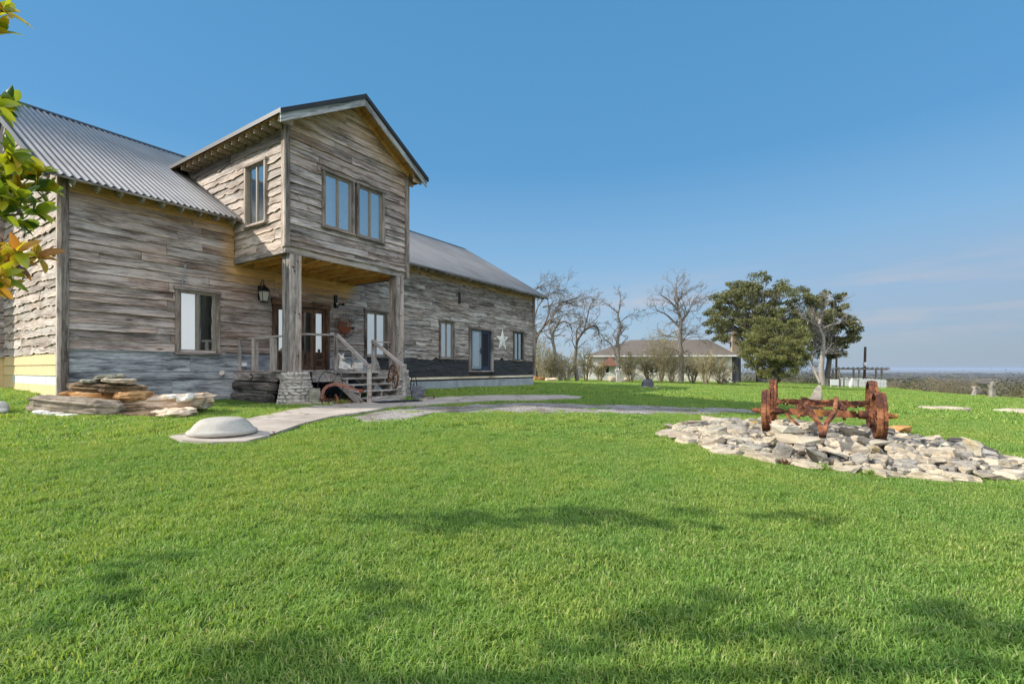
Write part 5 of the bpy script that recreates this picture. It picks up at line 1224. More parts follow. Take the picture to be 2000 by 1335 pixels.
bar('brace', [Pt(1662, 785, 8.4), Pt(1645, 800, 7.8), Pt(1660, 808, 7.5)], .05, .04)
gt('reach_pole', [(FL+FR_)/2+Vector((0, 0, .03)), (RL+RR)/2], .028)
gt('brake_rod', [Pt(1516, 778, 8.9), Pt(1522, 786, 8.7), Pt(1531, 785, 8.5)], .012, 6)

# ------------------------------------------------------------------ things by the steps
def lring(mb, c, r, th, k=40, sq=1):
    pts = [(r*math.cos(2*math.pi*i/k), 0, r*math.sin(2*math.pi*i/k)) for i in range(k+1)]; mb.tube([Vector(p)+Vector(c) for p in pts], th, 5, cap=False)
def wheel_thing(name, a, n, zc_, r, th, spokes, yaw, mat, lab):
    g = hw(a, n); root = empty(name, (g.x, g.y, g.z), HR+yaw, lab, 'wheel'); zz = EYE+zc_-g.z
    mb = MB(); lring(mb, (0, 0, zz), r, th); mb.build('rim', mat, root)
    mb = MB()
    for j in range(spokes): an = 2*math.pi*j/spokes+.3; mb.tube([(.02*math.cos(an), .0, zz+.02*math.sin(an)), (r*math.cos(an), 0, zz+r*math.sin(an))], th*.55, 4)
    mb.lathe([(.02, -.03), (.035, -.025), (.035, .025), (.02, .03)], (0, 0, zz), 8, M=Matrix.Rotation(R(90), 4, 'X')); mb.build('spokes', mat, root)
    return root
wheel_thing('implement_wheel', aN(646, 3.0), 3.0, -.44, .42, .010, 10, .15, M['black_metal'], 'large thin dark spoked wheel leaning left of the porch steps')
wheel_thing('rusty_wheel', aN(768, 2.75), 2.75, -.25, .36, .026, 8, R(70), M['rust'], 'dark red rusty wheel behind the right stair rail')
wheel_thing('black_hoop', aN(808, 3.0), 3.0, -.55, .36, .017, 6, R(60), M['black_metal'], 'black iron hoop leaning on the right stone pier')
# plow with arched beam
g = hw(aN(648, 3.3), 3.3); plow = empty('antique_plow', g, HR, 'antique plow with arched pinkish-rust beam in the mulch by the steps', 'plow')
Dp = g.y
def pl(px, py, dd=0): 
    p = P3(px, py, Dp+dd); q = Matrix.Rotation(-HR, 4, 'Z') @ (p-g); return q
mb = MB(); prv = None
pp = [(630,783,0),(629,772,0),(633,760,0),(641,753,0),(652,750,0),(665,751,0),(680,756,0),(695,761,0),(708,763,0)]
for (a_, b_) in zip(pp[:-1], pp[1:]): mb.beam(pl(*a_), pl(*b_), .035, .075 if a_[0] < 670 else .05, (1, 0, 0))
t = NT('pink_rust'); o_ = t.obj(); M['rust_pink'] = t.bsdf(t.ramp(t.noise(o_, 6, 6), [(.3, (.16, .06, .045)), (.7, (.36, .17, .13))]), .75, .1)
mb.build('beam', M['rust_pink'], plow)
mb = MB(); mb.tube([pl(655, 770, -.1), pl(662, 786, -.1)], [.03, .02], 6); mb.beam(pl(616, 788, .1), pl(634, 772, .1), .03, .12, (1, 0, 0)); mb.beam(pl(628, 779, -.15), pl(644, 779, -.15), .1, .02, (1, 0, 0)); mb.beam(pl(629, 790, -.15), pl(629, 779, -.15), .03, .03, (1, 0, 0)); mb.beam(pl(643, 790, -.15), pl(643, 779, -.15), .03, .03, (1, 0, 0)); mb.build('share', M['rust'], plow)
mb = MB(); mb.lathe([(.0, -.03), (.05, -.03), (.05, .03), (0, .03)], pl(706, 763), 8, M=Matrix.Rotation(R(90), 4, 'X')); mb.build('hitch', M['rust_red'], plow)
# resting deer statue with a stone disc behind
def skin(name, segs, mat, parent=None, sub=1, loc=(0, 0, 0), rz=0):
    """segs: dict of joints id:(pos, radius), edges; grown with a Skin modifier"""
    J, E_ = segs; ids = list(J); me = bpy.data.meshes.new(name); me.from_pydata([J[i][0] for i in ids], [(ids.index(a), ids.index(b)) for a, b in E_], [])
    o = bpy.data.objects.new(name, me); C.objects.link(o)
    m1 = o.modifiers.new('skin', 'SKIN'); me.skin_vertices[0].data[0].use_root = True
    for i, k_ in enumerate(ids):
        r = J[k_][1]; me.skin_vertices[0].data[i].radius = (r, r) if not isinstance(r, tuple) else r
    m2 = o.modifiers.new('sub', 'SUBSURF'); m2.levels = m2.render_levels = sub
    dg = bpy.context.evaluated_depsgraph_get(); me2 = bpy.data.meshes.new_from_object(o.evaluated_get(dg)); bpy.data.objects.remove(o)
    o = bpy.data.objects.new(name, me2); C.objects.link(o); me2.materials.clear(); me2.materials.append(mat); o.parent = parent; o.location = loc; o.rotation_euler = (0, 0, rz)
    return o
da = aN(672, 1.55); ds_ = empty('deer_statue', hobj(da, 1.55, -.035), HR, 'small pale concrete deer statue lying on the porch behind the steps', 'statue')
J = {'hip': ((.19, .05, .10), .095), 'mid': ((.05, .03, .13), .085), 'chest': ((-.09, 0, .15), .085), 'neck': ((-.13, -.02, .27), .045), 'head': ((-.12, -.05, .37), .05), 'muz': ((-.11, -.15, .33), .026),
     'earL': ((-.17, -.03, .43), .02), 'earLt': ((-.215, -.03, .50), .009), 'earR': ((-.07, -.03, .43), .02), 'earRt': ((-.03, -.03, .50), .009),
     'fk': ((-.16, -.14, .05), .032), 'ff': ((-.02, -.20, .025), .022), 'fk2': ((-.20, -.05, .06), .03), 'ff2': ((-.13, -.22, .03), .022), 'hk': ((.10, -.10, .06), .045), 'hf': ((.24, -.13, .03), .024), 'tail': ((.28, .06, .12), .02)}
deer = skin('deer_body', (J, [('hip', 'mid'), ('mid', 'chest'), ('chest', 'neck'), ('neck', 'head'), ('head', 'muz'), ('head', 'earL'), ('earL', 'earLt'), ('head', 'earR'), ('earR', 'earRt'), ('chest', 'fk'), ('fk', 'ff'), ('chest', 'fk2'), ('fk2', 'ff2'), ('hip', 'hk'), ('hk', 'hf'), ('hip', 'tail')]), M['white_stone'], ds_, 2)
for p in deer.data.polygons: p.use_smooth = True
mb = MB(); mb.lathe([(.0, -.04), (.25, -.04), (.265, -.02), (.265, .02), (.25, .04), (0, .04)], (0, 0, 0), 24, M=Matrix.Rotation(R(80), 4, 'X'))
o = mb.build('stone_disc', M['limegray']); o.location = hobj(da+.13, 1.15, .2); o.rotation_euler = (0, 0, HR); tag(o, 'round gray millstone disc leaning behind the deer statue', 'disc')
p = hobj(aN(699, 1.7), 1.7, .06); stone_obj('round_rock', random.Random(8), .30, .24, .22, M['white_stone'], p, HR, (0, 0), 'round pale rock right of the deer statue on the porch', 'rock', None, 14, 6, .05)
for i, (px, py, n_, w_, h_, lab) in enumerate(((728, 752, 2.0, .34, .5, 'cream slab leaning under the stairs'), (735, 705, 1.2, .3, .42, 'cream slab standing behind the stair top'))):
    a_ = aN(px, n_); mb = MB(); mb.prism([(-w_/2, 0), (w_/2, 0), (w_*.35, h_*.5), (.0, h_), (-w_*.35, h_*.8)], -.03, .03, Matrix.Rotation(R(90), 4, 'X'))
    o = mb.build('leaning_slab', M['limeyel']); o.rotation_euler = (R(-8), 0, HR); o.location = hw(a_, n_) if i == 0 else hobj(a_, n_, -.03); tag(o, lab, 'slab')
# bucket-like gray rock at the pier foot, rusty can
g = hw(aN(614, 2.95), 2.95); stone_obj('gray_boulder', random.Random(12), .26, .25, .42, M['flag_gray'], (g.x, g.y, g.z+.19), .5, (0, .1), 'gray-brown upright rock at the foot of the left stone pier', 'rock', None, 12, 4, .12)
# door mat
mp_ = onground(778, 787); e1 = Vector((U2.x, U2.y, 0)); mb = MB(); mb.box((-.62, -.2, 0), (.62, .28, .012)); o = mb.build('door_mat', M['mat']); o.location = (mp_.x, mp_.y, mp_.z+.046); o.rotation_euler = (0, 0, HR-R(18)); tag(o, 'black rubber mat on the walkway at the foot of the steps', 'mat')

# ------------------------------------------------------------------ trees
def rv(rg): 
    while True:
        v = Vector((rg.uniform(-1, 1), rg.uniform(-1, 1), rg.uniform(-1, 1)))
        if .05 < v.length < 1: return v.normalized()
def branch(mb, rg, p, d, ln, r, lev, prm, tips, tone=(1, 0, 0)):
    n = max(2, int(prm['seg'][min(lev, len(prm['seg'])-1)])); pts = [p.copy()]; rad = [r]; q = p.copy(); d = d.copy()
    for i in range(n):
        d = (d+rv(rg)*prm['wig']+Vector((0, 0, prm['up'][min(lev, len(prm['up'])-1)]))).normalized(); q = q+d*ln/n; pts.append(q.copy()); rad.append(max(r*(1-(i+1)/n*.75), prm['rmin']))
    mb.tube(pts, rad, prm['k'][min(lev, len(prm['k'])-1)], tone, cap=False)
    tips.append((q.copy(), d.copy(), lev))
    if lev >= prm['lev']: return
    m = prm['kids'][min(lev, len(prm['kids'])-1)]
    for j in range(m):
        t_ = rg.uniform(.25, 1) if j else .95; i = min(n-1, int(t_*n)); b_ = pts[i].lerp(pts[i+1], t_*n-i if t_*n-i <= 1 else 1); dd = (pts[i+1]-pts[i]).normalized()
        s = dd.cross(rv(rg)).normalized(); an = rg.uniform(*prm['ang']); nd = dd*math.cos(an)+s*math.sin(an)
        branch(mb, rg, b_, nd, ln*rg.uniform(*prm['shr']), max(rad[i]*.62, prm['rmin']), lev+1, prm, tips, tone)
def limb_px(D, pts, wob, rg):
    """limb given by photograph columns/rows at a distance, spread in depth"""
    out = []; dd = rg.uniform(-1, 1)*wob
    for i, (x, y) in enumerate(pts): out.append(P3(x, y, D+dd*i/max(1, len(pts)-1)))
    return out
def smoothpts(pts, k=3):
    out = []
    for i in range(len(pts)-1):
        p0, p1, p2, p3 = pts[max(0, i-1)], pts[i], pts[i+1], pts[min(len(pts)-1, i+2)]
        for j in range(k):
            t_ = j/k; out.append(.5*((2*p1)+(p2-p0)*t_+(2*p0-5*p1+4*p2-p3)*t_*t_+(3*p1-p0-3*p2+p3)*t_**3))
    return out+[pts[-1]]
BARE = dict(seg=[5, 4, 3, 2], wig=.22, up=[.02, .02, .02, .01], k=[5, 4, 3, 3], lev=3, kids=[4, 4, 4, 3], ang=(.35, .95), shr=(.45, .75), rmin=.011)
def bare_tree(name, D, base, limbs, seed, lab, mat='bark', prm=None, density=6, tw=1.0, rt=.22, group='bare trees behind the house'):
    """limbs: list of (pts_px, r_start_m). twigs sprout along every limb"""
    rg = random.Random(seed); prm = dict(BARE, **(prm or {})); g = P3(base[0], base[1], D); g.z = tz(g.x, g.y)-.05
    root = empty(name, g, 0, lab, 'tree', group); mt = MB(); mc = MB(); tips = []
    for i, (pts, r0) in enumerate(limbs):
        pl_ = smoothpts(limb_px(D, pts, .0 if i == 0 else 2.2, rg))
        if i == 0: pl_[0] = g.copy()
        if i and base is not None:   # start where the limb leaves its parent: keep the first point on the trunk plane
            pass
        n = len(pl_); rad = [max(r0*(1-.8*j/(n-1)), .02) for j in range(n)]
        (mt if i == 0 else mc).tube([p-g for p in pl_], rad, 7 if i == 0 else 6, cap=False)
        ln = sum((pl_[j+1]-pl_[j]).length for j in range(n-1)); m = max(3, int(density*ln/2.8))
        for q in range(m):
            t_ = rg.uniform(.25 if i == 0 else .12, 1); j = min(n-2, int(t_*(n-1))); p = pl_[j].lerp(pl_[j+1], t_*(n-1)-j); d_ = (pl_[j+1]-pl_[j]).normalized()
            s = d_.cross(rv(rg)).normalized(); an = rg.uniform(.4, 1.2); nd = d_*math.cos(an)+s*math.sin(an)
            branch(mc, rg, p-g, nd, rg.uniform(.7, 1.5)*tw, rad[j]*.45+.012, 1, prm, tips)
    mt.build('trunk', M[mat], root, smooth=True); mc.build('crown', M[mat], root); return root, tips, g
bare_tree('bare_tree', 46, (1048, 744), [([(1048,744),(1046,720),(1044,690),(1050,655),(1075,622),(1088,600),(1105,588),(1130,582)], .2), ([(1044,700),(1040,655),(1046,612),(1060,585),(1085,570),(1110,566)], .12), ([(1060,640),(1072,612),(1070,585),(1075,562)], .09), ([(1050,655),(1035,610),(1040,575),(1052,558)], .1), ([(1060,600),(1095,590),(1135,578)], .07), ([(1065,630),(1100,615),(1125,612)], .06)], 1, 'bare gray tree rising right behind the house corner', density=6, tw=1.0)
bare_tree('bare_tree', 44, (1096, 745), [([(1096,745),(1090,715),(1084,690),(1079,655),(1086,638),(1098,628),(1112,632),(1118,650)], .2), ([(1079,655),(1072,638),(1075,625),(1085,612),(1110,606)], .11), ([(1086,640),(1100,615),(1122,610)], .08), ([(1112,632),(1125,628),(1140,615)], .06)], 2, 'slender leaning bare tree, second from the house', density=5, tw=.8)
bare_tree('bare_tree', 45, (1128, 746), [([(1128,746),(1124,715),(1124,690),(1128,665),(1142,645),(1158,636),(1168,642),(1170,655)], .2), ([(1126,672),(1126,650),(1130,640),(1150,634),(1165,622),(1172,612)], .1), ([(1140,648),(1148,615),(1152,598),(1160,585)], .08), ([(1158,636),(1172,650),(1180,662)], .05), ([(1150,634),(1140,612),(1146,590)], .05)], 3, 'crooked bare tree with drooping dark limbs, third from the house', density=6, tw=.8)
bare_tree('bare_tree', 48, (1208, 744), [([(1208,744),(1209,715),(1207,680),(1207,655),(1212,635),(1207,618),(1210,600),(1212,582)], .22), ([(1208,712),(1200,690),(1194,672),(1180,664),(1165,668)], .13), ([(1207,660),(1222,640),(1234,632)], .08), ([(1211,630),(1228,615),(1240,612)], .06), ([(1208,612),(1196,602),(1192,596)], .05), ([(1209,650),(1195,640),(1190,632)], .05), ([(1196,668),(1194,655)], .05)], 4, 'narrow bare tree standing right behind the stone cross', density=6, tw=.62)
bare_tree('bare_tree', 50, (1330, 742), [([(1330,742),(1331,705),(1329,680),(1328,650),(1330,625),(1325,605),(1322,580),(1320,555)], .3), ([(1329,640),(1310,622),(1298,612),(1280,605)], .14), ([(1329,632),(1345,608),(1352,590),(1362,578)], .14), ([(1328,660),(1300,655),(1275,660)], .09), ([(1330,672),(1345,650),(1362,645)], .09), ([(1329,690),(1316,682),(1314,694)], .09), ([(1330,692),(1345,684),(1352,694)], .09), ([(1325,605),(1305,585),(1290,575)], .1), ([(1323,590),(1340,572),(1352,560)], .08), ([(1330,645),(1312,650),(1290,668),(1282,678)], .07), ([(1345,608),(1362,606),(1370,596)], .06)], 5, 'wide bare tree in front of the stone house roof', density=7, tw=1.05)
bare_tree('dead_tree', 56, (1608, 752), [([(1608,752),(1604,725),(1606,695),(1608,660),(1600,640),(1604,618),(1612,595)], .33), ([(1603,748),(1592,725),(1586,700),(1590,670)], .2), ([(1606,700),(1618,680),(1628,668)], .1), ([(1600,640),(1585,628),(1562,620)], .13), ([(1604,618),(1590,605),(1585,595)], .1), ([(1602,645),(1620,635),(1640,632)], .1), ([(1606,660),(1595,650),(1575,645)], .08), ([(1608,690),(1630,690),(1645,688)], .05), ([(1612,600),(1622,585),(1628,590)], .06)], 6, 'pale leafless tree right of the big live oak', 'bark_pale', density=6, tw=.95)
def quads(mb, rg, c, r, n, s, tones, flat=1.0):
    for _ in range(n):
        v = rv(rg)*(rg.random()**.45)*r; v.z *= flat; p = c+v; a = rv(rg); b = a.cross(rv(rg)).normalized(); k_ = s*rg.uniform(.6, 1.3); a = a*k_; b = b*k_*.5
        mb.v += [tuple(p-a), tuple(p-b), tuple(p+a), tuple(p+b)]; m = len(mb.v); mb.f.append([m-4, m-3, m-2, m-1]); mb.mi.append(0); mb.wc += [(0, 0, 0)]*4; mb.tone += [(min(1, max(0, rg.gauss(*tones))), 0, 0)]*4
# big live oak
def leafy_tree(name, D, base, top_px, rx_px, cy_px, ry_px, seed, lab, mat, blobs, trunk_r, leafs, ls, bl_r, gap=.0, depth=.8, wide=None, cat='tree'):
    rg = random.Random(seed); g = P3(base[0], base[1], D); g.z = tz(g.x, g.y)-.05; root = empty(name, g, 0, lab, cat)
    k = D/F; cx_, cz = (base[0] if wide is None else wide), cy_px; c = P3(cx_, cz, D)-g; rx, rz_ = rx_px*k, ry_px*k
    mt = MB(); tips = []
    tp = c+Vector((0, 0, -rz_*.55)); mt.tube([Vector((0, 0, 0)), tp*.5+Vector((.1, 0, 0)), tp], [trunk_r*1.25, trunk_r, trunk_r*.8], 8, cap=False)
    cl = []
    for _ in range(blobs):
        for _t in range(40):
            v = Vector((rg.uniform(-1, 1), rg.uniform(-1, 1), rg.uniform(-1, 1)))
            if .35 < v.length < 1: break
        p = c+Vector((v.x*rx, v.y*rx*depth, v.z*rz_)); p.z += .35*rz_*mnoise.noise(Vector((v.x*2.2+seed, v.y*2.2, 0)))
        cl.append((p, rg.uniform(.6, 1.25)*bl_r))
        if rg.random() < .5:
            mid = tp.lerp(p, .5)+rv(rg)*.4; mt.tube([tp-Vector((0, 0, rg.uniform(0, .3)*rz_)), mid, p], [trunk_r*.32, trunk_r*.16, .02], 5, cap=False)
    mt.build('trunk', M['bark'], root); mc = MB()
    for p, r_ in cl: quads(mc, rg, p, r_, leafs, ls, (rg.uniform(.25, .75), .2), .6)
    mc.build('crown', M[mat], root); return root
leafy_tree('live_oak', 60, (1487, 745), 535, 114, 612, 74, 21, 'big spreading dark live oak behind the round tree', 'leaf_oak', 260, .5, 150, .13, .8, wide=1480)
leafy_tree('live_oak', 64, (1612, 748), 570, 50, 640, 72, 22, 'smaller dark oak behind the pale leafless tree', 'leaf_oak', 100, .32, 130, .16, .8, wide=1622)
leafy_tree('round_tree', 40, (1513, 745), 612, 62, 678, 58, 23, 'rounded dense yellow-green tree in front of the live oak', 'leaf_round', 300, .16, 170, .065, .46, wide=1515, depth=1)
# leafless olive shrubs in front of the stone house
SH = [(1060,742,44,58,30), (1082,742,45,38,20), (1108,744,44,42,26), (1145,744,47,44,22), (1172,742,49,30,20), (1232,742,46,48,30), (1268,742,47,45,28), (1290,741,45,70,34), (1312,744,46,48,32), (1352,742,46,44,30), (1378,745,43,52,36), (1408,744,45,42,28)]
for i, (px, py, D, hp, wp) in enumerate(SH):
    rg = random.Random(300+i); g = P3(px, py, D); g.z = tz(g.x, g.y); k = D/F
    where = ['hard against the far house corner', 'second from the far house corner', 'third from the far house corner', 'beside the white wall end', 'left of the red awning', 'right of the stone cross', 'behind the arched stone marker', 'tallest, before the middle of the stone house', 'right of the tallest shrub', 'at the foot of the wide bare tree', 'spreading before the pale stone wall', 'low, left of the dark plank wall'][i]
    root = empty('olive_shrub', g, 0, 'leafless olive-brown shrub '+where, 'shrub', 'olive shrubs before the stone house'); mb = MB(); tips = []
    prm = dict(seg=[5, 4, 3], wig=.17, up=[.05, .04, .0], k=[4, 3, 3], lev=2, kids=[6, 5, 4], ang=(.25, .8), shr=(.35, .6), rmin=.011)
    for j in range(16):
        an = rg.uniform(0, 6.28); tl = rg.uniform(.1, .75)*wp/hp*1.1; branch(mb, rg, Vector((math.cos(an)*.15, math.sin(an)*.15, 0)), Vector((math.cos(an)*tl, math.sin(an)*tl, 1)).normalized(), hp*k*rg.uniform(.6, 1.0), .04, 0, prm, tips)
    mb.build('stems', M['twig_olive'], root); mc = MB()
    for p, d_, lv in tips:
        if rg.random() < .5: quads(mc, rg, p, .22, 4, .05, (.4, .25))
    mc.build('foliage', M['scrub_tan'], root)

# ------------------------------------------------------------------ magnolia at the left edge
mg = Vector((-5.6, 1.2, 0)); mg.z = tz(mg.x, mg.y)
mag = empty('magnolia', mg, 0, 'glossy-leaved magnolia reaching in at the left frame edge', 'tree')
rg = random.Random(55); mt = MB(); mt.tube([(0, 0, -.05), (.05, 0, 1.2), (-.05, .1, 2.8), (.1, 0, 4.6)], [.13, .11, .08, .03], 8, cap=False)
mc = MB()
def leaf(mb, p, d, up, ln, wd, tone):
    d = d.normalized(); s = d.cross(up); 
    if s.length < .01: s = Vector((1, 0, 0))
    s.normalize(); u_ = s.cross(d); vs = []; K = 6
    for i in range(K+1):
        t_ = i/K; w_ = wd*math.sin(math.pi*min(1, t_*.93+.05))**.8*(1 if i < K else .05); c = p+d*ln*t_-u_*(.22*ln*t_*t_)
        vs += [c-s*w_+u_*w_*.45, c, c+s*w_+u_*w_*.45]
    mb.add(vs, [q for i in range(K) for q in ((i*3, i*3+3, i*3+4, i*3+1), (i*3+1, i*3+4, i*3+5, i*3+2))], None, (tone, 0, 0))
def rosette(p, d, n, ln, warm):
    d = d.normalized()
    for i in range(n):
        an = i*2.4+rg.uniform(-.3, .3); s = d.cross(Vector((.2, .1, 1))).normalized(); u_ = s.cross(d); out = (s*math.cos(an)+u_*math.sin(an)); q = rg.uniform(.3, 1.1); dd = d*math.cos(q)+out*math.sin(q)
        leaf(mc, p-d*rg.uniform(0, .06), dd, d+Vector((0, 0, .4)), ln*rg.uniform(.75, 1.15), ln*.2*rg.uniform(.8, 1.15), min(1, max(0, rg.gauss(warm, .2))))
def spray(a, b, n, warm, ln=.155, drop=.0):
    """twig from a to b with rosettes"""
    a, b = a-mg, b-mg; pts = smoothpts([a, a.lerp(b, .5)+Vector((0, 0, .05)), b]); mt.tube(pts, [.012*(1-.6*i/len(pts)) for i in range(len(pts))], 5, cap=False)
    for j in range(n):
        t_ = 1-j/max(1, n)*.75; i = min(len(pts)-2, int(t_*(len(pts)-1))); p = pts[i].lerp(pts[i+1], t_*(len(pts)-1)-i); d = (pts[i+1]-pts[i]).normalized()
        if j: d = (d+rv(rg)*.9).normalized(); e_ = p+d*rg.uniform(.06, .16); mt.tube([p, e_], .005, 4, cap=False); p = e_
        rosette(p, d, rg.choice((6, 7, 8)), ln, warm)
Dm = 3.3
for (x0, y0, x1, y1, n, wm) in ((-160, 420, 92, 370, 6, .36), (-150, 450, 55, 345, 5, .3), (-140, 400, 30, 300, 4, .35), (-160, 470, 72, 415, 4, .15), (-150, 380, 5, 330, 4, .2), (-120, 440, 25, 395, 4, .2), (-160, 590, 75, 500, 4, .62), (-150, 600, 30, 512, 4, .75), (-150, 560, 5, 490, 3, .8), (-150, 620, 0, 540, 3, .5),
    (-120, 120, 5, 20, 3, .5), (-120, 160, -5, 60, 3, .35), (-140, 240, 18, 196, 2, .15), (-140, 240, -8, 205, 2, .2)):
    spray(P3(x0, y0, Dm+rg.uniform(-.1, .35)), P3(x1, y1, Dm+rg.uniform(-.12, .25)), n, wm)
for i in range(26):
    z = rg.uniform(.9, 4.9); an = rg.uniform(0, 6.28); r_ = (1.5-.22*abs(z-2))*rg.uniform(.5, 1)
    a = Vector((0, 0, z-.5))+mg; b = Vector((math.cos(an)*r_, math.sin(an)*r_, z))+mg
    if (b.x/b.y)*F+CX > -30 and b.y > 0: continue
    spray(a, b, 5, rg.uniform(.1, .5))
mt.build('trunk', M['bark'], mag, smooth=True); mc.build('crown', M['leaf_mag'], mag, smooth=True)

# ------------------------------------------------------------------ stone house behind
SD = 58.0; bx0, bx1 = P3(1152, 700, SD).x, P3(1424, 700, SD).x; by = SD; bz = tz(18, by)
sh = empty('stone_house', ((bx0+bx1)/2, by, bz), R(-6), 'long low limestone house with gray shingle hip roof behind bare trees', 'house')
W_ = (bx1-bx0)/2; ez = EYE+1.62-bz; rz_ = EYE+3.75-bz
mb = MB()
ops = [(-W_+1.4, -W_+2.5, .9, 2.0), (-3.9, -3.2, .6, 2.3), (-1.2, -.1, .9, 2.2), (3.0, 3.7, .9, 2.2), (5.9, 6.6, .9, 2.1)]
wall_with_holes(mb, lambda a, o, z: (a, -o, z), -W_+3.2, W_, -.6, ez, ops, .25); mb.box((W_-.25, .26, -.6), (W_-.01, 8.5, ez)); mb.box((-W_, 8.25, -.6), (W_-.3, 8.5, ez)); mb.build('wall', M['stone_wall'], sh)
mb = MB(); wall_with_holes(mb, lambda a, o, z: (a, -o, z), -W_, -W_+3.2, -.6, ez, ops, .25); mb.box((-W_, .26, -.6), (-W_+.25, 8.2, ez)); mb.build('white_wall', M['oldwhite'], sh)
for a0, a1, z0, z1 in ops:
    mb = MB(); 
    for q in ((a0, a0+.09, z0, z1), (a1-.09, a1, z0, z1), (a0+.09, a1-.09, z1-.09, z1), (a0+.09, a1-.09, z0, z0+.09), ((a0+a1)/2-.03, (a0+a1)/2+.03, z0+.09, z1-.09)): mb.box((q[0], .03, q[2]), (q[1], .1, q[3]))
    wn_ = mb.build('window', M['white'], sh); mb = MB(); mb.box((a0+.05, .12, z0+.05), (a1-.05, .14, z1-.05)); mb.build('pane', M['dark_room'], wn_)
ov = .5; rx0, rx1 = P3(1226, 665, SD+4).x-(bx0+bx1)/2, P3(1374, 660, SD+4).x-(bx0+bx1)/2
vs = [(-W_-ov, -ov, ez), (W_+ov, -ov, ez), (W_+ov, 9, ez), (-W_-ov, 9, ez), (rx0, 4.25, rz_), (rx1, 4.25, rz_)]
mb = MB(); mb.add(vs, [(0, 1, 5, 4), (1, 2, 5), (2, 3, 4, 5), (3, 0, 4)]); rf = mb.build('roof', M['shingle'], sh)
mb = MB(); mb.box((-W_-ov-.02, -ov-.05, ez-.16), (W_+ov+.02, -ov, ez+.0)); mb.box((W_+ov, -ov-.0, ez-.16), (W_+ov+.05, 9, ez)); mb.build('fascia', M['white'], sh)
mb = MB(); mb.box((-W_-ov, -ov, ez-.05), (W_+ov, 9, ez-.03)); mb.build('soffit', M['trim_wood'], sh)
cxp = P3(1424, 680, SD+3).x-(bx0+bx1)/2; mb = MB(); mb.box((cxp-.45, 2.6, 2.5), (cxp+.45, 3.5, EYE+4.3-bz)); mb.box((cxp-.52, 2.52, EYE+4.3-bz), (cxp+.52, 3.58, EYE+4.45-bz)); mb.box((cxp-.3, 2.8, EYE+4.45-bz), (cxp+.3, 3.3, EYE+4.8-bz)); mb.build('chimney', M['flag_tan'], rf)
dx0, dx1 = P3(1424, 700, SD).x-(bx0+bx1)/2+.02, P3(1441, 700, SD).x-(bx0+bx1)/2; mb = MB(); mb.box((W_+.01, .1, -.6), (dx1, 6, ez-.05)); mb.box((W_+.02, .07, -.3), (W_+.06, .1, ez-.1)); mb.box((dx1-.3, .05, -.3), (dx1-.26, .1, ez-.1)); mb.build('plank_annex', M['dark_wood_far'], sh)
ax0, ax1 = P3(1180, 700, SD-2).x-(bx0+bx1)/2, P3(1212, 700, SD-2).x-(bx0+bx1)/2; za = EYE+.35-bz
mb = MB(); mb.add([(ax0, -2.2, za), (ax1, -2.2, za), (ax1, -.02, za), (ax0, -.02, za), ((ax0*.4+ax1*.6), -1.0, za+1.15), ((ax0*.4+ax1*.6), -.02, za+1.15)], [(0, 1, 4), (1, 2, 5, 4), (3, 0, 4, 5), (0, 3, 2, 1)]); mb.build('awning_roof', M['red_roof'], sh)
# barn corner: white fascia wing at the far left
mb = MB(); mb.box((ax0+.1, -2.1, -.5), (ax0+.2, -2.0, za)); mb.box((ax1-.2, -2.1, -.5), (ax1-.1, -2.0, za)); mb.build('awning_post', M['white'], sh)
# stone cross, arched marker, broken bench
g = onground(1208, 744); g.y = min(g.y, 44); g = P3(1208, 743, 43); g.z = tz(g.x, g.y); k = 43/F
mb = MB(); mb.box((-.28, -.15, 0), (.28, .15, .12)); mb.box((-.17, -.1, .12), (.17, .1, .72)); mb.box((-.14, -.09, .72), (.14, .09, .95)); mb.box((-.26, -.06, 1.0-.1), (.26, .06, 1.08)); mb.lathe([(.12, 1.08), (.09, 1.2), (.03, 1.34), (.0, 1.36)], (0, 0, 0), 8); mb.lathe([(.1, -.02), (.11, .12), (.02, .2)], (-.2, 0, 1.05), 6); mb.lathe([(.1, -.02), (.11, .12), (.02, .2)], (.2, 0, 1.05), 6)
o = mb.build('stone_cross', M['concrete']); o.location = g; tag(o, 'pale weathered stone cross figure on a pedestal before the bare tree', 'monument')
g = onground(1265, 757); k = g.y/F; mb = MB(); w_, h_ = 11*k, 17*k
mb.prism([(-w_, 0), (w_, 0), (w_, h_*.45)]+[(w_*math.cos(R(a)), h_*.45+h_*.55*math.sin(R(a))) for a in range(15, 170, 15)]+[(-w_, h_*.45)], -.12, .12, Matrix.Rotation(R(90), 4, 'X'))
o = mb.build('arched_marker', M['blue_stone']); o.location = g; tag(o, 'small dark arched stone marker in the far lawn', 'marker')
for dx, lab in ((-.28, 'pale flat stone left of the arched marker'), (.42, 'pale flat stone right of the arched marker')): stone_obj('flat_stone', random.Random(int(dx*100)), .5, .4, .08, M['lime'], (g.x+dx, g.y-.2, g.z+.04), 0, (0, 0), lab, 'stone')
g = onground(1428, 750); mb = MB(); k = g.y/F
for a_, b_, w__ in (((-16, 12), (-4, -2), .22), ((-16, 10), (-20, 14), .1), ((-4, 12), (12, 0), .1), ((-12, 1), (18, 1), .1), ((4, 2), (18, 8), .07), ((-9, 0), (0, 12), .1)): mb.beam((a_[0]*k, 0, a_[1]*k), (b_[0]*k, .3, max(.02, b_[1]*k)), w__, w__, (1, .5, 0))
o = mb.build('broken_bench', M['log']); o.location = g; tag(o, 'collapsed wooden bench frame below the dark plank wall', 'bench')
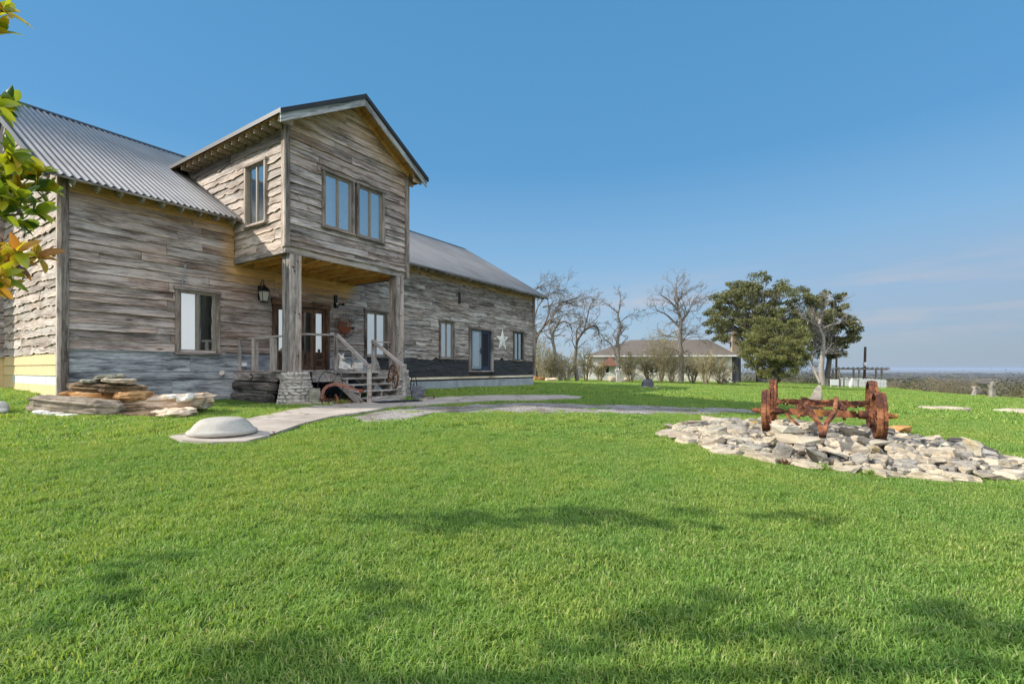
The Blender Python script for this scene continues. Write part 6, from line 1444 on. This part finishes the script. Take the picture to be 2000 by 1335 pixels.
# ------------------------------------------------------------------ pergola, fences, poles at the crest
def pg(px, D): p = P3(px, 720, D); return Vector((p.x, p.y, tz(p.x, p.y)))
PDp = 60.0
per = empty('pergola', pg(1680, PDp), 0, 'rustic log pergola with long flat beams on the hill edge', 'pergola'); o0 = per.location.copy()
for px, D in ((1627, 60), (1638, 57), (1667, 60), (1678, 57), (1711, 60), (1722, 57)):
    b_ = pg(px, D); mb = MB(); mb.tube([b_-o0, b_-o0+Vector((.05, 0, 1)), P3(px, 722, D)-o0], [.14, .11, .12], 7); mb.build('post', M['bark_pale'], per)
for D, x0, x1, yy in ((60, 1624, 1734, 720.5), (57, 1632, 1738, 719)):
    mb = MB(); mb.beam(P3(x0, yy, D)-o0, P3(x1, yy+1, D)-o0, .15, .14, (1, 0, 0)); mb.build('beam', M['bark_pale'], per)
for i in range(12): a_ = P3(1626+i*9.4, 718, 61); b_ = P3(1630+i*9.6, 717.3, 56); mb = MB(); mb.beam(a_-o0, b_-o0, .08, .08, (1, 0, 0)); mb.build('rafter', M['bark_pale'], per)
pf = empty('picket_fence', pg(1690, 54), 0, 'white wooden picket fence below the log pergola', 'fence'); o0 = pf.location.copy()
mb = MB(); x = 1643
pk = MB()
while x < 1732:
    b_ = pg(x, 54); h_ = 1.0+U(-.06, .06); w_ = .055; pk.add([(b_.x-o0.x-w_, b_.y-o0.y, b_.z-o0.z), (b_.x-o0.x+w_, b_.y-o0.y, b_.z-o0.z), (b_.x-o0.x+w_, b_.y-o0.y, b_.z-o0.z+h_-.07), (b_.x-o0.x, b_.y-o0.y, b_.z-o0.z+h_), (b_.x-o0.x-w_, b_.y-o0.y, b_.z-o0.z+h_-.07)]+[(b_.x-o0.x-w_, b_.y-o0.y+.03, b_.z-o0.z), (b_.x-o0.x+w_, b_.y-o0.y+.03, b_.z-o0.z), (b_.x-o0.x+w_, b_.y-o0.y+.03, b_.z-o0.z+h_-.07), (b_.x-o0.x, b_.y-o0.y+.03, b_.z-o0.z+h_), (b_.x-o0.x-w_, b_.y-o0.y+.03, b_.z-o0.z+h_-.07)],
      [(0,1,2,3,4),(9,8,7,6,5)]+[(i, (i+1) % 5, (i+1) % 5+5, i+5) for i in range(5)]); x += 2.9
pk.build('pickets', M['white'], pf)
for dz in (.3, .75): a_, b_ = pg(1642, 54.06), pg(1733, 54.06); mb = MB(); mb.beam(a_-o0+Vector((0, .03, dz)), b_-o0+Vector((0, .03, dz)), .03, .08, (1, 0, 0)); mb.build('rail', M['white'], pf)
rfn = empty('rail_fence', pg(1640, 50), 0, 'low gray rail fence with rough posts right of the pale tree', 'fence'); o0 = rfn.location.copy()
for px in (1616, 1638, 1641, 1648, 1676): b_ = pg(px, 50); mb = MB(); mb.tube([b_-o0, b_-o0+Vector((0, 0, .85 if px != 1648 else 1.05))], .07, 6); mb.build('post', M['bark'], rfn)
for x0, x1, h0 in ((1610, 1650, .85), (1650, 1680, .88), (1610, 1640, .6), (1610, 1640, .4), (1610, 1640, .2)): mb = MB(); mb.beam(pg(x0, 50)-o0+Vector((0, 0, h0)), pg(x1, 50)-o0+Vector((0, 0, h0)), .04, .07, (1, 0, 0)); mb.build('rail', M['bark'], rfn)
g = pg(1630, 49); mb = MB(); mb.box((-.42, -.03, .25), (.42, .03, .85)); mb.box((-.4, -.0, 0), (-.34, .03, .25)); mb.box((.34, 0, 0), (.4, .03, .25)); o = mb.build('white_board', M['white']); o.location = g; tag(o, 'white board panel in front of the rail fence', 'board')
for px, D, top, r_, lab, sp in ((1634, 58, 680, .12, 'thin utility pole rising beside the dark oak', False), (1689, 60, 677, .16, 'dark leaning pole with a white patch behind the pergola', True)):
    b_ = pg(px-1, D); t_ = P3(px+(1 if sp else 0), top, D); root = empty('pole', b_, 0, lab, 'pole'); mb = MB(); mb.tube([(0, 0, 0), t_-b_], [r_, r_*.9], 8); mb.build('shaft', M['bark_brown'], root)
    if sp: q = P3(px, 711, D-.25)-b_; mb = MB(); mb.lathe([(.0, -.28), (.16, -.22), (.2, 0), (.16, .2), (0, .26)], q, 10); mb.build('white_cap', M['white'], root)
# white slumped statue between the fences
g = pg(1662, 49); J = {'a': ((0, 0, .25), .2), 'b': ((0, 0, .6), .17), 'c': ((.08, 0, .85), .1), 'd': ((.2, -.05, .95), .1), 'e': ((.12, -.1, .1), .1), 'f': ((-.1, 0, .05), .1)}
o = skin('garden_statue', (J, [('a', 'b'), ('b', 'c'), ('c', 'd'), ('a', 'e'), ('a', 'f')]), M['white_stone'], None, 2, g); tag(o, 'pale hunched garden statue in front of the picket fence', 'statue')
# stone post and leaning post at the lawn edge, small house in the valley
g = onground(1938, 776); mb = MB(); h_ = 31*g.y/F; mb.box((-.12, -.12, 0), (.12, .12, h_*.72)); mb.box((-.16, -.16, h_*.72), (.16, .16, h_*.80)); mb.lathe([(.14, h_*.8), (.12, h_*.95), (.06, h_)], (0, 0, 0), 6); mb.box((-.5, -.4, -.05), (.5, .4, .04)); o = mb.build('stone_post', M['limegray']); o.location = g; tag(o, 'pale carved stone post at the right lawn edge', 'post')
g = P3(1901, 770, 36); g.z = tz(g.x, g.y); k = g.y/F; mb = MB(); mb.tube([(0, 0, 0), (.1*1, 0, 10*k), (.22, 0, 16*k)], [.17, .12, .11], 7); mb.box((.02, -.13, 15*k), (.4, .13, 19*k)); o = mb.build('leaning_post', M['limegray']); o.location = g; tag(o, 'short leaning pale post with a block cap left of the carved post', 'post')
D = 165; g = P3(1922, 765, D); vh = empty('valley_house', (g.x, g.y, tz(g.x, g.y)), R(-12), 'small cream house with gray gable roof down in the valley', 'house'); bz = vh.location.z; top = EYE-38/F*D-bz; ev = top-1.3
mb = MB(); mb.add([(-3.2, -2, -1), (3.0, -2, -1), (3.0, 2, -1), (-3.2, 2, -1), (-3.2, -2, ev), (3, -2, ev), (3, 2, ev), (-3.2, 2, ev), (-3.2, 0, top-.1), (3, 0, top-.1)], [(0,1,5,4),(1,2,6,9,5),(2,3,7,6),(3,0,4,8,7)]); mb.build('wall', M['yellow'] if False else M['cream_wood'], vh)
mb = MB(); mb.add([(-3.5, -2.4, ev-.2), (3.3, -2.4, ev-.2), (3.3, 0, top), (-3.5, 0, top), (3.3, 2.4, ev-.2), (-3.5, 2.4, ev-.2)], [(0, 1, 2, 3), (3, 2, 4, 5)]); mb.build('roof', M['shingle'], vh)
for i, (px, py, D, w_, lab) in enumerate(((1762, 731, 2600, 14, 'long white farm building far out in the valley'), (1860, 729, 3400, 12, 'tiny white shed on the distant plain, right of center'), (1955, 733, 2300, 9, 'tiny white farm shed at the far right of the valley'), (1673, 728, 2500, 14, 'distant white building seen under the pergola'))):
    g = P3(px, py, D); g.z = tz(g.x, g.y); mb = MB(); hh = max(5, EYE+(CY-py)/F*D-g.z+4) if False else 6; mb.box((-w_, -10, -3), (w_, 10, hh-2)); mb.add([(-w_-1, -12, hh), (w_+1, -12, hh), (w_+1, 0, hh+3), (-w_-1, 0, hh+3), (w_+1, 12, hh), (-w_-1, 12, hh)], [(0, 1, 2, 3), (3, 2, 4, 5)])
    o = mb.build('distant_shed', M['concrete']); o.location = g; tag(o, lab, 'shed')

# ------------------------------------------------------------------ scrub on the slope and woods in the valley
_ico = bmesh.new(); bmesh.ops.create_icosphere(_ico, subdivisions=2, radius=1); _iv = [v.co.copy() for v in _ico.verts]; _if = [[v.index for v in f.verts] for f in _ico.faces]; _ico.free()
def blob(mb, rg, c, r, h, tn):
    q = rg.uniform(0, 500); vs = []
    for v in _iv:
        k_ = 1+.45*mnoise.noise(v*1.3+Vector((q, 0, 0)))+.28*mnoise.noise(v*3.1+Vector((q, 9, 0))); vs.append(c+Vector((v.x*r*k_, v.y*r*k_, (v.z*.5+.42)*h*k_)))
    b = len(mb.v); mb.v += [tuple(v) for v in vs]; mb.f += [[b+i for i in f] for f in _if]; mb.mi += [0]*len(_if); mb.wc += [(0, 0, 0)]*len(vs); mb.tone += [(min(1, max(0, tn+rg.uniform(-.12, .12))), 0, 0) for _ in vs]
def clump(mb, rg, c, r, h, n, s, tn):
    for _ in range(n):
        v = rv(rg); q = rg.random()**.4; p = c+Vector((v.x*r*q, v.y*r*q, (v.z*.5+.5)*h*(.35+.65*q))); a = rv(rg); b = a.cross(rv(rg)).normalized(); k_ = s*rg.uniform(.6, 1.4); a = a*k_; b = b*k_*.6
        mb.v += [tuple(p-a), tuple(p-b), tuple(p+a), tuple(p+b)]; m = len(mb.v); mb.f.append([m-4, m-3, m-2, m-1]); mb.mi.append(0); mb.wc += [(0, 0, 0)]*4; mb.tone += [(min(1, max(0, rg.gauss(tn, .07))), 0, 0)]*4
rg = random.Random(808); mbs = {k_: MB() for k_ in ('scrub', 'scrub_tan', 'scrub_green')}
for i in range(210):   # brush just beyond the crest
    az = rg.uniform(31, 60); re = float(np.interp(az, AZ, RE)); r_ = re+rg.uniform(3, 40); x, y = r_*math.sin(R(az)), r_*math.cos(R(az)); h = rg.uniform(.8, 2.3)*(1+(r_-re)*.03)
    if 1640 < x/y*F+CX < 1740 and r_ < re+4 or 1890 < x/y*F+CX < 1950: continue
    k_ = rg.choice(('scrub_tan', 'scrub_tan', 'scrub', 'scrub_green')); clump(mbs[k_], rg, Vector((x, y, tz(x, y)-.1)), h*.8, h, 190, .055, rg.uniform(.1, .9)); clump(mbs[k_], rg, Vector((x, y, tz(x, y)-.1)), h*.5, h*.7, 90, .07, rg.uniform(.2, .5))
for i in range(9000):  # valley woods
    r_ = 100*math.exp(rg.uniform(0, 1)**.62*4.1); az = rg.uniform(24, 60); x, y = r_*math.sin(R(az)), r_*math.cos(R(az))
    if r_ < 260 and 1885 < x/y*F+CX < 1955: continue
    dn = mnoise.noise(Vector((x*.004, y*.004, 3)))+.25*mnoise.noise(Vector((x*.02, y*.02, 1)))
    if r_ > 500 and dn < -.22: continue
    h = rg.uniform(4, 9)*(1 if r_ < 1500 else 1.4); zr_ = tz(x, y)-EYE; h = min(h, -zr_-max(.004*r_, .018*min(r_, 600)))
    if h < .8: continue
    q = mnoise.noise(Vector((x*.006+40, y*.006, 9)))+rg.uniform(-.2, .2)
    k_ = 'scrub_green' if q > .12 else ('scrub' if rg.random() < .8 else 'scrub_tan'); nn = 60 if r_ < 500 else (14 if r_ < 1200 else 0)
    blob(mbs[k_], rg, Vector((x, y, tz(x, y)-.5)), h*(.7 if r_ < 900 else 1.1+r_*.0006), h*.95, rg.uniform(.3, .7))
    clump(mbs[k_], rg, Vector((x, y, tz(x, y)-.5)), h*(.75 if r_ < 1200 else 1.6), h, nn, .22 if r_ < 300 else .32 if r_ < 500 else (.55 if r_ < 1200 else 1.2), rg.uniform(.3, .7))
for k_, nm in (('scrub', 'gray leafless valley woods'), ('scrub_tan', 'tan dry brush on the slope and in the valley'), ('scrub_green', 'dark evergreen trees of the valley woods')): tag(mbs[k_].build('valley_woods', M[k_]), nm, 'woods', None, 'stuff')
# thin grey woods behind the stone house and the bare trees
mbw = MB()
for i in range(260):
    az = rg.uniform(2, 34); r_ = rg.uniform(72, 100); x, y = r_*math.sin(R(az)), r_*math.cos(R(az)); h = rg.uniform(1.2, 3.4)*(1.3 if az < 10 else .9); clump(mbw, rg, Vector((x, y, tz(x, y)-.1)), h*.7, h, 70, .10, rg.uniform(.3, .9))
tag(mbw.build('brush_line', M['scrub']), 'thin gray brush behind the stone house', 'brush', None, 'stuff')

# ------------------------------------------------------------------ grass
HOUSE = [tuple((P0+U2*a+Vector((U2.y, -U2.x))*n)[:]) for a, n in ((-.0, .02), (2.35, .02), (2.35, 2.25), (3.2, 2.5), (3.3, 2.75), (4.4, 2.75), (4.5, 2.4), (7.0, 2.6), (8.0, 2.6), (8.0, .02), (19.6, .02), (19.6, -11), (-5, -11), (-5, -4.8), (-.2, -4.8))]
def grass_patch(name, size, n, h, wd, lean, seed, seg=2):
    rg = random.Random(seed); mb = MB(); nc = max(4, n//14); cl = [(rg.uniform(-size/2, size/2), rg.uniform(-size/2, size/2), rg.random()) for _ in range(nc)]
    for i in range(n):
        if rg.random() < .45: c = rg.choice(cl); x, y = c[0]+rg.gauss(0, size*.05), c[1]+rg.gauss(0, size*.05); tb = c[2]
        else: x, y, tb = rg.uniform(-size/2, size/2), rg.uniform(-size/2, size/2), rg.random()
        an = rg.uniform(0, 6.28); l_ = h*rg.uniform(.5, 1.15); ld = Vector((math.cos(an), math.sin(an), 0)); ln = lean*rg.uniform(.2, 1.3); sd = Vector((-math.sin(an+rg.uniform(-.5, .5)), math.cos(an), 0))*wd*.5*rg.uniform(.7, 1.3)
        b_ = Vector((x, y, -.012)); m1 = b_+ld*ln*l_*.35+Vector((0, 0, l_*.6)); m2 = b_+ld*ln*l_*.95+Vector((0, 0, l_*(1-.25*ln)))
        tn = min(1, max(0, rg.gauss(.25+.4*tb, .16))); 
        if rg.random() < .035: tn = 1
        mb.v += [tuple(b_-sd), tuple(b_+sd), tuple(m1+sd*.85), tuple(m1-sd*.85), tuple(m2)]; k_ = len(mb.v)-5; mb.f += [[k_, k_+1, k_+2, k_+3], [k_+3, k_+2, k_+4]]; mb.mi += [0, 0]; mb.wc += [(0, 0, 0)]*5; mb.tone += [(tn*.8, 0, 0)]*2+[(tn, 0, 0)]*2+[(min(1, tn+.08), 0, 0)]
    o = mb.build(name, M['grass']); C.objects.unlink(o); return o
def lawn(name, patches, pts, label):
    col = bpy.data.collections.new(name+'_source')
    for p in patches: col.objects.link(p)
    me = bpy.data.meshes.new(name); me.from_pydata([p[0] for p in pts], [], [])
    for nm, tp, dat in (('rot', 'FLOAT_VECTOR', [p[1] for p in pts]), ('scl', 'FLOAT_VECTOR', [p[2] for p in pts])):
        a = me.attributes.new(nm, tp, 'POINT'); a.data.foreach_set('vector', np.array(dat, dtype=float).ravel())
    a = me.attributes.new('idx', 'INT', 'POINT'); a.data.foreach_set('value', [p[3] for p in pts])
    o = bpy.data.objects.new(name, me); C.objects.link(o); tag(o, label, 'grass', None, 'stuff')
    ng = bpy.data.node_groups.new(name, 'GeometryNodeTree'); ng.interface.new_socket('Geometry', in_out='INPUT', socket_type='NodeSocketGeometry'); ng.interface.new_socket('Geometry', in_out='OUTPUT', socket_type='NodeSocketGeometry')
    gi, go = ng.nodes.new('NodeGroupInput'), ng.nodes.new('NodeGroupOutput'); ip = ng.nodes.new('GeometryNodeInstanceOnPoints'); ci = ng.nodes.new('GeometryNodeCollectionInfo'); ci.inputs[0].default_value = col; ci.inputs['Separate Children'].default_value = True; ci.inputs['Reset Children'].default_value = True
    def na(nm, tp): q = ng.nodes.new('GeometryNodeInputNamedAttribute'); q.data_type = tp; q.inputs[0].default_value = nm; return q.outputs[0]
    lk = ng.links.new; lk(gi.outputs[0], ip.inputs['Points']); lk(ci.outputs[0], ip.inputs['Instance']); ip.inputs['Pick Instance'].default_value = True
    lk(na('idx', 'INT'), ip.inputs['Instance Index']); lk(na('rot', 'FLOAT_VECTOR'), ip.inputs['Rotation']); lk(na('scl', 'FLOAT_VECTOR'), ip.inputs['Scale']); lk(ip.outputs[0], go.inputs[0])
    md = o.modifiers.new('grass', 'NODES'); md.node_group = ng; return o
rg = random.Random(99)
def blocked(x, y, m):
    if math.hypot(x-RBED[0], y-RBED[1]) < RBED[2]+m*.6-.05: return True
    if math.hypot(x-g_d.x, y-g_d.y) < DR+m: return True
    for pl_ in (WALK, HOUSE, BED, BED2):
        for dx, dy in ((0, 0), (m, 0), (-m, 0), (0, m), (0, -m)):
            if inpoly(x+dx, y+dy, pl_): return True
    if inpoly(x, y, GRAV): return rg.random() > .12
    return False
g_d = dome.location
def scatter(r0, r1, cell, azlim, m, nv, sc_lo, sc_hi):
    pts = []; n = int(r1/cell)+2; cand = []
    for i in range(-n, n+1):
        for j in range(-2, n+1):
            x, y = (i+rg.uniform(-.35, .35))*cell, (j+rg.uniform(-.35, .35))*cell; r_ = math.hypot(x, y)
            if not (r0 <= r_ < r1) or abs(math.degrees(math.atan2(x, y))) > azlim: continue
            if blocked(x, y, m): continue
            cand.append((x, y))
    z, isl_ = terr([c[0] for c in cand], [c[1] for c in cand])
    for (x, y), zz, ok in zip(cand, z, isl_):
        if not ok: continue
        s = sc_lo+(sc_hi-sc_lo)*(.5+.5*mnoise.noise(Vector((x*.9, y*.9, 2))))+rg.uniform(-.08, .08)
        if inpoly(x, y, GRAV): s *= .5
        pts.append(((x, y, float(zz)), (0, 0, rg.uniform(0, 6.28)), (1.0, 1.0, s), rg.randrange(nv)))
    return pts
near = [grass_patch('grass_tuft', .34, 640, .052, .0056, 1.0, 400+i) for i in range(5)]
mid = [grass_patch('grass_tuft', .62, 720, .062, .0105, .9, 420+i) for i in range(4)]
far = [grass_patch('grass_tuft', 1.7, 700, .10, .030, .7, 440+i) for i in range(3)]
lawn('lawn_grass', near, scatter(.8, 8.2, .225, 78, .05, 5, .8, 1.25), 'short bright green lawn grass in the foreground')
lawn('lawn_grass', mid, scatter(8.0, 19, .45, 58, .12, 4, .8, 1.3), 'bright green lawn grass around the house front')
lawn('lawn_grass', far, scatter(18.6, 82, 1.35, 54, .5, 3, .8, 1.3), 'bright green lawn grass out to the hill edge')
# ------------------------------------------------------------------ haze
t = NT('haze'); pv = t.n('ShaderNodeVolumePrincipled', {'Color': (.50, .66, .92, 1), 'Density': .00006, 'Anisotropy': .0}); t.t.links.new(pv.outputs[0], t.out.inputs['Volume'])
mb = MB(); hx = 14000; mb.box((-hx, -hx, -72), (hx, hx, 14.5), tone=(1, 0, 0)); tag(mb.build('haze', t.m), 'thin bluish haze over the valley', 'haze', None, 'stuff')
